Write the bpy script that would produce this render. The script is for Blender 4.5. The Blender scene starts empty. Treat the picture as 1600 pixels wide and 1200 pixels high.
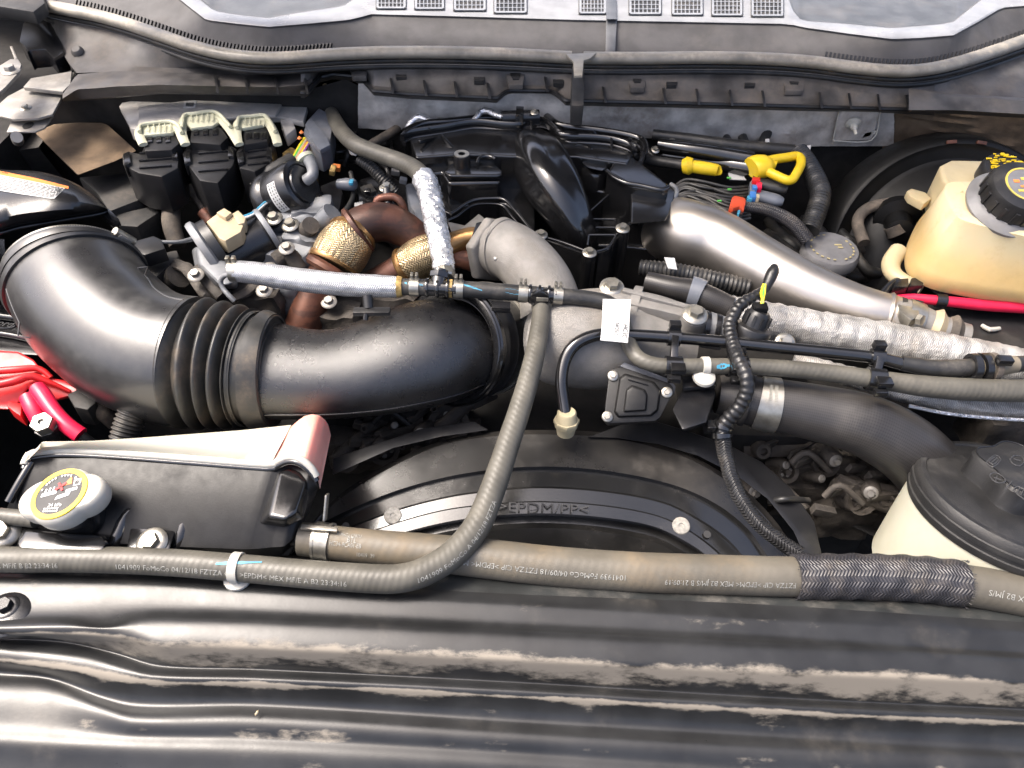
import bpy, bmesh, math, random
from mathutils import Vector, Matrix, noise
random.seed(7)
scene = bpy.context.scene
COL = scene.collection
pi = math.pi

# ------------------------------------------------------------------ camera
CAM = Vector((0.0, -0.10, 0.66)); PITCH = math.radians(46); ROLL = math.radians(2.0); HFOV = math.radians(68)
F = 800/math.tan(HFOV/2)
fwd = Vector((0, math.cos(PITCH), -math.sin(PITCH)))
r0 = Vector((1, 0, 0)); u0 = Vector((0, math.sin(PITCH), math.cos(PITCH)))
cr = r0*math.cos(ROLL)+u0*math.sin(ROLL); cu = u0*math.cos(ROLL)-r0*math.sin(ROLL)
cam = bpy.data.cameras.new('camera'); camo = bpy.data.objects.new('camera', cam); COL.objects.link(camo)
camo.matrix_world = Matrix(((cr.x, cu.x, -fwd.x, CAM.x), (cr.y, cu.y, -fwd.y, CAM.y), (cr.z, cu.z, -fwd.z, CAM.z), (0, 0, 0, 1)))
cam.sensor_fit = 'HORIZONTAL'; cam.angle = HFOV; cam.clip_start = 0.01; cam.clip_end = 200
cam.dof.use_dof = True; cam.dof.focus_distance = 0.90; cam.dof.aperture_fstop = 13
scene.camera = camo
# ------------------------------------------------------------------ light
SUN_EL, SUN_AZ = math.radians(60), math.radians(278)     # azimuth measured clockwise from +y
w = bpy.data.worlds.new('World'); scene.world = w; w.use_nodes = True
nt = w.node_tree; bg = nt.nodes['Background']; sky = nt.nodes.new('ShaderNodeTexSky')
sky.sky_type = 'NISHITA'; sky.sun_disc = False; sky.sun_elevation = SUN_EL; sky.sun_rotation = SUN_AZ
sky.air_density = 0.6; sky.dust_density = 7.0; sky.ozone_density = 0.6
nt.links.new(sky.outputs[0], bg.inputs[0]); bg.inputs[1].default_value = 0.15
sl = bpy.data.lights.new('sun', 'SUN'); so = bpy.data.objects.new('sun', sl); COL.objects.link(so)
sl.energy = 1.3; sl.angle = math.radians(24); sl.color = (1, .95, .87)
sd = Vector((math.sin(SUN_AZ)*math.cos(SUN_EL), math.cos(SUN_AZ)*math.cos(SUN_EL), math.sin(SUN_EL)))
so.rotation_euler = sd.to_track_quat('Z', 'Y').to_euler()
scene.view_settings.view_transform = 'Standard'; scene.view_settings.look = 'None'
scene.view_settings.gamma = 1; scene.view_settings.exposure = 1.65

# ------------------------------------------------------------------ pixel <-> world (layout aid; every point has its own height)
def ray(px, py): return fwd + cr*((px-800)/F) + cu*((600-py)/F)
def Z(px, py, z):
    d = ray(px, py); return CAM + d*((z-CAM.z)/d.z)
def Y(px, py, y):
    d = ray(px, py); return CAM + d*((y-CAM.y)/d.y)
def depth(p): return (p-CAM).dot(fwd)
def pix(p):
    d = p-CAM; t = d.dot(fwd); return (800+F*d.dot(cr)/t, 600-F*d.dot(cu)/t)
def wr(p, rpx): return rpx*depth(p)/F
def zp(pts, z): return [Z(a, b, z) for a, b in pts]

# ------------------------------------------------------------------ geometry
class G:
    def __init__(s): s.v = []; s.f = []; s.uv = {}; s.attr = None
    def add(s, v, f, uv=None):
        o = len(s.v); s.v += [Vector(x) for x in v]
        for i, q in enumerate(f):
            if uv: s.uv[len(s.f)] = uv[i]
            s.f.append([o+k for k in q])
        return s
    def join(s, g):
        o = len(s.v); n = len(s.f); s.v += g.v
        s.f += [[o+k for k in q] for q in g.f]
        for k, u in g.uv.items(): s.uv[n+k] = u
        return s
def basis(axis, hint=None):
    a = Vector(axis).normalized()
    h = Vector(hint) if hint else (Vector((0, 0, 1)) if abs(a.z) < .9 else Vector((0, 1, 0)))
    x = (h - a*h.dot(a)).normalized(); y = a.cross(x)
    return x, y, a
def catmull(pts, step):
    """pts: list of (Vector, r) -> resampled list"""
    n = len(pts); out = []
    for i in range(n-1):
        p0 = pts[max(i-1, 0)]; p1 = pts[i]; p2 = pts[i+1]; p3 = pts[min(i+2, n-1)]
        L = (p2[0]-p1[0]).length; k = max(2, int(L/step))
        for j in range(k):
            t = j/k
            def cm(a, b, c, d): return .5*((2*b)+(c-a)*t+(2*a-5*b+4*c-d)*t*t+(3*b-a-3*c+d)*t*t*t)
            out.append((cm(p0[0], p1[0], p2[0], p3[0]), cm(p0[1], p1[1], p2[1], p3[1])))
    out.append(pts[-1]); return out
class Path:
    def __init__(s, pts, step=.005):
        q = catmull(pts, step); s.p = [a for a, b in q]; s.r = [b for a, b in q]; n = len(q)
        s.t = []; s.s = [0]
        for i in range(n):
            a = s.p[max(i-1, 0)]; b = s.p[min(i+1, n-1)]; s.t.append((b-a).normalized())
            if i: s.s.append(s.s[-1]+(s.p[i]-s.p[i-1]).length)
        s.L = s.s[-1]; s.n = []; s.b = []
        n0 = (Vector((0, 0, 1))-s.t[0]*s.t[0].z)
        if n0.length < .2: n0 = Vector((0, -1, 0))-s.t[0]*(-s.t[0].y)
        n0.normalize()
        for i in range(n):
            n0 = (n0-s.t[i]*n0.dot(s.t[i])).normalized(); s.n.append(n0.copy()); s.b.append(s.t[i].cross(n0))
    def at(s, d):
        d = min(max(d, 0), s.L); i = 0
        lo, hi = 0, len(s.s)-1
        while hi-lo > 1:
            m = (lo+hi)//2
            if s.s[m] <= d: lo = m
            else: hi = m
        k = (d-s.s[lo])/max(1e-9, s.s[hi]-s.s[lo])
        f = lambda a: a[lo]*(1-k)+a[hi]*k
        return f(s.p), f(s.t).normalized(), f(s.n).normalized(), f(s.b).normalized(), f(s.r)
    def near(s, px, py):
        best = min(range(len(s.p)), key=lambda i: (pix(s.p[i])[0]-px)**2+(pix(s.p[i])[1]-py)**2)
        return s.s[best]
def P(pts, step=.005):
    """(px,py,z,rpx) -> Path"""
    q = []
    for a in pts:
        p = Z(a[0], a[1], a[2]); q.append((p, wr(p, a[3])))
    return Path(q, step)
def tube(path, seg=20, s0=None, s1=None, extra=0, rf=None, caps=True, flat=None, step=None):
    """sweep; rf(s, th, r) -> radius; flat=(kn, kb) scale of section axes"""
    g = G(); ss = path.s
    if s0 is not None or step:
        a = s0 or 0; b = s1 if s1 is not None else path.L; k = max(2, int((b-a)/(step or .004))); ss = [a+(b-a)*i/k for i in range(k+1)]
    for i, d in enumerate(ss):
        p, t, n, b, r = path.at(d)
        for j in range(seg):
            th = 2*pi*j/seg; rr = r+extra
            if rf: rr = rf(d, th, rr)
            kn, kb = flat if flat else (1, 1)
            g.v.append(p+n*math.cos(th)*rr*kn+b*math.sin(th)*rr*kb)
    m = len(ss); R0 = path.r[0]
    for i in range(m-1):
        for j in range(seg):
            j2 = (j+1) % seg
            g.uv[len(g.f)] = [(ss[i], j/seg*2*pi*R0), (ss[i], (j+1)/seg*2*pi*R0), (ss[i+1], (j+1)/seg*2*pi*R0), (ss[i+1], j/seg*2*pi*R0)]
            g.f.append([i*seg+j, i*seg+j2, (i+1)*seg+j2, (i+1)*seg+j])
    if caps:
        g.f.append([j for j in reversed(range(seg))]); g.f.append([(m-1)*seg+j for j in range(seg)])
    return g
def band(path, s, width, thick=.0012, seg=24, bulge=0):
    """closed ring hugging a hose"""
    g = G(); prof = [(-.5, -.0006), (-.5, thick), (0, thick+bulge), (.5, thick), (.5, -.0006)]
    for k, (u, e) in enumerate(prof):
        p, t, n, b, r = path.at(s+u*width)
        for j in range(seg):
            th = 2*pi*j/seg; g.v.append(p+(n*math.cos(th)+b*math.sin(th))*(r+e))
    m = len(prof)
    for k in range(m):
        k2 = (k+1) % m
        for j in range(seg): g.f.append([k*seg+j, k*seg+(j+1) % seg, k2*seg+(j+1) % seg, k2*seg+j])
    return g
def lathe(prof, o, axis, seg=28, sx=1, sy=1, hint=None, rf=None):
    """prof [(r,h)] revolved about axis at o"""
    x, y, a = basis(axis, hint); o = Vector(o); g = G(); idx = []
    for (r, h) in prof:
        if r < 1e-7: idx.append([len(g.v)]); g.v.append(o+a*h)
        else:
            idx.append(list(range(len(g.v), len(g.v)+seg)))
            for j in range(seg):
                th = 2*pi*j/seg; rr = rf(r, h, th) if rf else r
                g.v.append(o+x*math.cos(th)*rr*sx+y*math.sin(th)*rr*sy+a*h)
    for A, B in zip(idx, idx[1:]):
        for j in range(seg):
            j2 = (j+1) % seg
            if len(A) == 1 and len(B) == 1: continue
            if len(A) == 1: g.f.append([A[0], B[j], B[j2]][::-1])
            elif len(B) == 1: g.f.append([A[j], A[j2], B[0]])
            else: g.f.append([A[j], A[j2], B[j2], B[j]])
    if len(idx[0]) > 1: g.f.append(list(reversed(idx[0])))
    if len(idx[-1]) > 1: g.f.append(idx[-1])
    return g
def ringl(prof, o, axis, seg=36, sx=1, sy=1, hint=None):
    x, y, a = basis(axis, hint); o = Vector(o); g = G(); m = len(prof)
    for (r, h) in prof:
        for j in range(seg): th = 2*pi*j/seg; g.v.append(o+x*math.cos(th)*r*sx+y*math.sin(th)*r*sy+a*h)
    for k in range(m):
        k2 = (k+1) % m
        for j in range(seg): g.f.append([k*seg+j, k*seg+(j+1) % seg, k2*seg+(j+1) % seg, k2*seg+j])
    return g
def prism(poly, d):
    """poly: top outline (world); d: extrusion vector"""
    n = len(poly); g = G(); d = Vector(d)
    nn = Vector((0, 0, 0))
    for i in range(n): nn += poly[i].cross(poly[(i+1) % n])
    if nn.dot(d) > 0: poly = poly[::-1]
    g.v = [Vector(p) for p in poly]+[Vector(p)+d for p in poly]
    g.f = [list(range(n)), list(range(2*n-1, n-1, -1))]
    for i in range(n): j = (i+1) % n; g.f.append([i, i+n, j+n, j])
    return g
def pp(pts, z, h): return prism(zp(pts, z), (0, 0, -h))
def frustum(top, bot):
    """two world outlines with the same count"""
    n = len(top); g = G(); g.v = list(top)+list(bot)
    g.f = [list(range(n)), list(range(2*n-1, n-1, -1))]
    for i in range(n): j = (i+1) % n; g.f.append([i, i+n, j+n, j])
    return g
def box(c, sx, sy, sz, ax=None):
    """ax: (x,y,z) unit axes"""
    X, Yv, Zv = ax if ax else (Vector((1, 0, 0)), Vector((0, 1, 0)), Vector((0, 0, 1)))
    c = Vector(c); g = G()
    for dz in (-.5, .5):
        for dx, dy in ((-.5, -.5), (.5, -.5), (.5, .5), (-.5, .5)):
            g.v.append(c+X*dx*sx+Yv*dy*sy+Zv*dz*sz)
    g.f = [[3, 2, 1, 0], [4, 5, 6, 7], [0, 1, 5, 4], [1, 2, 6, 5], [2, 3, 7, 6], [3, 0, 4, 7]]
    return g
def bar(a, b, wd, th, hint=(0, 0, 1)):
    a, b = Vector(a), Vector(b); t = (b-a); L = t.length; x, y, t = basis(t, hint)
    return box((a+b)/2, wd, th, L, (y, x, t))
def rod(a, b, r, seg=12, r2=None):
    a, b = Vector(a), Vector(b); return lathe([(r, 0), (r2 or r, (b-a).length)], a, b-a, seg)
def loft(rows, sub=1, closed=False):
    """rows of equal-length point lists"""
    g = G(); m = len(rows[0])
    for r in rows: g.v += [Vector(p) for p in r]
    for i in range(len(rows)-1):
        for j in range(m if closed else m-1):
            j2 = (j+1) % m; g.f.append([i*m+j, i*m+j2, (i+1)*m+j2, (i+1)*m+j])
    return g
def polyline(pts, x):
    if x <= pts[0][0]: return pts[0][1]
    for (a, b), (c, d) in zip(pts, pts[1:]):
        if x <= c:
            t = (x-a)/(c-a); return b+(d-b)*t
    return pts[-1][1]
def smoothline(pts, x):
    """catmull interpolation of y(x)"""
    if x <= pts[0][0]: return pts[0][1]
    for i in range(len(pts)-1):
        if x <= pts[i+1][0]:
            (x1, y1), (x2, y2) = pts[i], pts[i+1]
            y0 = pts[i-1] if i else pts[i]; y3 = pts[i+2] if i+2 < len(pts) else pts[i+1]
            m1 = (y2-y0[1])/(x2-y0[0]); m2 = (y3[1]-y1)/(y3[0]-x1); h = x2-x1; t = (x-x1)/h
            return (2*t**3-3*t*t+1)*y1+(t**3-2*t*t+t)*h*m1+(-2*t**3+3*t*t)*y2+(t**3-t*t)*h*m2
    return pts[-1][1]
def offset_noise(g, amp, sc, seed=0):
    o = Vector((seed*3.1, seed*1.7, seed*.9))
    g.v = [p+noise.noise_vector(p*sc+o)*amp for p in g.v]; return g

THINGS = []; MESHES = []; WLOC = {}
def mesh_of(g, name, bevel=0, bseg=2, smooth=40, fix=True):
    me = bpy.data.meshes.new(name); bm = bmesh.new(); uvl = bm.loops.layers.uv.new('UVMap') if g.uv else None
    at = bm.verts.layers.float.new('dust') if g.attr else None
    vs = [bm.verts.new(p) for p in g.v]
    if at:
        for v, a in zip(vs, g.attr): v[at] = a
    for i, q in enumerate(g.f):
        try: f = bm.faces.new([vs[k] for k in q])
        except ValueError: continue
        if uvl and i in g.uv:
            for l, u in zip(f.loops, g.uv[i]): l[uvl].uv = u
    if fix: bmesh.ops.recalc_face_normals(bm, faces=bm.faces)
    if bevel:
        es = [e for e in bm.edges if len(e.link_faces) == 2 and e.calc_face_angle(0) > .45]
        bmesh.ops.bevel(bm, geom=es, offset=bevel, segments=bseg, profile=.6, affect='EDGES', clamp_overlap=True)
    bm.to_mesh(me); bm.free()
    if smooth:
        me.polygons.foreach_set('use_smooth', [True]*len(me.polygons)); me.set_sharp_from_angle(angle=math.radians(smooth))
    return me
def obj(name, g, mat, parent=None, bevel=0, smooth=40, label=None, cat=None, group=None, kind=None, bseg=2, fix=True):
    me = mesh_of(g, name, bevel, bseg, smooth, fix)
    lo = Vector((min(v.co[i] for v in me.vertices) for i in range(3))); hi = Vector((max(v.co[i] for v in me.vertices) for i in range(3)))
    c = (lo+hi)/2
    me.transform(Matrix.Translation(-c)); me.materials.append(MT[mat] if isinstance(mat, str) else mat)
    o = bpy.data.objects.new(name, me); COL.objects.link(o); WLOC[o] = c; o.parent = parent; o['_lo'] = lo.z
    tagit(o, label, cat, group, kind); return o
def inst(name, me, mx, parent):
    o = bpy.data.objects.new(name, me); COL.objects.link(o); o.parent = parent; WLOC[o] = mx.to_translation()
    o.rotation_mode = 'QUATERNION'; o.rotation_quaternion = mx.to_quaternion(); o.scale = mx.to_scale(); return o
def tagit(o, label=None, cat=None, group=None, kind=None):
    if label: o['label'] = label
    if cat: o['category'] = cat
    if group: o['group'] = group
    if kind: o['kind'] = kind
def thing(name, label, cat, group=None):
    o = bpy.data.objects.new(name, None); COL.objects.link(o); o.empty_display_size = .02
    tagit(o, label, cat, group); THINGS.append(o); return o
def finalize():
    for t in THINGS:
        ch = [c for c in WLOC if c.parent == t]
        if not ch: continue
        xs = [WLOC[c] for c in ch]; lo = min(c.get('_lo', WLOC[c].z) for c in ch)
        WLOC[t] = Vector((sum(p.x for p in xs)/len(xs), sum(p.y for p in xs)/len(xs), lo))
    for o, p in WLOC.items():
        o.location = p-WLOC[o.parent] if o.parent else p
        if '_lo' in o: del o['_lo']

# ------------------------------------------------------------------ lettering
_tc = {}
def text_geo(s, size, italic=0, bold=0):
    k = (s, size, italic, bold)
    if k in _tc: return _tc[k]
    cu_ = bpy.data.curves.new('lettering', 'FONT'); cu_.body = s; cu_.size = size; cu_.shear = italic; cu_.offset = bold*size; cu_.resolution_u = 2
    cu_.align_x = 'LEFT'; cu_.align_y = 'CENTER'
    o = bpy.data.objects.new('lettering', cu_); COL.objects.link(o); bpy.context.view_layer.update()
    me = o.evaluated_get(bpy.context.evaluated_depsgraph_get()).to_mesh()
    v = [tuple(p.co) for p in me.vertices]; f = [list(p.vertices) for p in me.polygons]
    bpy.data.objects.remove(o); bpy.data.curves.remove(cu_)
    _tc[k] = (v, f); return v, f
def text_w(s, size):
    v, f = text_geo(s, size); return max(p[0] for p in v) if v else 0
def flat_text(s, size, o, X, Yv, lift=.0004, italic=0, bold=0, center=False):
    v, f = text_geo(s, size, italic, bold); X = Vector(X).normalized(); N = X.cross(Vector(Yv)).normalized(); Yn = N.cross(X)
    g = G(); dx = -(max(p[0] for p in v)/2) if center else 0
    g.v = [Vector(o)+X*(p[0]+dx)+Yn*p[1]+N*lift for p in v]; g.f = [list(q) for q in f]; return g
def hose_text(path, s, text, size, ang, flip=1, lift=.0005, stretch=1.0):
    """wrap text on a hose. ang: angle towards camera offset; flip=-1 -> reads from the other end (upside-down)"""
    v, f = text_geo(text, size*.80, 0, -.006); g = G()
    for p in v:
        d = s+flip*p[0]*stretch; c, t, n, b, r = path.at(d)
        view = (CAM-c); view = (view-t*view.dot(t)).normalized(); side = t.cross(view)   # side: right-hand
        th = ang+flip*p[1]/r
        # th>0 towards 'up' in picture
        up = side if side.dot(cu) > 0 else -side
        g.v.append(c+(view*math.cos(th)+up*math.sin(th))*(r+lift))
    g.f = [list(q) for q in f]; return g

# ------------------------------------------------------------------ materials
MT = {}
def M(name, col, rough=.5, metal=0., var=.15, vs=40, bump=0., bs=300, dust=0., dcol=(.30, .25, .19), ds=14, spec=.5, uvbump=None, sss=0., ssr=(.02, .012, .006), coat=0., attr=False, up=.5, rvar=.12, trans=0, aniso=0, streak=None, zcol=None):
    m = bpy.data.materials.new(name); m.use_nodes = True; nt = m.node_tree; N = nt.nodes; Lk = nt.links.new; b = N['Principled BSDF']
    geo = N.new('ShaderNodeNewGeometry'); pos = geo.outputs['Position']
    def nz(scale, detail=4, rough_=.55, vec=None, dist=0):
        n = N.new('ShaderNodeTexNoise'); n.inputs['Scale'].default_value = scale; n.inputs['Detail'].default_value = detail; n.inputs['Roughness'].default_value = rough_; n.inputs['Distortion'].default_value = dist
        Lk(vec or pos, n.inputs['Vector']); return n.outputs['Fac']
    def mr(v, a, b_, c=0, d=1):
        n = N.new('ShaderNodeMapRange'); n.interpolation_type = 'SMOOTHSTEP'
        for k, x in zip((1, 2, 3, 4), (a, b_, c, d)): n.inputs[k].default_value = x
        Lk(v, n.inputs[0]); return n.outputs[0]
    def ma(op, a, b_):
        n = N.new('ShaderNodeMath'); n.operation = op
        for i, x in enumerate((a, b_)):
            if isinstance(x, (int, float)): n.inputs[i].default_value = x
            else: Lk(x, n.inputs[i])
        return n.outputs[0]
    def mix(fac, a, b_):
        n = N.new('ShaderNodeMix'); n.data_type = 'RGBA'
        if isinstance(fac, (int, float)): n.inputs[0].default_value = fac
        else: Lk(fac, n.inputs[0])
        for i, x in ((6, a), (7, b_)):
            if isinstance(x, tuple): n.inputs[i].default_value = (*x, 1) if len(x) == 3 else x
            else: Lk(x, n.inputs[i])
        return n.outputs[2]
    c = mix(mr(nz(vs, 5), .3, .7), tuple(max(0, x*(1-var)) for x in col), tuple(min(1, x*(1+var)) for x in col))
    if zcol:     # what is inside the tank up to a level: (colour, z0, z1)
        sz = N.new('ShaderNodeSeparateXYZ'); Lk(pos, sz.inputs[0]); c = mix(mr(sz.outputs[2], zcol[1], zcol[2]), c, zcol[0])
    rg = ma('ADD', ma('MULTIPLY', ma('SUBTRACT', nz(vs*2.2, 4), .5), rvar*2), rough)
    if streak:   # streak=(colour, threshold, scale, stretch axis scale)
        sc = N.new('ShaderNodeMapping'); Lk(pos, sc.inputs['Vector']); sc.inputs['Scale'].default_value = streak[3]
        k = mr(nz(streak[2], 6, .6, sc.outputs[0]), streak[1]-.06, streak[1]+.06); c = mix(ma('MULTIPLY', k, streak[4] if len(streak) > 4 else 1.), c, streak[0])
    if dust:
        sp = N.new('ShaderNodeSeparateXYZ'); Lk(geo.outputs['Normal'], sp.inputs[0])
        upm = mr(sp.outputs[2], -.3, .9, 1-up, 1.0)
        d1 = ma('MULTIPLY', mr(nz(ds, 8, .62), .58-dust*.35, .78-dust*.15), upm)
        d2 = ma('MULTIPLY', mr(nz(ds*9, 4, .7), .35, .7, .45, 1), d1)
        dm = ma('MULTIPLY', d2, min(1, dust*1.3))
        if attr:
            at = N.new('ShaderNodeAttribute'); at.attribute_name = 'dust'
            mp_ = N.new('ShaderNodeMapping'); Lk(pos, mp_.inputs['Vector']); mp_.inputs['Scale'].default_value = (.45, 1, 1)
            e = ma('ADD', at.outputs['Fac'], ma('MULTIPLY', ma('SUBTRACT', nz(ds*2.6, 10, .72, mp_.outputs[0]), .5), 1.7))
            dm = ma('MAXIMUM', dm, mr(e, .36, .66, 0, .85))
        c = mix(dm, c, dcol); rg = ma('ADD', rg, ma('MULTIPLY', dm, .45))
    rgc = N.new('ShaderNodeClamp'); Lk(rg, rgc.inputs[0]); rgc.inputs[1].default_value = .04; Lk(rgc.outputs[0], b.inputs['Roughness'])
    Lk(c, b.inputs['Base Color']); b.inputs['Metallic'].default_value = metal; b.inputs['Specular IOR Level'].default_value = spec
    if coat: b.inputs['Coat Weight'].default_value = coat; b.inputs['Coat Roughness'].default_value = .08
    if sss: b.inputs['Subsurface Weight'].default_value = sss; b.inputs['Subsurface Radius'].default_value = ssr; b.inputs['Subsurface Scale'].default_value = 1.0
    if trans: b.inputs['Transmission Weight'].default_value = trans
    h = None; dist = .001
    if bump: h = ma('MULTIPLY', nz(bs, 5, .6), bump)
    if uvbump:     # ('braid'|'weave'|'rib', frequency per metre, strength)
        uvn = N.new('ShaderNodeUVMap'); kind, fr, stg = uvbump
        su = N.new('ShaderNodeSeparateXYZ'); Lk(uvn.outputs[0], su.inputs[0]); U, V = su.outputs[0], su.outputs[1]
        sn = lambda x: ma('SINE', x, 0)
        if kind == 'braid':
            a = ma('MULTIPLY', ma('ADD', U, ma('MULTIPLY', V, .75)), fr*2*pi); c2 = ma('MULTIPLY', ma('SUBTRACT', U, ma('MULTIPLY', V, .75)), fr*2*pi)
            # herringbone: alternate which diagonal is on top
            sel = ma('GREATER_THAN', sn(ma('MULTIPLY', V, fr*.8*pi)), 0)
            n = N.new('ShaderNodeMix'); n.data_type = 'FLOAT'; Lk(sel, n.inputs[0]); Lk(sn(a), n.inputs[2]); Lk(sn(c2), n.inputs[3]); hh = n.outputs[0]
        elif kind == 'weave':
            hh = ma('MULTIPLY', sn(ma('MULTIPLY', ma('ADD', U, V), fr*2*pi)), sn(ma('MULTIPLY', ma('SUBTRACT', U, V), fr*2*pi)))
        else:
            hh = sn(ma('MULTIPLY', ma('ADD', U, ma('MULTIPLY', V, .35)), fr*2*pi))
        hh = ma('MULTIPLY', ma('ADD', hh, 1), .5*stg); h = ma('ADD', h, hh) if h is not None else hh
        if kind != 'rib':
            dk = mr(hh, 0, .7*stg, .55, 1.0); n = N.new('ShaderNodeMix'); n.data_type = 'RGBA'; n.blend_type = 'MULTIPLY'; n.inputs[0].default_value = 1
            Lk(c, n.inputs[6]); cc = N.new('ShaderNodeCombineColor'); [Lk(dk, cc.inputs[i]) for i in range(3)]; Lk(cc.outputs[0], n.inputs[7]); Lk(n.outputs[2], b.inputs['Base Color'])
    if h is not None:
        bp = N.new('ShaderNodeBump'); bp.inputs['Strength'].default_value = 1; bp.inputs['Distance'].default_value = dist; Lk(h, bp.inputs['Height']); Lk(bp.outputs[0], b.inputs['Normal'])
    MT[name] = m; return m
TAN = (.36, .31, .25)
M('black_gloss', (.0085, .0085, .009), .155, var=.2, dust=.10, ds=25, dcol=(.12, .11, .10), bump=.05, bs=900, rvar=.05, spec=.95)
M('black_plastic', (.014, .014, .015), .36, var=.2, dust=.2, ds=18, dcol=(.14, .13, .11), bump=.12, bs=1200)
M('black_satin', (.010, .010, .011), .24, var=.2, dust=.10, ds=9, dcol=(.09, .085, .075), bump=.12, bs=1500, rvar=.05, spec=.7)
M('duct_rubber', (.017, .017, .018), .28, var=.2, vs=14, dust=.5, ds=6, dcol=(.085, .083, .077), bump=.05, bs=800, rvar=.06, spec=.95)
M('duct_gloss', (.008, .008, .009), .28, var=.2, bump=.40, bs=1500, rvar=.05, dust=.2, ds=20, dcol=(.05, .05, .048), spec=1.0)
M('bellows_rubber', (.024, .024, .023), .42, var=.25, dust=.4, ds=24, dcol=(.20, .15, .10), bump=.1, bs=700)
M('black_matte', (.014, .014, .014), .6, var=.3, dust=.35, ds=16, dcol=(.14, .12, .10), bump=.2, bs=500)
M('grime', (.05, .043, .036), .75, var=.5, vs=25, dust=.7, ds=20, dcol=(.22, .18, .14), bump=.6, bs=160)
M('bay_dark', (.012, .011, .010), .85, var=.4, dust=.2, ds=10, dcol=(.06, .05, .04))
M('panel_paint', (.016, .0165, .017), .33, var=.3, vs=20, dust=.12, ds=12, dcol=(.25, .222, .18), attr=True, bump=.06, bs=350, up=.2, spec=.5)
M('ledge_plastic', (.020, .022, .022), .42, var=.3, vs=20, dust=.35, ds=16, dcol=(.24, .22, .19), bump=.15, bs=500)
M('shroud', (.014, .0135, .013), .27, var=.3, vs=10, dust=.45, ds=7, dcol=(.085, .076, .065), bump=.06, bs=500, rvar=.1, spec=.7)
M('shroud_gloss', (.010, .010, .010), .20, var=.2, vs=10, dust=.3, ds=9, dcol=(.055, .05, .044), bump=.05, bs=500, rvar=.08, spec=.95)
M('cream_dirty', (.38, .33, .21), .5, var=.2, dust=.4, ds=60)
M('hose_olive', (.085, .080, .066), .46, var=.2, vs=30, dust=.25, ds=20, dcol=(.2, .18, .14), bump=.08, bs=700, uvbump=('rib', 160, .12))
M('hose_brown', (.105, .095, .075), .48, var=.2, vs=14, dust=.38, ds=9, dcol=(.26, .18, .09), bump=.08, bs=500, uvbump=('rib', 120, .08))
M('hose_black', (.02, .02, .02), .42, var=.2, dust=.35, ds=30, dcol=(.18, .16, .13), bump=.08, bs=700)
M('charge_hose', (.030, .028, .027), .38, var=.25, vs=12, dust=.4, ds=9, dcol=(.10, .09, .08), bump=.05, bs=700, uvbump=('weave', 230, .035))
M('cowl_grey', (.085, .088, .092), .33, var=.2, vs=25, dust=.3, ds=15, dcol=(.22, .2, .18), bump=.15, bs=1100)
M('cowl_shaded_tone', (.060, .058, .058), .6, var=.2, vs=25, dust=.3, ds=15, dcol=(.12, .11, .10), bump=.25, bs=900, spec=.3)  # same cowl plastic; shade on the forward-facing band put into a darker colour
M('cowl_lit_tone', (.24, .245, .25), .22, var=.12, vs=25, dust=.2, ds=15, dcol=(.30, .28, .26), bump=.08, bs=1100)  # same cowl plastic; sky reflection on bevel and grilles put into a paler colour
M('cowl_fascia', (.062, .059, .057), .5, var=.5, vs=22, dust=.55, ds=12, dcol=(.17, .145, .12), bump=.15, bs=700, up=.1)
M('seal_rubber', (.20, .185, .155), .34, var=.25, vs=30, dust=.6, ds=16, dcol=(.55, .48, .37), bump=.08, bs=600, up=.9)
M('foil', (.52, .50, .47), .5, .3, var=.3, vs=30, dust=.5, ds=10, dcol=(.20, .15, .11), bump=1.0, bs=600, up=0)
M('foil_wrap', (.82, .83, .85), .30, .85, var=.15, vs=60, bump=2.2, bs=170, rvar=.2, dust=.12, ds=30, dcol=(.5, .44, .36))
M('cloth_wrap', (.47, .46, .44), .45, .45, var=.3, vs=40, dust=.4, ds=14, dcol=(.32, .26, .18), bump=2.0, bs=240, uvbump=('braid', 400, .25))
M('silver_braid', (.60, .61, .63), .38, .6, var=.2, vs=90, bump=.5, bs=500, uvbump=('braid', 420, .5), dust=.15, ds=40)
M('steel_braid', (.50, .385, .225), .36, .8, var=.35, vs=40, uvbump=('braid', 330, .45), bump=.8, bs=300, rvar=.12, dust=.3, ds=30, dcol=(.28, .2, .11))
M('black_braid', (.035, .034, .038), .40, var=.25, uvbump=('braid', 300, .6), dust=.35, ds=30)
M('sheath_braid', (.022, .022, .023), .30, var=.3, uvbump=('braid', 300, .8), bump=.4, bs=200, dust=.2, ds=30)
M('loom_tape', (.014, .014, .015), .34, var=.3, bump=.6, bs=160, dust=.2, ds=40)
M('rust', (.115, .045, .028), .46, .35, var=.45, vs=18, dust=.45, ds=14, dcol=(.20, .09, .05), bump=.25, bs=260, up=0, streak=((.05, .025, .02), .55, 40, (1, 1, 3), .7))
M('rust_dark', (.075, .032, .022), .46, .35, var=.5, vs=18, bump=.25, bs=260, dust=.4, dcol=(.15, .075, .045), up=0, streak=((.03, .018, .015), .52, 30, (1, 1, 3), .7))
M('heat_steel', (.40, .23, .095), .32, .85, var=.4, vs=16, bump=.1, bs=300)
M('cast_alu', (.235, .225, .21), .55, .4, var=.15, vs=40, bump=1.0, bs=900, dust=.45, ds=14, dcol=(.22, .19, .155))
M('cast_dirty', (.055, .049, .043), .68, .2, var=.5, vs=30, bump=1.0, bs=300, dust=.55, ds=26, dcol=(.125, .105, .085), up=.3)
M('alu_grey', (.20, .21, .225), .5, .4, var=.25, vs=40, bump=.35, bs=700, dust=.4, ds=20, dcol=(.2, .175, .14))
M('zinc', (.40, .38, .33), .34, .85, var=.2, vs=80, bump=.15, bs=600, dust=.25, ds=60, dcol=(.22, .19, .15))
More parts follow.
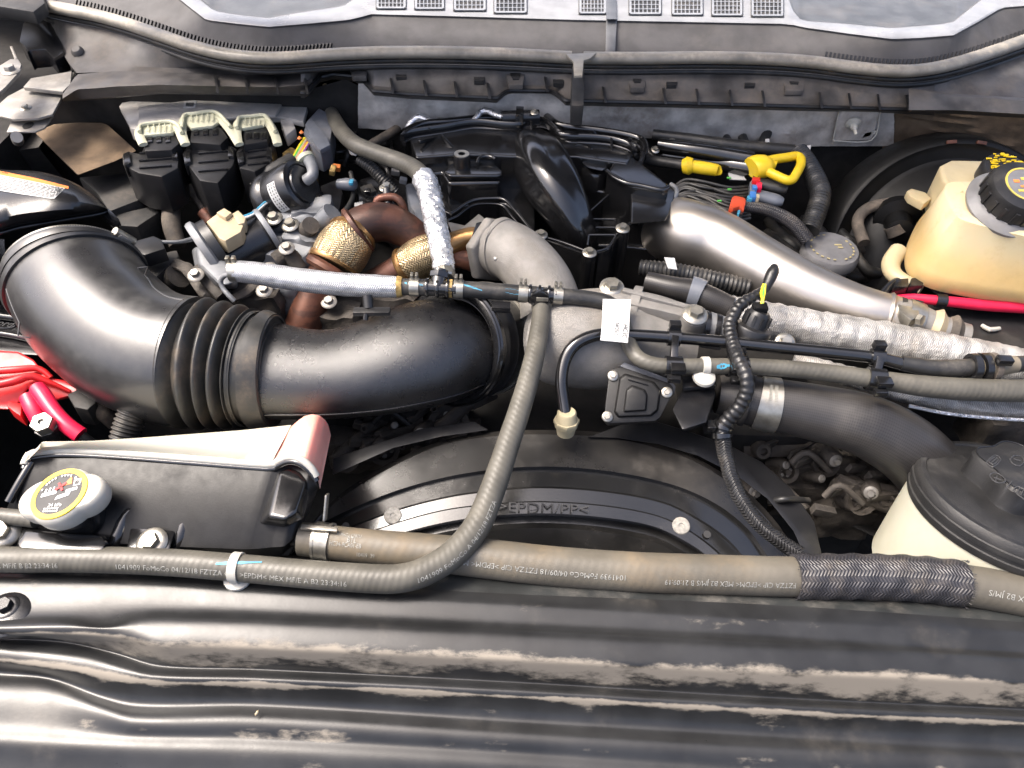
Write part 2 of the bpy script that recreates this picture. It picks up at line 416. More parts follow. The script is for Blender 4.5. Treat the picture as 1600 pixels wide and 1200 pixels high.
M('polished', (.60, .55, .49), .40, .95, var=.1, vs=10, streak=((.46, .42, .38), .55, 14, (1, .6, 1), .35), rvar=.05, bump=.03, bs=300)
M('steel_bare', (.30, .285, .26), .45, .45, var=.2, vs=50, bump=.2, bs=400, dust=.5, ds=20, dcol=(.28, .25, .21))
M('module_metal', (.55, .53, .50), .42, .4, var=.15, vs=30, bump=.15, bs=500, dust=.4, ds=16, dcol=(.42, .38, .33))
M('white_plastic', (.42, .41, .37), .48, var=.1, vs=30, sss=.1, dust=.35, ds=24, dcol=(.30, .26, .2))
M('tank_white', (.50, .475, .39), .45, var=.06, vs=12, sss=.15, dust=.3, ds=12, dcol=(.40, .35, .27))
M('tank_black', (.010, .010, .0105), .40, var=.3, dust=.35, ds=14, dcol=(.035, .034, .032), bump=.1, bs=700, spec=.28)
M('tank_pink', (.72, .33, .26), .36, var=.12, vs=16, sss=.3, ssr=(.03, .008, .005), dust=.2, ds=20, dcol=(.6, .45, .36))
M('tank_amber', (.58, .41, .18), .38, var=.14, vs=9, sss=.25, ssr=(.02, .012, .004), dust=.35, ds=40, dcol=(.40, .27, .11), up=.2, zcol=((.60, .51, .32), .085, .135))
M('tank_rear', (.48, .40, .24), .45, var=.1, vs=12, sss=.2, dust=.3, ds=20)
M('jar_white', (.42, .41, .33), .45, var=.08, vs=12, sss=.2, dust=.3, ds=30, dcol=(.32, .27, .19))
M('cream_plastic', (.46, .46, .34), .5, var=.1, dust=.3, ds=30)
M('beige_plastic', (.42, .34, .22), .55, var=.12, dust=.25, ds=30)
M('yellow', (.74, .51, .015), .42, var=.12, dust=.2, ds=40)
M('orange', (.75, .22, .05), .5, var=.08)
M('red_plastic', (.55, .016, .018), .36, var=.15, sss=.1, ssr=(.02, .003, .003), dust=.15, ds=30, dcol=(.3, .06, .05))
M('red_rubber', (.62, .012, .055), .36, var=.15, dust=.1, ds=40)
M('red_dark', (.30, .03, .02), .4, var=.1)
M('blue_plastic', (.04, .16, .42), .35, var=.1)
M('blue_paint', (.05, .26, .40), .5, var=.2)
M('grey_plastic', (.11, .12, .14), .4, var=.15, dust=.25, ds=30)
M('grey_cap', (.16, .16, .165), .45, var=.2, dust=.35, ds=30, dcol=(.22, .2, .17))
M('felt_brown', (.13, .09, .055), .95, var=.35, vs=30, bump=.8, bs=600, dust=.3, ds=20, dcol=(.2, .14, .09))
M('paper', (.52, .52, .51), .6, var=.05)
M('print_white', (.30, .30, .275), .6, var=.3, vs=300)
M('cap_print', (.7, .7, .68), .5, var=.05)
M('rivet_white', (.26, .25, .225), .5, var=.25, vs=300, dust=.4, ds=60)
M('booster', (.005, .005, .005), .45, var=.2, dust=.08, ds=12, dcol=(.02, .018, .016), spec=.22)
M('jar_lid', (.014, .014, .0145), .42, var=.2, dust=.5, ds=16, dcol=(.06, .057, .052), bump=.5, bs=900)
M('yellow_print', (.55, .42, .08), .5)
M('ochre_print', (.40, .34, .18), .6)
M('orange_red', (.50, .06, .02), .4)
M('ochre_plastic', (.20, .17, .12), .5, dust=.3)
M('print_grey', (.30, .29, .25), .6, var=.1)
M('print_black', (.02, .02, .02), .5, var=.05)
M('print_emboss', (.05, .05, .052), .3, var=.1)
M('wire_yellow', (.72, .60, .03), .4); M('wire_green', (.10, .45, .08), .4); M('wire_purple', (.25, .08, .30), .4); M('wire_white', (.7, .7, .68), .4)
M('ochre_tape', (.36, .24, .08), .6, var=.5, vs=140)
# ================================================================== SETTING: bay shell
def bolt_mesh(kind):
    g = lathe([(0, 0), (1.75, 0), (1.75, .12), (1.5, .35), (1.05, .42)], (0, 0, 0), (0, 0, 1), 20)
    hx = lathe([(1.0, .36), (1.0, 1.05), (.88, 1.2), (0, 1.2)], (0, 0, 0), (0, 0, 1), 6); g.join(hx)
    return g
_bm = {}
def bolt(parent, p, axis=(0, 0, 1), r=.005, mat='zinc', name='bolt'):
    if mat not in _bm:
        me = mesh_of(bolt_mesh(0), 'bolt', 0, 2, 35); me.materials.append(MT[mat]); _bm[mat] = me
    q = Vector(axis).normalized().to_track_quat('Z', 'X'); a = random.random()*6
    mx = Matrix.LocRotScale(Vector(p), q @ Vector((0, 0, 1)).rotation_difference(Vector((0, 0, 1))), Vector((r, r, r))) @ Matrix.Rotation(a, 4, 'Z')
    return inst(name, _bm[mat], mx, parent)

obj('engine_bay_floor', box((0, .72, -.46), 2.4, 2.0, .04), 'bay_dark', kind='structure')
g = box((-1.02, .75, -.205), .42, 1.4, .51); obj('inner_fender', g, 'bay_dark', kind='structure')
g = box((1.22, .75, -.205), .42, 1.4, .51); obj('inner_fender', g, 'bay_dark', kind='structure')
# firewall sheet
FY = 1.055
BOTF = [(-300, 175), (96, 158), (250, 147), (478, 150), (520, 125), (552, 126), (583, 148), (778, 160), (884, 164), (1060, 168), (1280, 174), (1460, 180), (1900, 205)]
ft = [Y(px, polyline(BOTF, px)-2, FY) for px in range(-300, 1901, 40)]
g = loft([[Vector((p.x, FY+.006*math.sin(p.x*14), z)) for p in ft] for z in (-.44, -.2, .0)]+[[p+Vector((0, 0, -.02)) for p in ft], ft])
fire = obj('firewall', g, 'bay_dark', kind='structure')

# raised hood (hinged at the cowl, above the frame)
hA = Vector((0, 1.10, .29)); hd = Vector((0, -math.cos(math.radians(78)), math.sin(math.radians(78)))); hood = thing('raised_hood', 'underside of the black hood raised above the engine bay', 'hood')
rr = []
for k in range(9):
    v_ = k/8; rr.append([hA+hd*(1.15*v_)+Vector((x/10*.88*(1-.06*v_), .05*math.sin(pi*v_)*(1-(x/10)**2)+.03*(x/10)**2, 0)) for x in range(-10, 11)])
obj('inner_panel', loft(rr), 'black_matte', hood)
for x in (-.45, 0, .45): obj('stiffener', bar(hA+hd*.08+Vector((x, -.02, -.012)), hA+hd*1.05+Vector((x*.8, -.0, -.012)), .05, .03), 'black_matte', hood, .006)
# foil insulation over firewall
def foil_sheet(pts_top, pts_bot, x0, x1, n, rows, yoff, amp, seed):
    rr = []
    for k in range(rows+1):
        row = []
        for i in range(n+1):
            x = x0+(x1-x0)*i/n; a = smoothline(pts_top, x); b = smoothline(pts_bot, x); p = Y(x, a+(b-a)*k/rows, FY+yoff)
            e = noise.noise(Vector((x*.014+seed, k*.5, 1)))*amp+noise.noise(Vector((x*.05+seed, k*1.3, 7)))*amp*.35
            p += Vector((0, -abs(e)-.002*math.sin(k/rows*pi), 0)); row.append(p)
        rr.append(row)
    return loft(rr)
t = thing('firewall_insulation', 'crinkled silver foil heat insulation on the firewall below the cowl', 'insulation')
g = foil_sheet([(560, 130), (800, 140), (1400, 160)], [(560, 200), (700, 205), (1000, 215), (1150, 225), (1260, 228), (1400, 228)], 560, 1396, 110, 10, -.012, .006, 3)
obj('foil_blanket', g, 'foil_sheet' if 'foil_sheet' in MT else 'foil', t)
q = [(1302, 220), (1311, 177), (1320, 172), (1371, 172), (1375, 178), (1362, 219)]
g = prism([Y(a, b, FY-.024) for a, b in q], (0, .006, 0)); obj('square_patch', g, 'foil', t, .0015)
pt = P([(1302, 219, .1, 1.6), (1302, 219, .1, 1.6)]) if False else None
ring = [Y(a, b, FY-.0255) for a, b in q]; ring = [(p, .0011) for p in ring+ring[:1]]
obj('patch_bead', tube(Path(ring, .01), 8), 'white_plastic', t)
c = Y(1333, 192, FY-.026)
obj('grommet', lathe([(0, 0), (.012, 0), (.0115, .003), (.006, .006), (.005, .012), (.0025, .014), (.0022, .024), (0, .025)], c, (.05, -1, -.35), 20), 'white_plastic', t)
obj('foil_tab', prism([Y(a, b, FY-.024) for a, b in ((1347, 216), (1352, 208), (1371, 204), (1372, 208))], (0, .002, 0)), 'white_plastic', t)
# brown fibre on the right of the firewall
g = foil_sheet([(1330, 150), (1400, 160), (1470, 172), (1700, 185), (2100, 200)], [(1330, 240), (1400, 235), (1500, 250), (1700, 300), (2100, 330)], 1378, 2080, 60, 14, -.006, .008, 9)
obj('sound_deadening_mat', g, 'felt_brown', label='brown fibrous sound deadening mat on the firewall above the brake booster', cat='insulation mat')

# ------------------------------------------------------------------ cowl
SEAL = [(-500, -200), (-200, -90), (40, -14), (70, 8), (110, 18), (150, 26), (200, 40), (250, 57), (300, 74), (350, 86), (400, 92), (450, 92), (520, 87), (600, 84), (700, 84), (800, 87), (900, 92), (1000, 93), (1100, 92), (1200, 94), (1270, 99), (1340, 108), (1400, 113), (1450, 110), (1500, 99), (1560, 80), (1600, 66), (1680, 40), (1900, -30), (2200, -110)]
SZ = .170
def cowl_line(pts, z): return lambda x: (smoothline(pts, x), z)
cowl = thing('windscreen_cowl', 'grey plastic cowl panel with vent grilles and two sloped trays below the windscreen', 'cowl')
XS = [-500+i*10 for i in range(270)]
def line(pts): return lambda x: smoothline(pts, x)
seal_y = line(SEAL)
outer = [(-500, -330), (-60, -130), (180, -60), (255, -22), (285, 2), (322, 31), (370, 37), (420, 42), (480, 37), (545, 31), (566, 26), (580, 22), (700, 25), (900, 31), (1060, 34), (1220, 37), (1240, 39), (1258, 43), (1330, 53), (1395, 61), (1440, 59), (1490, 55), (1530, 33), (1565, 12), (1600, 9), (1720, -4), (2200, -150)]
def poly_(pts): return lambda x: polyline(pts, x)
of = poly_(outer)
inner = [(-500, -360), (-60, -150), (200, -80), (270, -30), (314, 0), (334, 17), (378, 24), (420, 28), (480, 18), (538, 9), (556, -4), (575, -15), (600, -40), (1210, -40), (1235, 0), (1243, 28), (1262, 33), (1330, 38), (1392, 44), (1470, 38), (1490, 34), (1525, 6), (1545, -10), (1600, -30), (1720, -50), (2200, -200)]
inf = poly_(inner)
rows = []
rows.append([Z(x, seal_y(x)+6, SZ-.006) for x in XS])
rows.append([Z(x, min(seal_y(x)-10, 400), SZ+.004) for x in XS])
rows.append([Z(x, of(x)+3, SZ+.030) for x in XS])
rows.append([Z(x, of(x), SZ+.033) for x in XS])
obj('front_band', loft(rows), 'cowl_shaded_tone' if 'cowl_shaded_tone' in MT else 'cowl_grey', cowl, smooth=30)
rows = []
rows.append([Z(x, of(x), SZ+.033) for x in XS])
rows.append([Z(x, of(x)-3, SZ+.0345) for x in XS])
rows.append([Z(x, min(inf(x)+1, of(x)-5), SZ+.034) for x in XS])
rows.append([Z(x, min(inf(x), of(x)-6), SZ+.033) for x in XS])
obj('bright_bevel', loft(rows), 'cowl_lit_tone' if 'cowl_lit_tone' in MT else 'cowl_grey', cowl, smooth=30)
rows = []
rows.append([Z(x, min(inf(x), of(x)-6), SZ+.033) for x in XS])
rows.append([Z(x, min(inf(x)-2, of(x)-8), SZ+.026) for x in XS])
rows.append([Z(x, min(-60, inf(x)-40), SZ+.026) for x in XS])
rows.append([Z(x, min(-120, inf(x)-90), SZ+.03) for x in XS])
obj('tray', loft(rows), 'cowl_grey', cowl, smooth=30)
# centre seam strip
g = frustum([Z(946, 0-30, SZ+.038), Z(962, -30, SZ+.038), Z(964, 30, SZ+.038), Z(947, 30, SZ+.038)], [Z(946, -30, SZ+.02), Z(962, -30, SZ+.02), Z(964, 30, SZ+.02), Z(947, 30, SZ+.02)])
obj('seam_strip', g, 'cowl_grey', cowl, .001)
g = frustum([Z(947, 31, SZ+.034), Z(964, 31, SZ+.034), Z(961, 84, SZ+.010), Z(946, 83, SZ+.010)], [Z(947, 31, SZ+.02), Z(964, 31, SZ+.02), Z(961, 84, SZ-.005), Z(946, 83, SZ-.005)])
obj('seam_flap', g, 'cowl_grey', cowl, .001)
# vents
for (xa, xb, dy) in ((590, 632, 12), (650, 692, 13), (711, 757, 15), (774, 821, 19), (907, 945, 20), (985, 1031, 21), (1052, 1096, 22), (1114, 1158, 23), (1176, 1222, 24)):
    z = SZ+.0352
    y0, y1 = dy-40, dy
    g = frustum([Z(xa-3, y0-2, z+.001), Z(xb+3, y0-2, z+.001), Z(xb+3, y1+2, z+.001), Z(xa-3, y1+2, z+.001)], [Z(xa-3, y0-2, z-.01), Z(xb+3, y0-2, z-.01), Z(xb+3, y1+2, z-.01), Z(xa-3, y1+2, z-.01)])
    vo = obj('vent_grille', g, 'black_matte', cowl)
    gg = G(); n = 7; m = 6
    for i in range(n+1):
        x = xa+(xb-xa)*i/n; gg.join(bar(Z(x, y0, z+.0018), Z(x, y1, z+.0018), .0016 if 0 < i < n else .0035, .0012))
    for k in range(m+1):
        yy = y0+(y1-y0)*k/m; gg.join(bar(Z(xa, yy, z+.0020), Z(xb, yy, z+.0020), .0024 if 0 < k < m else .006, .0012))
    obj('grille_grid', gg, 'cowl_lit_tone' if 'cowl_lit_tone' in MT else 'cowl_grey', vo)
# comb teeth behind the seal
def comb(x0, x1, step):
    g = G(); x = x0
    while x < x1:
        p = Z(x, seal_y(x)-12, SZ+.008); q = Z(x+2, seal_y(x)-20, SZ+.014); g.join(bar(p, q, .0035, .004)); x += step
    return g
obj('comb_strip', comb(118, 516, 5.6), 'black_plastic', cowl, kind='stuff'); obj('comb_strip', comb(1290, 1640, 6.4), 'black_plastic', cowl, kind='stuff')
# bulb seal (two lengths) with lower lips
sealt = thing('cowl_seal', 'dusty tan-grey bulb rubber seal running along the cowl edge', 'rubber seal')
for (a, b) in ((-300, 893), (912, 2150)):
    xs = [a+(b-a)*i/90 for i in range(91)]
    obj('bulb', tube(P([(x, seal_y(x)-2, SZ+.012, 10.5) for x in xs]), 14, flat=(.85, 1.1)), 'seal_rubber', sealt)
    obj('lip', tube(P([(x, seal_y(x)+11, SZ-.002, 4) for x in xs]), 12), 'bellows_rubber', sealt)
    obj('lip', tube(P([(x, seal_y(x)+20, SZ-.012, 4) for x in xs]), 12), 'hose_black', sealt)
g = pp([(884, 84), (932, 82), (922, 91), (912, 94), (910, 118), (897, 118), (896, 96)], SZ+.024, .004); obj('joint_flap', g, 'seal_rubber', sealt, .0008)
g = pp([(894, 96), (913, 96), (912, 165), (893, 165)], SZ-.01, .03); obj('joint_block', g, 'black_matte', sealt, .001)

# fascia below the seal
fas = thing('cowl_fascia', 'dusty grey ribbed plastic channel under the cowl seal', 'cowl trim')
top = lambda x: seal_y(x)+20
BOT = [(96, 158), (150, 156), (250, 147), (330, 148), (430, 150), (478, 150), (500, 126), (520, 121), (552, 124), (566, 130), (583, 147), (640, 152), (778, 158), (786, 150), (796, 146), (862, 147), (874, 154), (884, 162), (1060, 166), (1280, 172), (1430, 176), (1462, 178)]
xs = [470+i*6 for i in range(166)]
rows = [[Z(x, top(x)-2, SZ-.012) for x in xs], [Z(x, max(top(x)+3, polyline(BOT, x)-13), SZ-.034) for x in xs], [Z(x, polyline(BOT, x)-3, SZ-.036) for x in xs], [Z(x, polyline(BOT, x), SZ-.044) for x in xs], [Z(x, polyline(BOT, x)+3, SZ-.06) for x in xs]]
obj('channel_face', loft(rows), 'cowl_fascia', fas, smooth=30)
g = tube(P([(x, polyline(BOT, x)-5, SZ-.034, 3.2) for x in xs[::1]]), 8); obj('bottom_lip', g, 'black_plastic', fas)
xs2 = [98+i*6 for i in range(66)]
TOPL = [(96, 152), (120, 118), (180, 113), (265, 115), (330, 118), (400, 119), (440, 118), (500, 108)]
rows = [[Z(x, polyline(TOPL, x)-2, SZ-.03) for x in xs2], [Z(x, (polyline(TOPL, x)*.45+polyline(BOT, x)*.55), SZ-.026) for x in xs2], [Z(x, polyline(BOT, x)-2, SZ-.046) for x in xs2], [Z(x, polyline(BOT, x), SZ-.06) for x in xs2]]
obj('left_lip', loft(rows), 'cowl_fascia', fas, smooth=30)
xs3 = [72+i*6 for i in range(74)]
def sidebot(x): return polyline([(72, 30), (90, 70), (108, 100), (120, 114), (180, 112), (262, 116), (330, 116), (420, 117), (520, 112)], x)
rows = [[Z(x, top(x)-2, SZ-.008) for x in xs3], [Z(x, max(top(x)+4, sidebot(x)-10), SZ-.034) for x in xs3], [Z(x, max(top(x)+6, sidebot(x)), SZ-.036) for x in xs3]]
obj('side_panel', loft(rows), 'cowl_fascia', fas, smooth=30)
def rib(x):
    yb = polyline(BOT, x)-3
    g = prism([Z(x-2, yb-26, SZ-.029), Z(x+2.5, yb, SZ-.033), Z(x+2.5, yb, SZ-.020), Z(x-1, yb-24, SZ-.022)], (.0035, 0, 0)); obj('rib', g, 'black_plastic', fas)
for x in (336, 383, 430, 476, 610, 662, 710, 761, 851, 942, 1036, 1088, 1140, 1191, 1280, 1326, 1371, 1416): rib(x)
for (x, y, s) in ((560, 107, 1.2), (805, 120, 1.2), (995, 125, 1.2), (1240, 126, 1.5), (133, 44, 1.3)):
    g = pp([(x-13*s, y-8*s), (x+13*s, y-8*s), (x+10*s, y+10*s), (x-8*s, y+10*s)], SZ-.020, .008); cl = obj('clip', g, 'cowl_fascia', fas, .001)
    g = pp([(x-7*s, y-5*s), (x+7*s, y-5*s), (x+5*s, y+3*s), (x-3*s, y+3*s)], SZ-.0185, .006); obj('clip_slot', g, 'black_matte', cl)
for (x, y) in ((627, 117), (749, 123), (873, 127), (1050, 130), (1172, 131), (1280, 131), (160, 52), (245, 70), (1555, 101)):
    g = pp([(x-9, y-3), (x+9, y-3), (x+7, y+3), (x-8, y+3)], SZ-.021, .006); obj('slot', g, 'black_matte', fas)
obj('plug', lathe([(0, .004), (.006, .004), (.009, .001), (.010, -.002)], Z(120, 79, SZ-.022), (0, -.4, .9), 18), 'cowl_fascia', fas)
# right-hand end bar
g = loft([[Z(x, polyline([(1420, 138), (1490, 146), (2100, 186)], x), SZ-.012) for x in range(1420, 2101, 17)], [Z(x, polyline([(1420, 140), (1490, 150), (2100, 190)], x), SZ-.008) for x in range(1420, 2101, 17)], [Z(x, polyline([(1420, 172), (1490, 172), (2100, 206)], x), SZ-.018) for x in range(1420, 2101, 17)], [Z(x, polyline([(1420, 176), (1490, 178), (2100, 214)], x), SZ-.04) for x in range(1420, 2101, 17)]])
obj('end_bar', g, 'cowl_fascia', fas, smooth=30)
g = loft([[Z(x, seal_y(x)+18, SZ-.01) for x in range(1440, 2101, 20)], [Z(x, polyline([(1440, 142), (1470, 138), (1600, 142), (1720, 140), (2100, 60)], x), SZ-.022) for x in range(1440, 2101, 20)], [Z(x, polyline([(1440, 150), (1600, 160), (1720, 172), (2100, 186)], x), SZ-.03) for x in range(1440, 2101, 20)]])
obj('side_panel', g, 'cowl_fascia', fas, smooth=30)

# ------------------------------------------------------------------ left fender corner
t = thing('fender_bracket', 'dusty grey steel fender bracket with a bolt and oval hole', 'bracket')
g = pp([(-20, 178), (12, 150), (37, 137), (60, 124), (116, 112), (112, 128), (97, 147), (94, 156), (82, 178), (60, 184), (20, 186), (6, 182)], .115, .004); obj('plate', g, 'steel_bare', t, .0012)
g = pp([(36, 136), (48, 122), (112, 111), (110, 131), (98, 143)], .126, .006); obj('upper_plate', g, 'steel_bare', t, .0012)
g = pp([(10, 206), (18, 188), (83, 180), (70, 199), (55, 205)], .104, .003); lp = obj('lower_tab', g, 'steel_bare', t, .001)
c = Z(44, 196, .1046); obj('oval_hole', lathe([(.010, 0), (.010, .0006), (0, .0006)], c, (0, 0, 1), 20, 1, .7), 'print_black', lp)
bolt(t, Z(40, 169, .115), (0, -.1, 1), .0048, 'zinc'); bolt(t, Z(96, 98, .115), (0, 0, 1), .0062, 'steel_bare'); bolt(t, Z(101, 84, .115), (0, 0, 1), .0042, 'steel_bare')
obj('stud', rod(Z(26, 214, .10), Z(28, 220, .075), .008, 14), 'steel_bare', t)
t = thing('hood_hinge', 'grey steel hood hinge arm with a hex bolt in the dark corner', 'hinge')
g = pp([(-30, 130), (-10, 108), (16, 92), (28, 92), (33, 100), (30, 112), (8, 136), (-20, 160)], .165, .005); obj('arm', g, 'steel_bare', t, .0012)
bolt(t, Z(17, 112, .165), (0, 0, 1), .0075, 'steel_bare')
g = prism(zp([(30, 64), (36, 36), (58, 21), (78, 30), (90, 44), (100, 80), (84, 92), (70, 76), (46, 78), (42, 82), (39, 72)], .14), (0, 0, -.03)); obj('bracket', g, 'black_satin', t, .003)
obj('hook', tube(P([(18, 74, .15, 2), (22, 84, .15, 2.2), (26, 94, .155, 2.5)]), 8), 'steel_bare', t)
g = loft([[Z(x, y, z) for x, y in ((-60, 60), (30, 5), (70, -20))] for y, z in ()]) if False else pp([(-500, -40), (66, -30), (70, 4), (52, 18), (-10, 8), (-500, -8)], .20, .02)
obj('fender_lip', g, 'black_matte', label='black fender lip in the dark corner above the hood hinge', cat='fender', bevel=.004)
g = loft([[Z(x, y, .05) for x, y in ((-500, 0), (60, -10), (120, 110))], [Z(x, y, .04) for x, y in ((-500, 110), (0, 110), (110, 160))], [Z(x, y, .02) for x, y in ((-500, 250), (0, 240), (60, 230))], [Z(x, y, -.05) for x, y in ((-500, 320), (0, 300), (100, 280))]])
obj('fender_apron', g, 'black_matte', label='black painted fender apron behind the grey bracket', cat='fender')
g = frustum(zp([(54, 206), (84, 195), (120, 192), (160, 192), (168, 195), (214, 236), (180, 252), (122, 274)], .055), zp([(54, 206), (84, 195), (120, 192), (160, 192), (168, 195), (214, 236), (180, 252), (122, 274)], .045))
offset_noise(g, .002, 40)
obj('felt_pad', g, 'felt_brown', label='brown fibrous felt pad below the grey bracket beside the silver module', cat='insulation pad', bevel=.003)

# ------------------------------------------------------------------ front: ledge and panel
LN = [  # (pixel polyline, z, dust)
 ([(0, 896), (400, 908), (800, 928), (1200, 945), (1600, 972)], .000, 0),
 ([(0, 905), (250, 912), (400, 922), (800, 942), (1200, 966), (1600, 988)], .004, .20),
 ([(0, 912), (250, 917), (400, 928), (800, 948), (1200, 972), (1600, 994)], .004, .25),
 ([(0, 962), (100, 960), (170, 954), (400, 958), (800, 978), (1200, 996), (1600, 1018)], .000, .12),
 ([(0, 970), (100, 968), (163, 978), (225, 962), (300, 962), (400, 964), (800, 982), (1200, 1002), (1600, 1024)], .004, 0),
 ([(0, 978), (100, 976), (166, 980), (230, 968), (300, 968), (400, 970), (800, 988), (1200, 1008), (1600, 1030)], .008, 0),
 ([(0, 984), (100, 982), (180, 984), (236, 984), (300, 984), (400, 986), (800, 1006), (1200, 1026), (1600, 1048)], .007, .05),
 ([(0, 990), (100, 990), (200, 996), (245, 1007), (300, 1007), (400, 1011), (600, 1020), (800, 1030), (1200, 1049), (1600, 1066)], .004, .50),
 ([(0, 992), (100, 993), (200, 1000), (248, 1011), (300, 1012), (400, 1015), (600, 1024), (800, 1034), (1200, 1053), (1600, 1070)], .001, .72),
 ([(0, 995), (100, 999), (180, 1016), (250, 1036), (400, 1042), (800, 1062), (1200, 1086), (1600, 1106)], -.024, .45),
 ([(0, 999), (100, 1005), (180, 1022), (250, 1042), (400, 1047), (800, 1067), (1200, 1091), (1600, 1110)], -.027, .05),
 ([(0, 1004), (130, 1018), (190, 1036), (240, 1050), (400, 1054), (800, 1073), (1200, 1096), (1600, 1116)], -.020, .0),
 ([(0, 1015), (130, 1030), (190, 1046), (240, 1057), (400, 1061), (800, 1080), (1200, 1103), (1600, 1123)], -.018, .05),
 ([(0, 1032), (110, 1046), (220, 1065), (400, 1070), (800, 1089), (1200, 1112), (1600, 1131)], -.022, .78),
 ([(0, 1036), (110, 1051), (220, 1070), (400, 1074), (800, 1094), (1200, 1117), (1600, 1136)], -.026, .25),
 ([(0, 1050), (80, 1058), (160, 1088), (220, 1100), (400, 1100), (800, 1124), (1200, 1146), (1600, 1168)], -.043, .15),
 ([(0, 1062), (80, 1068), (160, 1098), (210, 1112), (400, 1111), (800, 1136), (1200, 1159), (1600, 1181)], -.038, .0),
 ([(0, 1078), (80, 1083), (160, 1110), (210, 1124), (400, 1123), (800, 1148), (1200, 1172), (1600, 1194)], -.036, .0),
 ([(0, 1104), (80, 1108), (160, 1126), (210, 1138), (400, 1140), (800, 1164), (1200, 1188), (1600, 1210)], -.039, .32),
 ([(0, 1136), (200, 1148), (400, 1152), (800, 1174), (1200, 1202), (1600, 1224)], -.045, .30),
 ([(0, 1150), (200, 1161), (400, 1165), (800, 1187), (1200, 1215), (1600, 1237)], -.044, .0),
 ([(0, 1166), (200, 1176), (400, 1182), (800, 1204), (1200, 1232), (1600, 1254)], -.046, .1),
 ([(0, 1190), (200, 1204), (400, 1214), (800, 1230), (1600, 1284)], -.056, .2),
 ([(0, 1240), (400, 1270), (1600, 1360)], -.066, .1),
 ([(0, 1330), (400, 1360), (1600, 1450)], -.10, .1)]
XP = [-740+i*16 for i in range(200)]
def ext(pts, x):
    if x < pts[0][0]: a, b = pts[0], pts[1]
    elif x > pts[-1][0]: a, b = pts[-2], pts[-1]
    else: return smoothline(pts, x)
    k = (b[1]-a[1])/(b[0]-a[0]); k = max(-.05, min(.05, k)); e = pts[0] if x < pts[0][0] else pts[-1]
    return e[1]+(x-e[0])*k
base_rows = [[Z(x, ext(pts, x), z) for x in XP] for pts, z, d in LN]
rows = []; att = []
SUBN = 4
def cmv(a, b, c, d, t, tension=.5):
    return b+(c-b)*(3*t*t-2*t**3) + ((c-a)*.25*(t-2*t*t+t**3)+(d-b)*.25*(t**3-t*t))
for i in range(len(LN)-1):
    for k in range(SUBN):
        u = k/SUBN; row = []
        for j in range(len(XP)):
            a = base_rows[max(i-1, 0)][j]; b = base_rows[i][j]; c_ = base_rows[i+1][j]; d = base_rows[min(i+2, len(LN)-1)][j]
            row.append(b+(c_-b)*u if True else cmv(a, b, c_, d, u))
        rows.append(row); att += [LN[i][2]*(1-u)+LN[i+1][2]*u]*len(XP)
rows.append(base_rows[-1]); att += [LN[-1][2]]*len(XP)
# light smoothing across rows so folds are rounded
for it in range(6):
    new = [rows[0]]
    for i in range(1, len(rows)-1): new.append([rows[i-1][j]*.25+rows[i][j]*.5+rows[i+1][j]*.25 for j in range(len(XP))])
    new.append(rows[-1]); rows = new
g = loft(rows); g.attr = att
pan = thing('radiator_cover_panel', 'dusty black pressed panel with long ridges in front of the hoses', 'panel')
obj('pressed_sheet', g, 'panel_paint', pan, smooth=80)
g = loft([[Z(x, ext([(0, 855), (800, 880), (1600, 935)], x), -.030) for x in XP], [Z(x, ext([(0, 862), (800, 900), (1600, 945)], x), -.012) for x in XP], [Z(x, ext([(0, 890), (800, 922), (1600, 966)], x), -.003) for x in XP], [Z(x, ext([(0, 905), (800, 938), (1600, 984)], x), -.003) for x in XP]])
offset_noise(g, .0012, 30); obj('rear_ledge', g, 'ledge_plastic', pan, smooth=60)
bolt(pan, Z(10, 950, .002), (0, 0, 1), .0075, 'black_satin', 'push_clip')
c = Z(8, 958, .0012); obj('clip_seat', lathe([(0, .003), (.020, .002), (.024, -.001)], c, (0, 0, 1), 24), 'black_satin', pan)
c = Z(403, 1117, -.036); obj('fallen_seed', lathe([(0, -.003), (.0012, -.001), (.0012, .001), (0, .003)], c+Vector((0, 0, .0045)), (.3, .8, .1), 8), 'beige_plastic', label='tiny tan seed lying on the black panel ridge', cat='seed')
# ================================================================== ENGINE MASS (dark core below everything)
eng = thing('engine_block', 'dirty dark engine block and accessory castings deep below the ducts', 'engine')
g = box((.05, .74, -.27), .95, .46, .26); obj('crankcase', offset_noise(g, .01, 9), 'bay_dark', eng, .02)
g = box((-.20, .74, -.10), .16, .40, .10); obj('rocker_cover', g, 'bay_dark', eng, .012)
g = box((.32, .72, -.11), .16, .40, .10); obj('rocker_cover', g, 'bay_dark', eng, .012)
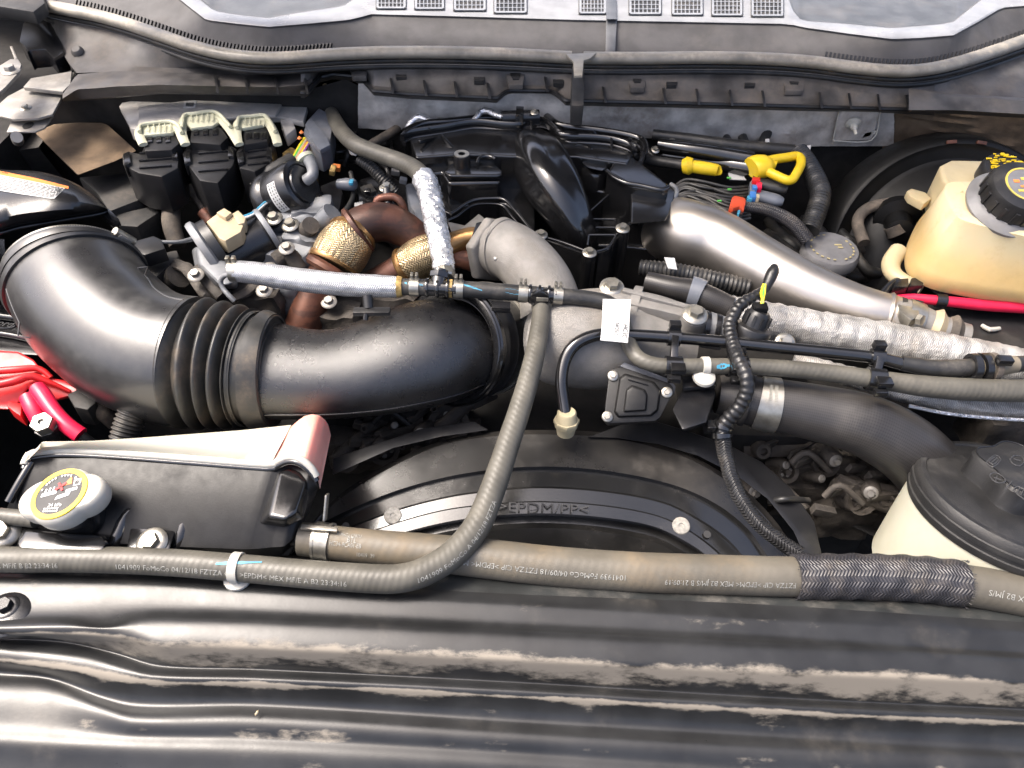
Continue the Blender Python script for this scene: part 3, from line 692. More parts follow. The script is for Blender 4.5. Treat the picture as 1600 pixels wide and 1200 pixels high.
# front accessory castings seen below the duct
def lump(px, py, z, sx, sy, sz, mat, seed, par, name='casting'):
    g = box(Z(px, py, z), sx, sy, sz); 
    me = bmesh.new(); vs = [me.verts.new(v) for v in g.v]
    for q in g.f: me.faces.new([vs[i] for i in q])
    bmesh.ops.subdivide_edges(me, edges=me.edges, cuts=7, use_grid_fill=True); bmesh.ops.smooth_vert(me, verts=me.verts, factor=.5, use_axis_x=True, use_axis_y=True, use_axis_z=True)
    h = G(); h.v = [v.co.copy() for v in me.verts]; me.verts.index_update(); h.f = [[v.index for v in f.verts] for f in me.faces]; me.free()
    offset_noise(h, min(sx, sy)*.13, 45, seed); offset_noise(h, min(sx, sy)*.05, 140, seed+5); return obj(name, h, mat, par)
for i, (px, py, z, sx, sy, sz) in enumerate([(560, 690, -.10, .07, .06, .06), (620, 665, -.09, .08, .05, .06), (690, 640, -.09, .07, .05, .05), (720, 690, -.12, .05, .05, .05), (585, 655, -.085, .05, .04, .04), (655, 690, -.12, .06, .05, .04), (1210, 705, -.10, .09, .05, .07), (1270, 730, -.10, .08, .06, .08), (1330, 745, -.11, .07, .06, .07), (1240, 760, -.12, .06, .05, .06), (1310, 790, -.13, .07, .06, .06), (1370, 780, -.11, .06, .05, .08), (1180, 690, -.10, .05, .04, .05), (1580, 670, -.06, .10, .06, .08)]):
    lump(px, py, z-.022, sx, sy, sz, 'cast_dirty', i, eng)
for (px, py, z, r) in ((600, 700, -.10, 26), (700, 662, -.095, 34), (540, 715, -.11, 22), (1285, 720, -.085, 24), (1340, 775, -.09, 28), (1225, 735, -.10, 18)):
    p = Z(px, py, z); R = wr(p, r)
    obj('pulley', lathe([(R*.25, .012), (R*.3, .004), (R*.62, .002), (R*.66, .010), (R*.95, .012), (R, .006), (R*.92, 0), (R, -.006), (R, -.02)], p, (.15, -.75, .6), 26), 'cast_dirty', eng)
    for k in range(5):
        a = k*2*pi/5+px; x, y, ax = basis((.15, -.75, .6)); bolt(eng, p+(x*math.cos(a)+y*math.sin(a))*R*.45+ax*.004, ax, R*.09, 'steel_bare')
for i, (a, b, c) in enumerate([((520, 720, -.09), (600, 650, -.09), .008), ((650, 700, -.10), (742, 622, -.07), .010), ((1160, 700, -.09), (1300, 700, -.08), .012), ((1300, 760, -.08), (1420, 800, -.10), .010), ((1200, 740, -.10), (1260, 800, -.10), .008)]):
    obj('web', offset_noise(rod(Z(*a), Z(*b), c, 10), .002, 80, i), 'cast_dirty', eng)
random.seed(13)
for (x0, x1, y0, y1, z0) in ((545, 740, 630, 710, -.062), (1165, 1400, 690, 800, -.058)):
    for k in range(16):
        px, py = random.uniform(x0, x1), random.uniform(y0, y1); p = Z(px, py, z0-random.uniform(0, .03)); r = random.uniform(.005, .013)
        ax = Vector((random.uniform(-.5, .5), -.7, random.uniform(.3, .9))); obj('boss', lathe([(r, -.03), (r, 0), (r*.8, .003), (r*.45, .003), (r*.45, -.004), (0, -.004)], p, ax, 14), 'cast_dirty', eng)
        if k % 2: bolt(eng, p+ax.normalized()*.003, ax, r*.42, 'steel_bare')
    for k in range(12):
        px, py = random.uniform(x0, x1), random.uniform(y0, y1); L_ = random.uniform(20, 60); a_ = random.uniform(-.6, .6)
        obj('rib', offset_noise(bar(Z(px, py, z0-.012), Z(px+L_*math.cos(a_), py+L_*math.sin(a_), z0-.02), random.uniform(.004, .010), .012), .001, 90, k), 'cast_dirty', eng, .0015)
    for k in range(5):
        px, py = random.uniform(x0, x1), random.uniform(y0, y1); obj('pipe', tube(P([(px, py, z0-.01, 5), (px+25, py-12+random.uniform(-8, 8), z0+.005, 5), (px+60, py+random.uniform(-10, 20), z0-.02, 5)]), 10), random.choice(['hose_black', 'cast_dirty']), eng)
# serpentine belt right
g = G(); 
obj('belt', tube(P([(1240, 765, -.15, 9), (1300, 800, -.15, 9), (1420, 855, -.16, 9)]), 8, flat=(.3, 1)), 'black_matte', eng)

# ------------------------------------------------------------------ fan shroud
sh = thing('fan_shroud', 'black arched plastic fan shroud with two white rivets and raised lettering', 'fan shroud')
S = [([(470, 850), (500, 800), (560, 752), (640, 708), (700, 686), (780, 674), (860, 672), (950, 677), (1040, 698), (1100, 722), (1160, 762), (1210, 812), (1250, 870)], -.030),
     ([(466, 856), (498, 808), (560, 760), (640, 716), (700, 693), (780, 681), (860, 679), (950, 684), (1040, 704), (1100, 729), (1158, 770), (1206, 820), (1244, 876)], -.024),
     ([(440, 880), (480, 833), (560, 790), (650, 757), (750, 736), (850, 729), (950, 736), (1050, 757), (1120, 788), (1170, 828), (1200, 870)], -.028),
     ([(440, 884), (480, 837), (560, 795), (650, 762), (750, 741), (850, 734), (950, 741), (1050, 762), (1117, 793), (1166, 833), (1196, 874)], -.034),
     ([(440, 892), (490, 850), (590, 806), (690, 777), (780, 764), (850, 760), (950, 767), (1040, 785), (1100, 815), (1140, 845), (1170, 880)], -.036),
     ([(440, 894), (490, 853), (590, 809), (690, 780), (780, 767), (850, 763), (950, 770), (1040, 788), (1098, 818), (1138, 848), (1168, 883)], -.033),
     ([(440, 900), (500, 866), (590, 826), (690, 797), (780, 786), (850, 783), (950, 790), (1030, 806), (1080, 830), (1118, 858), (1150, 890)], -.036),
     ([(440, 902), (500, 868), (590, 828), (690, 799), (780, 788), (850, 785), (950, 792), (1030, 808), (1079, 832), (1116, 860), (1148, 892)], -.033),
     ([(440, 910), (500, 880), (600, 841), (700, 815), (780, 805), (850, 802), (940, 808), (1020, 822), (1070, 845), (1106, 870), (1130, 900)], -.037),
     ([(440, 912), (500, 884), (600, 845), (700, 819), (780, 809), (850, 806), (940, 812), (1020, 826), (1068, 849), (1104, 874), (1128, 904)], -.050),
     ([(440, 916), (500, 892), (600, 856), (700, 830), (780, 820), (850, 817), (940, 823), (1020, 838), (1062, 858), (1096, 884), (1120, 914)], -.052),
     ([(440, 920), (500, 898), (600, 864), (700, 838), (780, 828), (850, 825), (940, 831), (1018, 846), (1058, 866), (1092, 892), (1116, 922)], -.044),
     ([(440, 930), (500, 912), (600, 890), (700, 870), (850, 862), (940, 868), (1016, 880), (1054, 896), (1088, 916), (1112, 940)], -.062)]
nx = 72; rows = []
for pts, z in S:
    x0, x1 = pts[0][0], pts[-1][0]; row = []
    for i in range(nx+1):
        x = x0+(x1-x0)*i/nx; u = (x-850)/400
        row.append(Z(x, smoothline(pts, x), z-.05*u*u))
    rows.append(row)
first = [p+Vector((0, .004, -.05)) for p in rows[0]]
obj('rear_band', loft([first]+rows[:3]), 'shroud', sh, smooth=28); obj('front_band', loft(rows[2:]), 'shroud_gloss', sh, smooth=28)
def ztop(px): u = (px-850)/400; return -.05*u*u
for (px, py) in ((614, 806), (1064, 822)):
    z = -.0335+ztop(px); p = Z(px, py, z); ax = Vector((0, -.35, .94))
    rv = obj('rivet', lathe([(.0098, 0), (.0100, .0012), (.0090, .0024), (.0030, .0026), (.0024, .0016), (0, .0016)], p, ax, 24), 'rivet_white', sh)
for (px, py) in ((1105, 835), (540, 822)):
    p = Z(px, py, -.032+ztop(px)); obj('slot_hole', lathe([(.0042, 0), (.0042, .0006), (0, .0006)], p, (0, -.3, .95), 14), 'print_black', sh)
# raised lettering on the arch
tv, tf = text_geo('>EPDM/PP<', 1.0); tw = max(p[0] for p in tv); g = G()
for p in tv:
    px = 776+p[0]/tw*144; g.v.append(Z(px, 793.5+(px-850)*.03+((px-850)/100)**2*.8-p[1]*19, -.0312+ztop(px)))
g.f = [list(q) for q in tf]
obj('raised_lettering', g, 'print_emboss', sh)
t = thing('air_baffle', 'black rubber baffle flap on the left shoulder of the fan shroud', 'baffle')
g = frustum(zp([(520, 716), (608, 687), (658, 670), (740, 658), (763, 672), (690, 682), (614, 700), (520, 742)], -.022), zp([(520, 716), (608, 687), (658, 670), (740, 658), (763, 672), (690, 682), (614, 700), (520, 742)], -.030))
obj('flap', g, 'black_plastic', t, .0012)
t = thing('air_baffle', 'curved black rubber baffle flap on the right shoulder of the fan shroud', 'baffle')
q = [(918, 683), (1003, 652), (1070, 672), (1140, 696), (1190, 722), (1235, 762), (1272, 815), (1285, 870), (1262, 880), (1240, 830), (1200, 780), (1150, 742), (1090, 712), (1030, 694), (960, 684)]
zs = [-.020+ztop(a)*.9 for a, b in q]
g = frustum([Z(a, b, z) for (a, b), z in zip(q, zs)], [Z(a, b, z-.008) for (a, b), z in zip(q, zs)])
obj('flap', g, 'black_plastic', t, .0012)

# ------------------------------------------------------------------ FRONT HOSES
def hose(name, label, pts, mat, cat='hose', body='hose_body', seg=22, **k):
    t = thing(name, label, cat); pa = P(pts); ob = obj(body, tube(pa, seg, **k), mat, t); return t, pa
# long thin hose from the left edge to the upper tee
bh, bp_ = hose('coolant_hose', 'long olive grey rubber hose bending up from the front ledge to the plastic tee', [(-600, 850, .018, 18), (-300, 859, .018, 19), (-80, 868, .018, 20), (0, 874, .018, 20), (120, 874, .018, 20.5), (250, 878, .018, 21), (370, 887, .018, 21.5), (480, 897, .018, 22), (580, 904, .018, 22.5), (630, 903, .019, 22.5), (672, 889, .020, 22.5), (712, 862, .022, 22), (745, 822, .026, 21.5), (768, 770, .033, 20.5), (792, 700, .045, 18.8), (815, 630, .058, 17.4), (832, 570, .070, 16.2), (842, 520, .078, 15), (846, 482, .083, 14), (846, 466, .085, 13.4)], 'hose_olive')
s = bp_.near(372, 887)
obj('retaining_strap', band(bp_, s, .0085, .0016), 'white_plastic', bh)
cbase = Z(372, 905, .004); obj('strap_foot', lathe([(.013, 0), (.013, .003), (.008, .005), (.008, .009), (0, .010)], cbase, (0, 0, 1), 20), 'white_plastic', bh)
obj('printed_text', hose_text(bp_, bp_.near(192, 880), '1041909 FoMoCo 04/12/18 FZTZA CIP  >EPDM< MEX MF/E A B2 23:34:16', .0088, -.50), 'print_white', bh)
obj('printed_text', hose_text(bp_, bp_.near(-60, 872), 'CIP >EPDM< MEX MF/E B B2 23:34:16', .0088, -.50, stretch=.9), 'print_white', bh)
obj('printed_text', hose_text(bp_, bp_.near(652, 899), '1041909 FoMoCo A 04/12/18 FZTZA', .0085, -.45), 'print_white', bh)
def paint_dash(pa, s0, s1, a0, a1, wd, par, mat='blue_paint', name='paint_mark'):
    g = G(); n = 14; L = []
    for i in range(n+1):
        u = i/n; s = s0+(s1-s0)*u; c, t, nn, b, r = pa.at(s); v = (CAM-c); v = (v-t*v.dot(t)).normalized(); up = t.cross(v); up = up if up.dot(cu) > 0 else -up
        a = a0+(a1-a0)*u; w_ = wd*(.4+.6*math.sin(pi*min(1, u*1.15+.05)))*(.8+.4*random.random())
        for sg in (-1, 1): th = a+sg*w_/r; g.v.append(c+(v*math.cos(th)+up*math.sin(th))*(r+.0004))
    for i in range(n): g.f.append([2*i, 2*i+1, 2*i+3, 2*i+2])
    obj(name, g, mat, par)
paint_dash(bp_, bp_.near(345, 878), bp_.near(412, 880), .15, .55, .0016, bh)

# large lower hose with braided sleeve
rh, rp = hose('radiator_hose', 'thick brown grey radiator hose with white print and braided black sleeve', [(470, 842, .000, 26), (500, 845, .000, 26.5), (540, 850, .000, 26.5), (600, 856, .000, 27), (680, 864, .000, 29), (760, 873, .000, 30.5), (880, 886, .000, 31), (1000, 894, .000, 31), (1120, 898, .000, 31), (1240, 901, .000, 31), (1340, 901, .001, 31), (1440, 905, .001, 31.5), (1520, 916, .001, 32), (1600, 931, .001, 33), (1700, 953, .001, 33), (1900, 985, .001, 34), (2200, 1000, .0, 34)], 'hose_brown', seg=28)
sa, sb = rp.near(1240, 900), rp.near(1504, 912)
g = tube(rp, 36, sa, sb, .0028, rf=lambda s, th, r: r+.0007*math.sin(s*260+th*3)+.0004*noise.noise(Vector((s*90, th*3, 0))), step=.003)
sv = obj('braided_sleeve', g, 'black_braid', rh)
for e in (sa, sb):
    g = G()
    for k in range(46):
        a = random.random()*6.28; c, tt, n, b, r = rp.at(e); d = -1 if e == sa else 1
        p = c+(n*math.cos(a)+b*math.sin(a))*(r+.003); g.join(rod(p, p+tt*d*random.uniform(.001, .004)+(n*math.cos(a)+b*math.sin(a))*random.uniform(-.0005, .0018), .0003, 4))
    obj('frayed_end', g, 'black_braid', sv, kind='stuff')
obj('printed_text', hose_text(rp, rp.near(978, 893), '1041939 FoMoCo 04/09/18 FZTZA CIP >EPDM< MEX B2 JM/S', .0092, -.30, -1), 'print_white', rh)
obj('printed_text', hose_text(rp, rp.near(1236, 900), 'FZTZA CIP >EPDM< MEX B2 JM/S B 21:09:19', .0092, -.42, -1, stretch=.9), 'print_white', rh)
obj('printed_text', hose_text(rp, rp.near(1596, 930), 'MEX B2 JM/S', .0098, -.15, -1), 'print_white', rh)
for tx, px, an, sz in (('FoMoCo CF8TU', 527, .52, .0062), ('BTL', 550, .25, .0100), ('HC34-9CA01-EB', 524, -.05, .0078), ('10419  39', 560, -.55, .0080)):
    obj('printed_text', hose_text(rp, rp.near(px, 850), tx, sz, an, stretch=.72), 'print_white', rh)
s = rp.near(505, 845)
cl = obj('spring_clamp', band(rp, s, .013, .0016), 'zinc', rh)
obj('clamp_wire', band(rp, s-.008, .003, .0022), 'zinc', cl); obj('clamp_wire', band(rp, s+.006, .003, .0022), 'zinc', cl)
p, tt, n, b, r = rp.at(s); a = Z(510, 832, .028); 
obj('clamp_tab', bar(p+Vector((0, .014, .016)), p+Vector((.002, .032, .036)), .011, .0022, (1, 0, 0)), 'zinc', cl, .0008)
obj('clamp_ear', bar(p+Vector((-.02, .002, .0215)), p+Vector((.016, .0, .0215)), .005, .003, (0, 0, 1)), 'zinc', cl, .0005)
g = tube(P([(425, 836, .000, 15), (480, 840, .000, 17)]), 18); obj('spigot', g, 'black_plastic', rh)

# ------------------------------------------------------------------ LEFT COOLANT TANK
ct = thing('coolant_tank', 'white and black coolant degas tank with pink corner and yellow ringed cap', 'coolant tank')
TZ = .052
rim = [(38, 722), (44, 710), (60, 702), (140, 705), (280, 715), (425, 724), (440, 716), (452, 714), (470, 718), (488, 730), (498, 748), (499, 762)]
topo = [(52, 712), (62, 696), (150, 689), (300, 678), (452, 666), (468, 656), (482, 649), (500, 648), (512, 658), (516, 676), (508, 712), (499, 756)]
# white upper shell: lofted rim -> crown -> back
crown = [(60, 708), (68, 690), (160, 688), (300, 678), (450, 667)]
xs = [i/40 for i in range(41)]
def lerp_poly(pts, u):
    n = len(pts)-1; k = min(int(u*n), n-1); t_ = u*n-k; return (pts[k][0]*(1-t_)+pts[k+1][0]*t_, pts[k][1]*(1-t_)+pts[k+1][1]*t_)
front = [(40, 722), (50, 708), (100, 702), (180, 706), (260, 712), (340, 718), (424, 723)]
back = [(62, 700), (66, 690), (140, 689), (220, 684), (300, 678), (380, 672), (455, 664)]
rowsw = []
for v, dz in ((0, -.012), (0, 0), (.04, .002), (.5, .006), (.93, .004), (1, 0), (1.0, -.05)):
    row = []
    for u in xs:
        a = lerp_poly(front, u); b = lerp_poly(back, u); z = TZ+dz+.012*v+.004*u*v
        row.append(Z(a[0]+(b[0]-a[0])*v, a[1]+(b[1]-a[1])*v, z))
    rowsw.append(row)
obj('white_shell', loft(rowsw), 'tank_white', ct, smooth=50)
# pink corner: vertical half round column seen from above
pa = P([(470, 703, .072, 27), (472, 697, .075, 27), (485, 668, .090, 25), (487, 664, .090, 23)])
q_front = [(424, 723), (434, 719), (444, 714), (456, 713), (468, 716), (480, 724), (490, 735), (497, 750), (500, 764)]
q_back = [(452, 668), (458, 664), (466, 657), (476, 650), (488, 647), (499, 649), (508, 656), (513, 664), (517, 680)]
rowsp = []
for v, dz in ((0, -.02), (0, 0), (.5, .003), (.95, .003), (1.0, -.001), (1.0, -.05)):
    row = []
    for u in [i/24 for i in range(25)]:
        a = lerp_poly(q_front, u); b = lerp_poly(q_back, u); arch = math.sin(pi*min(1, u*1.05))*.012-.022*max(0, u-.6)/.4
        row.append(Z(a[0]+(b[0]-a[0])*v, a[1]+(b[1]-a[1])*v, TZ+dz+.014*v+arch))
    rowsp.append(row)
obj('pink_corner', loft(rowsp), 'tank_pink', ct, smooth=50)
# white flange bead along the rim
bead = [(38, 726, TZ-.002), (42, 716, TZ), (52, 708, TZ+.001), (100, 704, TZ+.001), (180, 708, TZ+.001), (300, 717, TZ+.001), (418, 726, TZ+.001), (432, 722, TZ+.004), (446, 715, TZ+.010), (460, 714, TZ+.013), (474, 720, TZ+.012), (487, 732, TZ+.006), (494, 744, TZ-.001)]
obj('flange', tube(P([(a, b, c, 6) for a, b, c in bead]), 12), 'white_plastic', ct)
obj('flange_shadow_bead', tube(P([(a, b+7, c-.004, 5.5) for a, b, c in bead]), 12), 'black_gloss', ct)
# black lower shell front face
bf_top = [(42, 724), (52, 716), (180, 716), (300, 725), (424, 734), (440, 724), (458, 721), (474, 728), (488, 742), (497, 760)]
bf_bot = [(8, 800), (14, 830), (150, 862), (260, 868), (380, 872), (402, 872), (420, 870), (440, 868), (462, 848), (492, 776)]
rowsb = []
for v, z in ((0, TZ-.002), (.05, TZ-.003), (.3, TZ-.012), (.6, TZ-.024), (.9, TZ-.040), (1.0, TZ-.060)):
    row = []
    for u in [i/60 for i in range(61)]:
        a = lerp_poly(bf_top, u); b = lerp_poly(bf_bot, u)
        row.append(Z(a[0]+(b[0]-a[0])*v, a[1]+(b[1]-a[1])*v, z-(.01*max(0, u-.85)/.15)))
    rowsb.append(row)
obj('black_shell', loft(rowsb), 'tank_black', ct, smooth=50)
# details on the black face
g = frustum(zp([(420, 806), (436, 738), (452, 730), (468, 738), (478, 752), (462, 800), (446, 812)], TZ-.002), zp([(404, 820), (428, 736), (450, 726), (476, 734), (492, 752), (476, 812), (444, 826)], TZ-.022))
obj('corner_boss', g, 'black_gloss', ct, .004, bseg=3)
fr = [(a, b, c-.005, 12) for a, b, c, d in [(176, 862, TZ-.044, 9), (186, 836, TZ-.034, 9), (198, 806, TZ-.025, 9), (214, 796, TZ-.0225, 10), (260, 798, TZ-.0225, 10), (284, 803, TZ-.024, 10), (290, 812, TZ-.026, 9), (284, 838, TZ-.034, 8), (270, 872, TZ-.048, 8)]]
obj('recess_rim', tube(P(fr), 14), 'black_gloss', ct)
g = frustum(zp([(198, 858), (204, 822), (214, 816), (270, 818), (276, 824), (262, 868)], TZ-.031), zp([(198, 858), (204, 822), (214, 816), (270, 818), (276, 824), (262, 868)], TZ-.045)); obj('recess_floor', g, 'black_gloss', ct, .003)
bolt(ct, Z(238, 848, TZ-.030), (0, -.25, 1), .0086, 'zinc')
g = frustum(zp([(28, 848), (40, 828), (160, 838), (166, 850), (158, 862), (30, 856)], TZ-.022), zp([(24, 854), (32, 822), (168, 832), (176, 850), (160, 872), (26, 862)], TZ-.045)); obj('lower_pad', g, 'black_gloss', ct, .003)
for (a, b) in (((212, 722), (192, 758)), ((348, 738), (320, 800)), ((420, 744), (396, 806)), ((322, 796), (280, 850)), ((430, 806), (412, 862))):
    obj('mould_line', tube(P([(a[0], a[1], TZ-.006-.0003*(a[1]-720), 1.1), (b[0], b[1], TZ-.006-.00037*(b[1]-720), 1.1)]), 6), 'black_gloss', ct)
obj('corner_edge', tube(P([(50, 722, TZ-.004, 7), (32, 752, TZ-.012, 7), (14, 784, TZ-.022, 7)]), 10), 'black_gloss', ct)
# cap
CN = Vector((-.16, -.10, .98)).normalized(); cc = Z(97, 775, TZ+.008); R = wr(cc, 46)
def lobe(r, h, th):
    c2 = math.cos(th)**2; return r*(1+.42*max(0, c2-.55)/.45) if r > R*.6 else r
cap = obj('cap', lathe([(R*1.0, -.016), (R*1.06, -.012), (R*1.08, -.002), (R*1.03, .0025), (R*.97, .004), (0, .004)], cc, CN, 60, rf=lobe, hint=(1, .12, 0)), 'white_plastic', ct, .0)
obj('cap_neck', lathe([(R*.85, -.04), (R*.85, -.014)], cc, CN, 30), 'black_gloss', ct)
obj('yellow_ring', ringl([(R*.80, .0036), (R*.98, .0036), (R*.97, .0052), (R*.80, .0052)], cc, CN, 48), 'yellow', cap)
obj('black_disc', lathe([(R*.81, .0042), (R*.81, .0049), (0, .0049)], cc, CN, 40), 'print_black', cap)
cx, cy_, ca = basis(CN, (0, 1, 0)); cX = -cy_ if (-cy_).x > 0 else cy_; cY = ca.cross(cX)
def onc(u, v, h=.0052): return cc+cX*u*R+cY*v*R+ca*h
def cpoly(pts, h=.0053): return prism([onc(u, v, h) for u, v in pts], -ca*.0004)
cX_, cY_ = cX, cY
obj('warning_triangle', cpoly([(.02, .28), (.34, .36), (.22, .66)]), 'orange', cap)
obj('book_symbol', cpoly([(.42, .25), (.66, .30), (.62, .55), (.38, .50)]), 'cap_print', cap)
obj('book_symbol_page', cpoly([(.46, .30), (.61, .33), (.58, .49), (.43, .45)], .0056), 'print_black', cap)
obj('radiator_symbol', G().join(cpoly([(-.62, -.12), (-.10, .0), (-.13, .12), (-.62, .02)])).join(cpoly([(-.55, .06), (-.50, .06), (-.50, .2), (-.55, .2)])).join(cpoly([(-.42, .06), (-.37, .06), (-.37, .24), (-.42, .24)])).join(cpoly([(-.29, .1), (-.24, .1), (-.24, .27), (-.29, .27)])), 'cap_print', cap)
obj('hand_symbol', G().join(cpoly([(-.05, -.25), (.40, -.10), (.42, .05), (-.02, -.10)])).join(cpoly([(.25, .0), (.62, .12), (.60, .22), (.22, .12)])), 'cap_print', cap)
obj('hot_symbol', G().join(bar(onc(-.18, .12, .0056), onc(.14, .40, .0056), .0022, .0004, ca)).join(bar(onc(-.15, .40, .0056), onc(.10, .10, .0056), .0022, .0004, ca)), 'red_plastic', cap)
obj('cap_lettering', flat_text('24 kPa', .0052, onc(-.20, -.46), cX, cY, .0003), 'cap_print', cap)
g = G(); random.seed(4)
for v in (-.58, -.68):
    u = -.30
    while u < .25: d = random.uniform(.03, .08); g.join(box(onc(u+d/2, v, .0054), d*R*.8, .0016, .0003, (cX, cY, ca))); u += d+.02
obj('fine_print', g, 'cap_print', cap)
for k in range(16):
    a = .5+k*.16
    if k % 5 == 4: continue
    obj('cap_lettering', box(onc(math.cos(a)*.70, math.sin(a)*.70, .0054), .0015, .0022, .0004, (cX, cY, ca)), 'cap_print', cap)
obj('overflow_pipe', tube(P([(-300, 790, .030, 13), (-40, 804, .030, 13), (20, 808, .030, 13), (56, 812, .030, 13)]), 16), 'hose_olive', ct)
bolt(ct, Z(2, 832, .02), (.2, -.3, 1), .010, 'zinc')
# ================================================================== LEFT: AIR BOX, ELBOW, BELLOWS, DUCT
ab = thing('air_box', 'rounded black air filter box lid with a warning label', 'air box')
ABt = [(-330, 246), (-80, 256), (0, 265), (60, 268), (104, 280), (140, 300), (158, 314), (168, 326)]
ABb = [(-330, 384), (-80, 372), (0, 360), (30, 352), (70, 345), (110, 338), (146, 332), (168, 327)]
rows = []
for v, dz in ((0, -.05), (0, -.008), (.05, 0), (.3, .014), (.55, .017), (.8, .008), (.95, -.003), (1, -.012), (1.02, -.05)):
    row = []
    for i in range(61):
        x = -330+498*i/60; u = max(0, (x+80)/248); a = smoothline(ABt, x); b = smoothline(ABb, x); k = max(0, u-.6)/.4
        row.append(Z(x, a+(b-a)*v, .115+dz*(1-k*k*.7)-.018*k*k))
    rows.append(row)
obj('lid', loft(rows), 'black_satin', ab, smooth=60)
obj('lid_seam', tube(P([(x, smoothline(ABb, x)+4, .098-.014*max(0, (x-60)/110), 3.5) for x in range(-330, 170, 8)]), 10), 'black_satin', ab)
g = pp([(150, 322), (170, 326), (186, 342), (176, 346), (158, 336)], .086, .01); obj('latch_tab', g, 'black_satin', ab, .001)
q = [(-40, 255), (0, 264), (55, 275), (108, 290), (84, 312), (40, 306), (0, 298), (-40, 292)]
# label follows the lid
def lid_pt(x, y, lift=.0006):
    a = smoothline(ABt, x); b = smoothline(ABb, x); v = (y-a)/(b-a); u = (x+80)/248; k = max(0, u-.6)/.4
    vs = [(0, -.008), (.05, 0), (.3, .014), (.55, .017), (.8, .008)]; dz = polyline(vs, v)
    return Z(x, y, .115+dz*(1-k*k*.7)-.018*k*k+lift)
def lid_patch(x0, x1, ya, yb, n=16, m=5, lift=.0006):
    rows = []
    for k in range(m+1):
        row = []
        for i in range(n+1):
            x = x0+(x1-x0)*i/n; a = ya(x); b = yb(x); row.append(lid_pt(x, a+(b-a)*k/m, lift))
        rows.append(row)
    return loft(rows)
la = lambda x: polyline([(-60, 256), (0, 267), (55, 278), (107, 291)], x); lb = lambda x: min(polyline([(-60, 262), (0, 273), (55, 284), (107, 295)], x), 999)
lc = lambda x: min(polyline([(-60, 284), (0, 298), (84, 311)], x), 311-(x-84)*.95 if x > 84 else 999)
lab = obj('warning_label', lid_patch(-60, 101, lb, lambda x: max(lc(x), lb(x)+.5), 30, 6), 'paper', ab)
obj('orange_strip', lid_patch(-60, 107, la, lb, 20, 2, .0007), 'orange', lab)
g = G(); random.seed(3)
for k in range(9):
    x = -50
    while x < 92:
        w_ = random.uniform(3, 9); f = (k+.7)/10; y = lb(x)+(lc(x)-lb(x))*f
        if lc(x)-lb(x) > 6 and not (22 < x < 26): g.join(lid_patch(x, x+w_, lambda q_: lb(q_)+(lc(q_)-lb(q_))*f-.45, lambda q_: lb(q_)+(lc(q_)-lb(q_))*f+.5, 1, 1, .0011))
        x += w_+1.6
obj('fine_print', g, 'print_black', lab)
# box side below (battery tray cover with oval emblem)
bx = thing('battery_cover', 'black plastic battery cover with raised oval emblem left of the elbow', 'battery cover')
g = frustum(zp([(-330, 372), (8, 372), (10, 440), (36, 492), (80, 540), (70, 556), (-330, 532)], -.005), zp([(-330, 372), (8, 372), (10, 440), (36, 492), (80, 540), (70, 556), (-330, 532)], -.08)); obj('cover', g, 'black_satin', bx, .004)
g = tube(P([(-40, 489, .002, 6), (20, 496, .002, 6), (60, 504, .002, 6)]), 12); obj('ridge', g, 'black_satin', bx)
g = tube(P([(-40, 516, .000, 5), (20, 524, .000, 5), (70, 536, .000, 5)]), 12); obj('ridge', g, 'black_satin', bx)
oc = Z(4, 506, -.0045); em = obj('oval_emblem', ringl([(.0155, 0), (.0155, .0015), (.0145, .002), (.0140, 0)], oc, (0, -.1, 1), 40, 1.25, .55, (1, -.15, 0)), 'black_gloss', bx)
g = flat_text('Ford', .0150, oc+Vector((-.013, .001, .0015)), (1, -.15, 0), (0, 1, .1), .0008, .35); obj('emblem_script', g, 'print_emboss', em)

# the elbow + bellows + duct
el = thing('intake_elbow', 'wide dusty black rubber air intake elbow with ribbed bellows and steel clamp', 'intake hose')
EZ = .040
ep = P([(117, 424, .056, 94), (119, 434, .054, 96), (126, 452, .050, 99), (145, 482, .045, 102), (176, 513, .041, 104), (214, 541, .038, 104), (258, 559, .037, 103), (300, 567, .036, 104)], .006)
def elr(s, th, r):
    return r*(1+.010*math.sin(s*22+1))
ge = tube(ep, 64, rf=elr); obj('elbow', ge, 'duct_rubber', el, smooth=60)
# moulded parting line along the outside of the bend
pts = []
for i in range(5, len(ep.p)):
    c, t_, n, b, r = ep.p[i], ep.t[i], ep.n[i], ep.b[i], ep.r[i]; v = (CAM-c); v = (v-t_*v.dot(t_)).normalized(); up = t_.cross(v); up = up if up.dot(cr-cu) < 0 else -up
    d = up
    a = .78; pts.append((c+(v*math.cos(pi/2-a*.62)+d*math.sin(pi/2-a*.62))*elr(ep.s[i], 0, r), .0009))
obj('parting_line', tube(Path(pts[::3], .01), 6), 'duct_rubber', el)
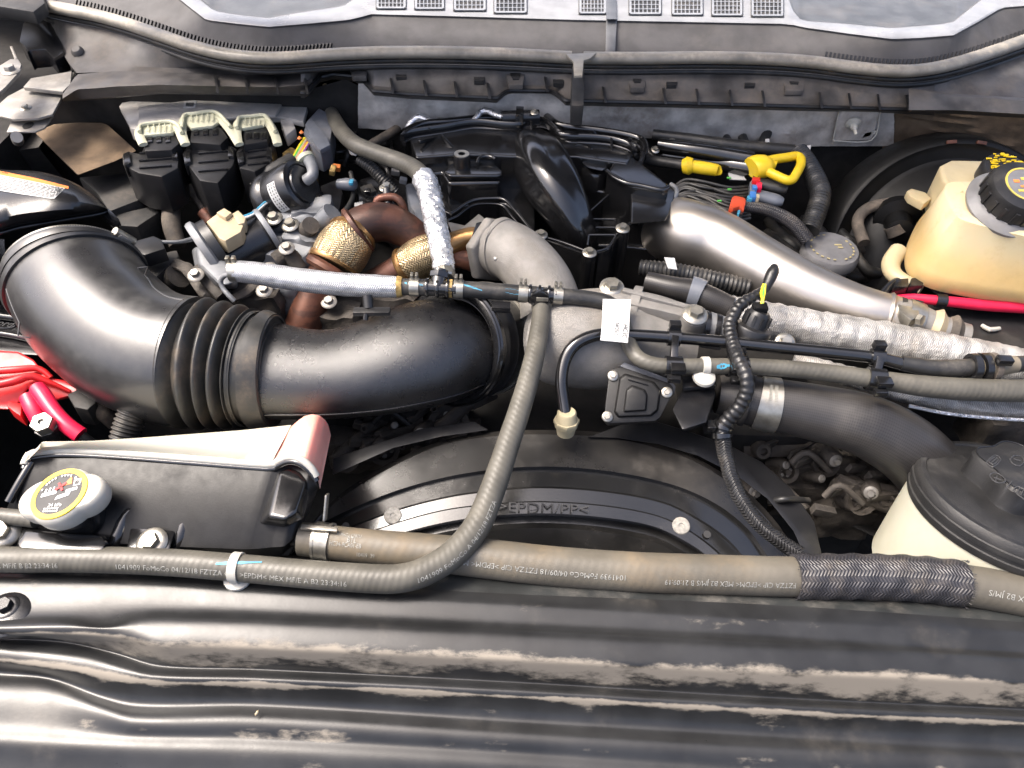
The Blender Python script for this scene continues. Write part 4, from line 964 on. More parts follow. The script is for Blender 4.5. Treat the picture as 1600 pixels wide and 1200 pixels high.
# inlet cuff rings + worm clamp
for (px, py, z, rp_, wd) in ((114, 434, .0535, 6.0, 1), (118, 446, .0515, 3.5, 1)):
    s = ep.near(px, py); obj('cuff_bead', band(ep, s, .010, .004, 64, .002), 'duct_rubber', el)
s = .008
wc = obj('worm_clamp', band(ep, s+.001, .011, .0032, 64), 'zinc', el)
p, tt, n, b, r = ep.at(s+.001)
def ring_dir(px, py):
    best = None
    for k in range(180):
        a = 2*pi*k/180; q_ = p+(n*math.cos(a)+b*math.sin(a))*r; e = (pix(q_)[0]-px)**2+(pix(q_)[1]-py)**2
        if best is None or e < best[0]: best = (e, a, q_)
    return best[1], best[2]
a, q_ = ring_dir(188, 372); dr = (n*math.cos(a)+b*math.sin(a)); tg = (-n*math.sin(a)+b*math.cos(a))
obj('clamp_screw', rod(q_+dr*.007-tg*.014, q_+dr*.007+tg*.014, .0055, 12), 'zinc', wc); obj('clamp_housing', box(q_+dr*.005, .018, .013, .010, (tg, tt, dr)), 'steel_bare', wc, .001)
g = G()
for k in range(22):
    aa = a+.22+k*.035; d2 = n*math.cos(aa)+b*math.sin(aa); g.join(box(p+d2*(r+.0035), .0012, .007, .0008, (-n*math.sin(aa)+b*math.cos(aa), tt, d2)))
obj('clamp_slots', g, 'print_black', wc)
# bellows
def bel(s, th, r): return r
bp2 = P([(292, 566, .036, 100), (310, 568, .036, 102), (345, 571, .035, 98), (380, 575, .034, 94), (415, 579, .034, 88), (432, 580, .034, 84)], .002)
L = bp2.L; nf = 4.0; F0, F1 = .04*L, .70*L
def belr(s, th, r):
    if s < F0 or s > F1: return r*(.90 if s > F1 else .97)
    u = (s-F0)/(F1-F0)*nf; fr = u-math.floor(u); k = .5+.5*math.cos(2*pi*fr); return r*(.84+.19*k**.55)
obj('bellows', tube(bp2, 64, 0, L, rf=belr, step=.0009), 'bellows_rubber', el, smooth=70)
obj('end_cuff', tube(bp2, 64, .70*L, .985*L, rf=lambda s, th, r: r*(.95 if s < .84*L else 1.06), step=.0015), 'bellows_rubber', el, smooth=45)
for f in (.735, .985): obj('cuff_bead', band(bp2, f*L, .005, .0015-.0 if f > .9 else -.001, 64, .001), 'bellows_rubber', el)

du = thing('intake_duct', 'smooth swollen glossy black plastic air duct between bellows and turbo', 'intake duct')
dz = .034
dp = P([(412, 578, .034, 80), (440, 581, .034, 77), (480, 584, .034, 73), (530, 583, .034, 73), (580, 574, .035, 79), (630, 561, .036, 85), (672, 550, .032, 87), (702, 541, .020, 82), (722, 535, .004, 72)], .006)
obj('duct', tube(dp, 64, flat=(.86, 1.06)), 'duct_gloss' if 'duct_gloss' in MT else 'black_satin', du, smooth=60)
def side_line(path, ang, s0, s1, rr, flat=(1, 1), n=40):
    out = []
    for i in range(n+1):
        c, t_, nn, bb, r = path.at(s0+(s1-s0)*i/n); out.append((c+nn*math.cos(ang)*r*flat[0]+bb*math.sin(ang)*r*flat[1], rr))
    return Path(out, .01)
best = None
for sg in (1, -1):
    c, t_, nn, bb, r = dp.at(dp.L*.4); q_ = c+bb*sg*r
    if best is None or pix(q_)[1] > best[0]: best = (pix(q_)[1], sg)
obj('parting_line', tube(side_line(dp, best[1]*1.75, .01, dp.L*.86, .0013, (.86, 1.06)), 8), 'black_satin', du)
# outlet flange: big oval ring facing the turbo
oc = Z(706, 539, .026); vr = ray(706, 539).normalized(); ax = (vr*.80+(cr*.97+cu*.18)*.60).normalized()
Ro = wr(oc, 94)
cuff = thing('duct_cuff', 'black rubber coupler with steel band joining glossy duct to turbo inlet', 'coupler')
obj('flange_ring', ringl([(Ro*.90, -.003), (Ro*.97, -.004), (Ro*1.01, -.002), (Ro*1.03, .002), (Ro*1.03, .006), (Ro*.98, .008), (Ro*.80, .006), (Ro*.80, .003)], oc, ax, 64), 'black_gloss', cuff)
o2 = oc+ax*.022
obj('rubber_sleeve', ringl([(Ro*.75, -.014), (Ro*.99, -.012), (Ro*1.0, -.003), (Ro*.96, .0), (Ro*.96, .012), (Ro*1.0, .016), (Ro*.97, .030), (Ro*.98, .056), (Ro*.75, .058)], o2, ax, 56), 'black_plastic', cuff)
obj('steel_band', ringl([(Ro*.93, .040), (Ro*1.005, .040), (Ro*1.005, .051), (Ro*.93, .051)], o2, ax, 56), 'zinc', cuff)
obj('lip_bead', ringl([(Ro*1.02, -.004), (Ro*1.045, -.002), (Ro*1.045, .001), (Ro*1.02, .003)], oc, ax, 64), 'black_gloss', cuff)
# small tab on the sleeve
obj('rubber_tab', box(Z(783, 480, .085), .022, .012, .008), 'black_satin', cuff, .001)
# strap clip on top of the duct
t = thing('hose_clip', 'black plastic tie clip standing on the glossy duct under the silver hose', 'clip')
obj('base', box(Z(581, 487, .094), .042, .010, .006, (cr, Vector((0, 1, 0)), Vector((0, 0, 1)))), 'black_plastic', t, .0015)
obj('post', rod(Z(576, 482, .094), Z(574, 462, .104), .006, 10), 'black_plastic', t)
obj('pin', rod(Z(571, 500, .088), Z(572, 490, .094), .003, 8), 'black_plastic', t)

# red battery terminal cover and boots
rc = thing('terminal_cover', 'bright red plastic battery terminal cover folded beside the elbow', 'terminal cover')
q1 = [(-130, 556), (0, 548), (30, 550), (52, 562), (76, 590), (100, 594), (124, 606), (122, 618), (90, 626), (64, 618), (44, 606), (30, 632), (12, 640), (-130, 634)]
zt = [.010, .012, .012, .012, .004, .000, -.012, -.02, -.016, -.006, .000, -.012, -.012, -.012]
g = frustum([Z(a, b, z) for (a, b), z in zip(q1, zt)], [Z(a, b, z-.012) for (a, b), z in zip(q1, zt)]); obj('hood', g, 'red_plastic', rc, .003, bseg=3)
for pts in ([(-40, 582, .014, 6), (20, 578, .016, 6), (60, 576, .012, 5), (80, 590, .004, 4)], [(-30, 606, .012, 6), (20, 596, .014, 7), (50, 588, .012, 6), (84, 600, .000, 4), (110, 612, -.010, 3)]):
    obj('fold', tube(P(pts), 12), 'red_plastic', rc)
g = pp([(12, 626), (34, 630), (32, 650), (20, 642), (10, 634)], -.006, .02); obj('flap', g, 'red_plastic', rc, .002)
g = pp([(126, 604), (148, 612), (145, 618), (128, 612)], -.01, .008); obj('flap', g, 'red_plastic', rc, .001)
bt = thing('cable_boot', 'thick dark pink red rubber boot on the battery cable', 'cable boot')
obj('boot', tube(P([(58, 606, .012, 12), (66, 616, .010, 13), (84, 642, .004, 12), (104, 664, -.002, 12.5), (126, 680, -.010, 13)]), 18), 'red_rubber', bt)
obj('inner_boot', tube(P([(44, 620, -.004, 13), (54, 640, -.010, 14), (66, 662, -.02, 13)]), 18), 'red_rubber', bt)
obj('cable', tube(P([(126, 680, -.010, 8), (150, 700, -.03, 8), (170, 730, -.06, 8)]), 12), 'hose_black', bt)
t = thing('terminal_nut', 'steel hex battery terminal nut below the red boot', 'nut')
p = Z(67, 662, .010); obj('nut', lathe([(.0125, -.006), (.0125, .003), (.0115, .005), (.004, .0052), (.004, .002), (0, .002)], p, (.05, -.25, 1), 6), 'zinc', t, smooth=20)
obj('block', lathe([(.013, -.04), (.013, -.006)], p, (.05, -.25, 1), 8), 'black_satin', t, .001)
t = thing('corrugated_conduit', 'ribbed black conduit dropping between the elbow and the white tank', 'conduit')
cp = P([(210, 640, .010, 22), (200, 665, -.002, 21), (190, 700, -.02, 20), (184, 740, -.05, 19)], .002)
obj('conduit', tube(cp, 24, 0, cp.L, rf=lambda s, th, r: r*(1+.08*math.sin(s*1300)), step=.0006), 'hose_black', t, smooth=70)
t = thing('cable_connector', 'dusty dark battery cable connector behind the red boot', 'connector')
g = pp([(104, 616), (124, 606), (146, 616), (150, 628), (136, 640), (116, 636)], -.01, .03); obj('body', g, 'black_matte', t, .003)
obj('lead', tube(P([(140, 628, -.02, 13), (160, 645, -.03, 12), (178, 660, -.05, 12)]), 14), 'grime', t)

# ------------------------------------------------------------------ ENGINE CONTROL MODULE
ec = thing('control_module', 'flat silver engine control module on its bracket', 'control module')
q1 = [(186, 166), (190, 160), (216, 155), (288, 149), (298, 148), (310, 152), (460, 156), (482, 158), (474, 190), (440, 182), (372, 184), (290, 196), (214, 202), (204, 200)]
g = pp(q1, .085, .010); obj('case', g, 'module_metal', ec, .002)
q2 = [(216, 166), (288, 157), (300, 156), (440, 162), (430, 180), (372, 182), (288, 193), (216, 200)]
g = pp(q2, .091, .006); obj('raised_lid', g, 'module_metal', ec, .002)
lo = obj('bar_code_label', pp([(288, 159), (307, 157), (305, 167), (286, 169)], .0918, .0006), 'paper', ec)
g = G()
for k in range(7): g.join(pp([(291+k*1.8, 160), (292+k*1.8, 160), (291+k*1.8, 166), (290+k*1.8, 166)], .0922, .0003))
obj('bar_code', g, 'print_black', lo)
obj('lug', lathe([(.010, -.02), (.010, .004), (.006, .006), (0, .006)], Z(436, 156, .09), (0, 0, 1), 16), 'module_metal', ec)
g = pp([(434, 172), (452, 172), (456, 186), (462, 200), (446, 212), (438, 190)], .080, .02); obj('foot', g, 'module_metal', ec, .003)
g = pp([(206, 184), (222, 180), (224, 196), (214, 206), (202, 200)], .082, .02); obj('foot', g, 'module_metal', ec, .003)
obj('white_plug', lathe([(.008, -.02), (.008, 0), (.006, .006), (0, .008)], Z(476, 164, .075), (0, -.5, .8), 14), 'white_plastic', ec)
def ecu_conn(lab, lev, body, sl, slab, front):
    t = thing('module_connector', lab, 'connector', None)
    # cream lever arch: tube-like flat bar along lev points
    L = []
    pts = [(a, b, .094, 5.5) for a, b in lev]
    obj('lever', tube(P(pts), 10, flat=(.6, 1.3)), 'cream_plastic', t)
    pts = [(a, b-6, .100, 3) for a, b in lev[1:-1]]
    obj('lever', tube(P(pts), 8), 'cream_plastic', t)
    g = pp(slab, .096, .006); obj('lever_bridge', g, 'cream_plastic', t, .002)
    g = pp(body, .090, .055); obj('housing', g, 'black_plastic', t, .002)
    g = pp(front, .078, .06); obj('wire_cover', g, 'black_plastic', t, .003)
    fx = [a for a, b in front]; fy = [b for a, b in front]; x0, x1, y0, y1 = min(fx), max(fx), min(fy), max(fy)
    for k in range(3):
        y = y0+(y1-y0)*(.15+.22*k); obj('moulded_rib', bar(Z(x0+(x1-x0)*.30, y+8, .0795), Z(x0+(x1-x0)*.85, y+4, .0795), .003, .003), 'black_gloss', t, .0006)
    obj('side_clip', pp([(x0+2, y0+16), (x0+12, y0+12), (x0+14, y0+30), (x0+4, y0+34)], .083, .02), 'black_gloss', t, .0012); obj('side_clip', pp([(x1-14, y0+6), (x1-5, y0+8), (x1-5, y0+22), (x1-14, y0+22)], .083, .02), 'black_gloss', t, .0012)
    for k in range(5):
        u = .2+.15*k; p0 = lev[2][0]+(lev[-3][0]-lev[2][0])*u; q0 = lev[2][1]+(lev[-3][1]-lev[2][1])*u; obj('lever_groove', bar(Z(p0, q0-9, .0992), Z(p0-1, q0+3, .0992), .0012, .0012), 'cream_plastic', t)
    for i in range(3):
        a, b = sl[0]+i*sl[2], sl[1]; obj('latch', pp([(a, b), (a+8, b), (a+8, b+9), (a, b+10)], .0925, .004), 'black_gloss', t, .0008)
ecu_conn('black module connector under the narrow cream lever nearest the brown pad', [(224, 226), (218, 212), (220, 202), (240, 198), (266, 196), (278, 202), (284, 214), (290, 226)], [(224, 210), (272, 204), (282, 222), (268, 234), (226, 236)], (230, 212, 14), [(220, 203), (226, 196), (266, 192), (276, 198), (270, 207), (224, 211)], [(190, 242), (200, 236), (220, 240), (226, 226), (262, 224), (282, 226), (278, 262), (252, 276), (216, 270), (204, 264), (192, 256)])
ecu_conn('largest black module connector under the tall cream lever in the middle', [(290, 226), (284, 206), (288, 186), (300, 184), (330, 180), (344, 186), (360, 204), (374, 226)], [(300, 196), (330, 190), (346, 200), (356, 214), (344, 226), (296, 222)], (302, 200, 15), [(286, 188), (286, 178), (320, 172), (336, 174), (348, 186), (332, 196), (298, 200)], [(284, 240), (296, 222), (352, 222), (370, 232), (364, 258), (340, 286), (312, 282), (292, 256)])
ecu_conn('black module connector under the smaller cream lever beside the wire plug', [(372, 222), (370, 206), (374, 190), (392, 188), (412, 186), (422, 196), (430, 212), (434, 226)], [(380, 200), (410, 194), (420, 204), (418, 220), (380, 226)], (384, 206, 12), [(370, 192), (376, 184), (408, 179), (418, 186), (412, 194), (378, 200)], [(368, 238), (378, 226), (414, 222), (430, 226), (424, 252), (398, 268), (374, 262)])
# cables below the module
for i, (pts, m) in enumerate([([(280, 268, .03, 3), (288, 290, .01, 3), (310, 302, -.01, 3)], 'wire_yellow'), ([(290, 268, .03, 2.4), (298, 290, .01, 2.4), (308, 300, -.01, 2.4)], 'wire_green'), ([(306, 270, .03, 2.6), (308, 290, .01, 2.6), (312, 304, -.01, 2.6)], 'wire_purple')]):
    obj('loose_wire', tube(P(pts), 8), m, label=['yellow', 'green', 'purple'][i]+' wire hanging below the module connectors', cat='wire')
t = thing('heater_pipe', 'dusty dark grey curved pipe loop below the module connectors', 'pipe')
obj('pipe', tube(P([(278, 384, -.02, 13), (268, 350, .0, 14), (270, 322, .01, 14), (284, 304, .015, 14), (302, 300, .015, 13), (314, 312, .01, 10), (326, 334, .0, 9)]), 18), 'grime', t)
obj('joint', rod(Z(318, 330, .01), Z(330, 346, -.0), .010, 14), 'rust', t)
t = thing('bay_box', 'flat dark plastic box below the brown felt pad', 'box')
g = pp([(122, 276), (214, 268), (236, 282), (222, 310), (170, 330), (150, 300)], .02, .06); obj('lid', g, 'black_matte', t, .004)
g = pp([(180, 334), (236, 322), (250, 330), (214, 354), (186, 352)], .01, .05); obj('step', g, 'black_matte', t, .003)
# sensor by the clamp
t = thing('air_flow_sensor', 'small black sensor plug with grey lead next to the elbow clamp', 'sensor')
g = pp([(204, 378), (240, 368), (252, 374), (258, 388), (226, 398), (210, 394)], .06, .02); obj('body', g, 'black_plastic', t, .002)
obj('lead', tube(P([(250, 378, .055, 3), (280, 378, .05, 3), (306, 372, .04, 4)]), 8), 'alu_grey', t)
g = pp([(210, 404), (276, 390), (280, 400), (236, 440), (216, 436)], .03, .05); obj('bracket', g, 'black_matte', t, .003)
# ================================================================== CENTRE: MANIFOLD
mf = thing('intake_manifold', 'large glossy black plastic upper intake manifold with twin lobes and centre runner', 'intake manifold')
MZ = .095
base = [(640, 262), (648, 236), (690, 212), (760, 200), (830, 196), (836, 250), (836, 368), (806, 330), (790, 318), (750, 314), (725, 322), (704, 334), (672, 320)]
obj('lower_body', pp(base, .040, .14), 'black_gloss', mf, .004, bseg=3)
base2 = [(800, 240), (1000, 236), (1050, 300), (1040, 350), (1030, 392), (990, 386), (960, 384), (930, 384), (900, 388), (870, 388), (836, 366)]
obj('deck', pp(base2, -.005, .12), 'black_gloss', mf, .004, bseg=3)
# rim lines (flange beads)
def bead_line(pts, r, z=None, name='flange_bead', seg=10, mat='black_gloss'):
    obj(name, tube(P([(p[0], p[1], (z if len(p) < 3 else p[2]), r) for p in pts]), seg), mat, mf)
bead_line([(704, 334, .062), (714, 328, .062), (728, 318, .064), (744, 312, .064), (768, 310, .064), (788, 312, .064), (806, 330, .062), (824, 352, .058), (838, 372, .055)], 2.6)
bead_line([(700, 344, .052), (714, 338, .052), (730, 326, .054), (746, 319, .054), (782, 320, .054), (800, 338, .052), (828, 372, .046)], 2.2)
bead_line([(1056, 296, .072), (1048, 306, .070), (1020, 328, .062), (990, 346, .056), (976, 354, .054)], 2.6)
bead_line([(1052, 308, .062), (1030, 326, .056), (996, 350, .048)], 2.2)
bead_line([(1048, 288, .078), (1056, 294, .078), (1057, 304, .076), (1050, 314, .072)], 3.6, mat='alu_grey')
# skirt shell wall
def wall(pts, z0, z1, th=.004, name='rib_wall', mat='black_gloss'):
    for (a, b) in zip(pts, pts[1:]):
        p, q = Z(a[0], a[1], z0), Z(b[0], b[1], z0); d = (q-p).normalized(); n = Vector((-d.y, d.x, 0)).normalized()*th/2
        g = G(); g.v = [p+n, p-n, q-n, q+n]; g.v += [Vector((v.x, v.y, z1)) for v in g.v]; g.f = [[0, 1, 2, 3], [7, 6, 5, 4], [0, 4, 5, 1], [1, 5, 6, 2], [2, 6, 7, 3], [3, 7, 4, 0]]
        obj(name, g, mat, mf, .0008)
# left lobe top
lob = [(652, 256), (650, 240), (690, 218), (760, 208), (768, 212), (770, 240), (776, 262), (782, 284), (700, 286), (690, 268), (668, 272)]
obj('left_lobe', pp(lob, .076, .10), 'black_gloss', mf, .008, bseg=4)
sw = [(690, 222), (758, 213), (764, 220), (764, 244), (740, 250), (700, 252), (676, 244)]
obj('left_lobe_plateau', pp(sw, .078, .02), 'black_gloss', mf, .004, bseg=3)
bead_line([(652, 244, .078), (670, 240, .080), (684, 238, .081), (700, 236, .082), (712, 240, .082)], 3.0)
# box with post
bxp = [(694, 270), (700, 258), (712, 254), (736, 250), (748, 246), (764, 244), (774, 250), (772, 258), (782, 264), (784, 272), (776, 276), (700, 276)]
obj('front_box', frustum(zp(bxp, .082), zp([(a, b) for a, b in bxp], -.02)), 'black_gloss', mf, .007, bseg=4)
obj('front_box_lip', pp([(694, 268), (702, 258), (716, 254), (776, 258), (785, 266), (784, 272), (776, 274), (702, 274)], .0855, .008), 'black_gloss', mf, .003, bseg=3)
bead_line([(746, 256, .088), (748, 248, .090), (758, 244, .090), (770, 246, .090), (774, 250, .090)], 3.4)
ps = obj('post', lathe([(.0125, -.02), (.0120, .022), (.0115, .0235), (.005, .0235), (.005, .018), (0, .018)], Z(722, 264, .082), (0, 0, 1), 24), 'black_satin', mf)
obj('post_insert', ringl([(.0052, .0236), (.0108, .0236), (.0108, .0246), (.0052, .0246)], Z(722, 264, .082), (0, 0, 1), 24), 'zinc', ps)
# horizontal bars behind runner
for y, z in ((244, .060), (253, .056), (281, .046)):
    obj('cross_bar', bar(Z(774, y, z), Z(806, y, z), .004, .004), 'black_gloss', mf, .0008); obj('cross_bar', bar(Z(884, y+10, z), Z(918, y+10, z), .004, .004), 'black_gloss', mf, .0008)
# back rim, stepped
rb = [(628, 216), (640, 208), (690, 200), (740, 192), (790, 196), (812, 196), (826, 190), (838, 188), (850, 190), (862, 198), (874, 210), (886, 214), (930, 216), (960, 220), (984, 228), (992, 236)]
obj('rear_rim', tube(P([(a, b, .098, 5) for a, b in rb]), 12, flat=(1.4, .8)), 'black_gloss', mf)
obj('rear_rim', tube(P([(a+3, b+9, .090, 4) for a, b in rb]), 12), 'black_gloss', mf)
rb2 = [(632, 206), (660, 194), (700, 190), (760, 184), (800, 186)]
obj('rear_ledge', tube(P([(a, b, .088, 6) for a, b in rb2]), 12), 'black_gloss', mf)
rb3 = [(852, 182), (866, 194), (880, 200), (930, 206), (970, 212), (1000, 220), (1008, 232), (1004, 246)]
obj('rear_ledge', tube(P([(a, b, .088, 6) for a, b in rb3]), 12, flat=(1.5, 1)), 'black_gloss', mf)
obj('rear_ledge', tube(P([(a-4, b+9, .092, 4) for a, b in rb3[1:]]), 12), 'black_gloss', mf)
for (a, b) in (((690, 212), (712, 238)), ((830, 190), (832, 226)), ((955, 214), (956, 243)), ((655, 222), (690, 214)), ((672, 200), (660, 212)), ((716, 192), (706, 206)), ((930, 206), (918, 214)), ((986, 216), (972, 230))):
    obj('stiffening_rib', bar(Z(a[0], a[1], .102), Z(b[0], b[1], .088), .004, .006), 'black_gloss', mf, .001)
# web under the rear rim
bk = [(640, 216), (740, 200), (800, 202), (838, 196), (866, 210), (890, 222), (960, 228), (990, 240), (980, 256), (900, 244), (870, 244), (800, 244), (720, 240), (650, 246)]
obj('rear_shelf', pp(bk, .0935, .08), 'black_gloss', mf, .003, bseg=3)
obj('back_shelf', pp([(630, 214), (640, 200), (700, 188), (760, 182), (806, 184), (852, 180), (872, 194), (930, 204), (1000, 218), (1010, 232), (1006, 250), (980, 240), (880, 216), (800, 200), (720, 200)], .086, .08), 'black_gloss', mf, .003, bseg=3)
obj('rear_block', pp([(886, 232), (980, 244), (975, 262), (950, 268), (946, 300), (900, 292)], .050, .10), 'black_gloss', mf, .004, bseg=3)
obj('right_wall', frustum(zp([(985, 290), (1044, 290), (1057, 299), (1053, 314), (1046, 334), (1040, 346), (985, 350)], .078), zp([(985, 290), (1044, 290), (1054, 299), (1050, 314), (1044, 334), (1038, 346), (985, 350)], -.12)), 'black_gloss', mf, .004, bseg=3)
# centre runner
rn = P([(832, 236, .060, 36), (838, 244, .078, 40), (848, 262, .086, 42), (864, 290, .080, 41), (882, 322, .064, 36), (898, 354, .042, 30), (911, 382, .014, 24), (918, 400, -.02, 18)], .004)
obj('runner', tube(rn, 64, rf=lambda s_, th, r: r*(1+.085*math.cos(4*(th-.55))), flat=(.95, 1)), 'black_gloss', mf, smooth=60)
obj('runner_collar', ringl([(.030, 0), (.046, .0), (.046, .006), (.040, .010), (.030, .010)], Z(842, 232, .070), (0, -.55, .8), 40), 'black_gloss', mf)
# right lobe
rl = [(948, 268), (952, 262), (958, 252), (966, 240), (984, 240), (1000, 252), (1044, 286), (1046, 294), (1036, 298), (982, 288), (968, 280)]
obj('right_lobe', pp(rl, .092, .17), 'black_lobe' if 'black_lobe' in MT else 'black_gloss', mf, .008, bseg=4)
obj('right_lobe_edge', tube(P([(948, 267, .091, 3.6), (960, 277, .091, 4), (978, 286, .091, 4), (1000, 290, .091, 4), (1034, 297, .091, 4), (1044, 292, .091, 4)]), 12), 'black_gloss', mf)
# pocket behind the right lobe
obj('pocket', frustum(zp([(908, 254), (914, 246), (940, 248), (952, 252), (950, 262), (940, 268), (918, 262)], .086), zp([(908, 254), (914, 246), (940, 248), (952, 252), (950, 262), (940, 268), (918, 262)], -.03)), 'black_gloss', mf, .003, bseg=3)
obj('pocket_rim', tube(P([(906, 250, .089, 3), (914, 246, .089, 3.4), (930, 248, .089, 3.4), (944, 248, .089, 3.4), (952, 252, .089, 3.4), (951, 258, .089, 3)]), 10), 'black_gloss', mf)
obj('pocket_cup', lathe([(.020, -.06), (.020, -.004), (.017, 0), (0, 0)], Z(930, 262, .078), (0, -.1, 1), 28), 'black_gloss', mf)
g = tube(P([(898, 228, .092, 2.6), (904, 226, .093, 2.8), (918, 228, .093, 2.8), (924, 234, .092, 2.6), (916, 238, .091, 2.4)]), 8); obj('moulded_loop', g, 'black_gloss', mf)
# struts and bolts at the front foot
bead_line([(922, 330, .045), (960, 296, .062)], 1.6, name='strut')
for (a, b) in (((925, 342), (962, 343)), ((922, 355), (964, 356)), ((918, 368), (958, 369)), ((962, 343), (963, 356))):
    bead_line([(a[0], a[1], .030), (b[0], b[1], .030)], 1.8, name='rib')
bead_line([(856, 372, .056), (880, 379, .054), (912, 391, .052)], 2.2, name='rib'); bead_line([(920, 368, .054), (918, 384, .054)], 2.0, name='rib'); bead_line([(932, 393, .054), (948, 388, .055), (958, 376, .056), (963, 366, .056)], 2.0, name='rib'); bead_line([(920, 367, .054), (962, 367, .056)], 1.8, name='rib')
wall([(850, 374), (912, 395)], .050, -.06); wall([(934, 396), (952, 388), (966, 366)], .050, -.06)
for (px, py, z, r) in ((845, 367, .062, 11), (921, 395, .056, 11.5), (973, 357, .062, 11.5)):
    p = Z(px, py, z); R = wr(p, r); obj('bolt_boss', lathe([(R*.95, -.13), (R, -.012), (R, -.004), (R*.9, 0), (0, 0)], p, (0, -.05, 1), 24), 'black_gloss', mf); bolt(mf, p, (0, -.15, 1), R*.56, 'zinc')
bolt(mf, Z(930, 308, .030), (0, -.15, 1), .0052, 'zinc')
t = thing('manifold_sensor', 'black pressure sensor with foil wrapped lead on the back of the manifold', 'sensor')
obj('body', rod(Z(784, 184, .105), Z(842, 182, .105), .0105, 14), 'black_satin', t); g = box(Z(812, 183, .105), .012, .028, .022); obj('collar', g, 'black_gloss', t, .001)
obj('foil_lead', tube(P([(736, 192, .095, 4), (746, 182, .100, 4.5), (752, 174, .104, 5), (764, 174, .106, 5), (776, 180, .106, 4.5), (784, 183, .105, 4)]), 12, rf=lambda s, th, r: r*(1+.2*noise.noise(Vector((s*200, th, 3))))), 'foil_wrap', t)
bolt(t, Z(835, 176, .118), (0, -.2, 1), .0035, 'zinc')
t = thing('foil_loop', 'short foil wrapped lead looping behind the left manifold lobe', 'lead')
obj('loop', tube(P([(632, 216, .060, 5), (638, 200, .075, 5.5), (648, 186, .085, 6), (660, 184, .088, 6), (672, 190, .085, 5.5), (690, 192, .085, 5)]), 12, rf=lambda s, th, r: r*(1+.25*noise.noise(Vector((s*180, th, 9))))), 'foil_wrap', t)
obj('tip', rod(Z(684, 190, .085), Z(700, 190, .085), .006, 10), 'grime', t)

# ------------------------------------------------------------------ LEFT CENTRE: hoses and pipes
th_, tp = hose('return_hose', 'olive rubber hose running from the firewall into crinkled foil sleeve', [(518, 178, .080, 11), (524, 190, .085, 12), (536, 208, .092, 12.5), (556, 226, .096, 13), (590, 240, .098, 13), (624, 252, .100, 13.5), (648, 264, .102, 14), (664, 282, .104, 14.5), (672, 305, .104, 14), (680, 345, .102, 13.5), (690, 395, .098, 13), (695, 432, .092, 12)], 'hose_olive')
sa = tp.near(663, 280); sb = tp.near(695, 422)
def foilr(s, th, r): return r+.0020*noise.noise(Vector((s*170, math.cos(th)*2.6, math.sin(th)*2.6)))+.0011*noise.noise(Vector((s*420, math.cos(th)*5, math.sin(th)*5)))
obj('foil_sleeve', tube(tp, 40, sa, sb, .0032, rf=foilr, step=.0016), 'foil_wrap', th_, smooth=35)
obj('crimp', band(tp, sb+.006, .012, .001), 'alu_grey', th_); obj('end_nut', lathe([(.0125, 0), (.013, .004), (.013, .012), (.011, .014)], tp.at(sb-.002)[0], tp.at(sb)[1], 8), 'zinc', th_, smooth=20)
obj('yellow_tape', tube(P([(508, 134, .075, 4), (514, 152, .075, 5), (520, 168, .075, 5)]), 10), 'ochre_tape', th_); obj('tape_tail', bar(Z(514, 170, .078), Z(530, 168, .078), .005, .002), 'ochre_tape', th_)

# horizontal hose run
hh, hp = hose('breather_hose', 'horizontal hose run with silver braided left half, clamps and plastic tees', [(358, 424, .098, 14), (372, 424, .098, 15), (400, 427, .098, 16), (440, 433, .098, 16.5), (500, 441, .098, 16.5), (560, 446, .098, 16.5), (618, 448, .098, 15), (628, 448, .098, 12.5), (662, 449, .098, 12.5), (690, 450, .098, 12.5), (740, 453, .097, 12.5), (800, 457, .095, 12.5), (824, 459, .094, 12.5), (850, 461, .093, 12), (880, 463, .092, 12), (920, 467, .090, 12), (950, 474, .088, 12), (968, 490, .084, 12), (977, 515, .078, 12), (984, 540, .073, 12), (998, 560, .071, 12), (1024, 570, .070, 12), (1060, 572, .070, 12), (1110, 572, .070, 12.5), (1180, 573, .070, 13), (1250, 578, .070, 13.5), (1320, 586, .069, 14), (1390, 596, .068, 15), (1450, 604, .067, 17), (1520, 609, .066, 18), (1600, 611, .065, 18), (1700, 611, .064, 18), (1900, 616, .06, 18), (2150, 630, .05, 18)], 'hose_olive')
s1 = hp.near(622, 448); s0_ = hp.near(366, 424)
obj('braided_sleeve', tube(hp, 40, s0_, s1, .0012, rf=lambda s, th, r: r+.0006*noise.noise(Vector((s*120, math.cos(th)*2, math.sin(th)*2))), step=.003), 'silver_braid', hh)
obj('dark_section', tube(hp, 22, s1, hp.near(966, 486), .0004, step=.004), 'hose_black', hh)
obj('sleeve_end', band(hp, s1, .006, .002), 'ochre_tape', hh)
def clampband(px, py, w_=.011, mat='zinc', tab=True):
    s = hp.near(px, py); c = obj('ear_clamp', band(hp, s, w_, .0014), mat, hh); p, tt, n, b, r = hp.at(s)
    if tab:
        for e in (-.25, .25): obj('clamp_ear', box(p+Vector((0, .004, r+.003))+tt*w_*e, w_*.30, .007, .008, (tt, tt.cross(Vector((0, 0, 1))).normalized(), Vector((0, 0, 1)))), mat, c, .0006)
for x, y in ((649, 449), (718, 452), (815, 459), (868, 462)): clampband(x, y)
clampband(362, 424, .014)
for x in (634, 640): pass
paint_dash(hp, hp.near(636, 447), hp.near(664, 450), .5, .3, .0018, hh); paint_dash(hp, hp.near(726, 450), hp.near(756, 456), .6, .0, .0012, hh); paint_dash(hp, hp.near(790, 455), hp.near(818, 460), .2, .0, .003, hh)
paint_dash(hp, hp.near(1115, 575), hp.near(1136, 573), -.1, .1, .003, hh); paint_dash(hp, hp.near(866, 462), hp.near(872, 462), -.3, .2, .004, hh)
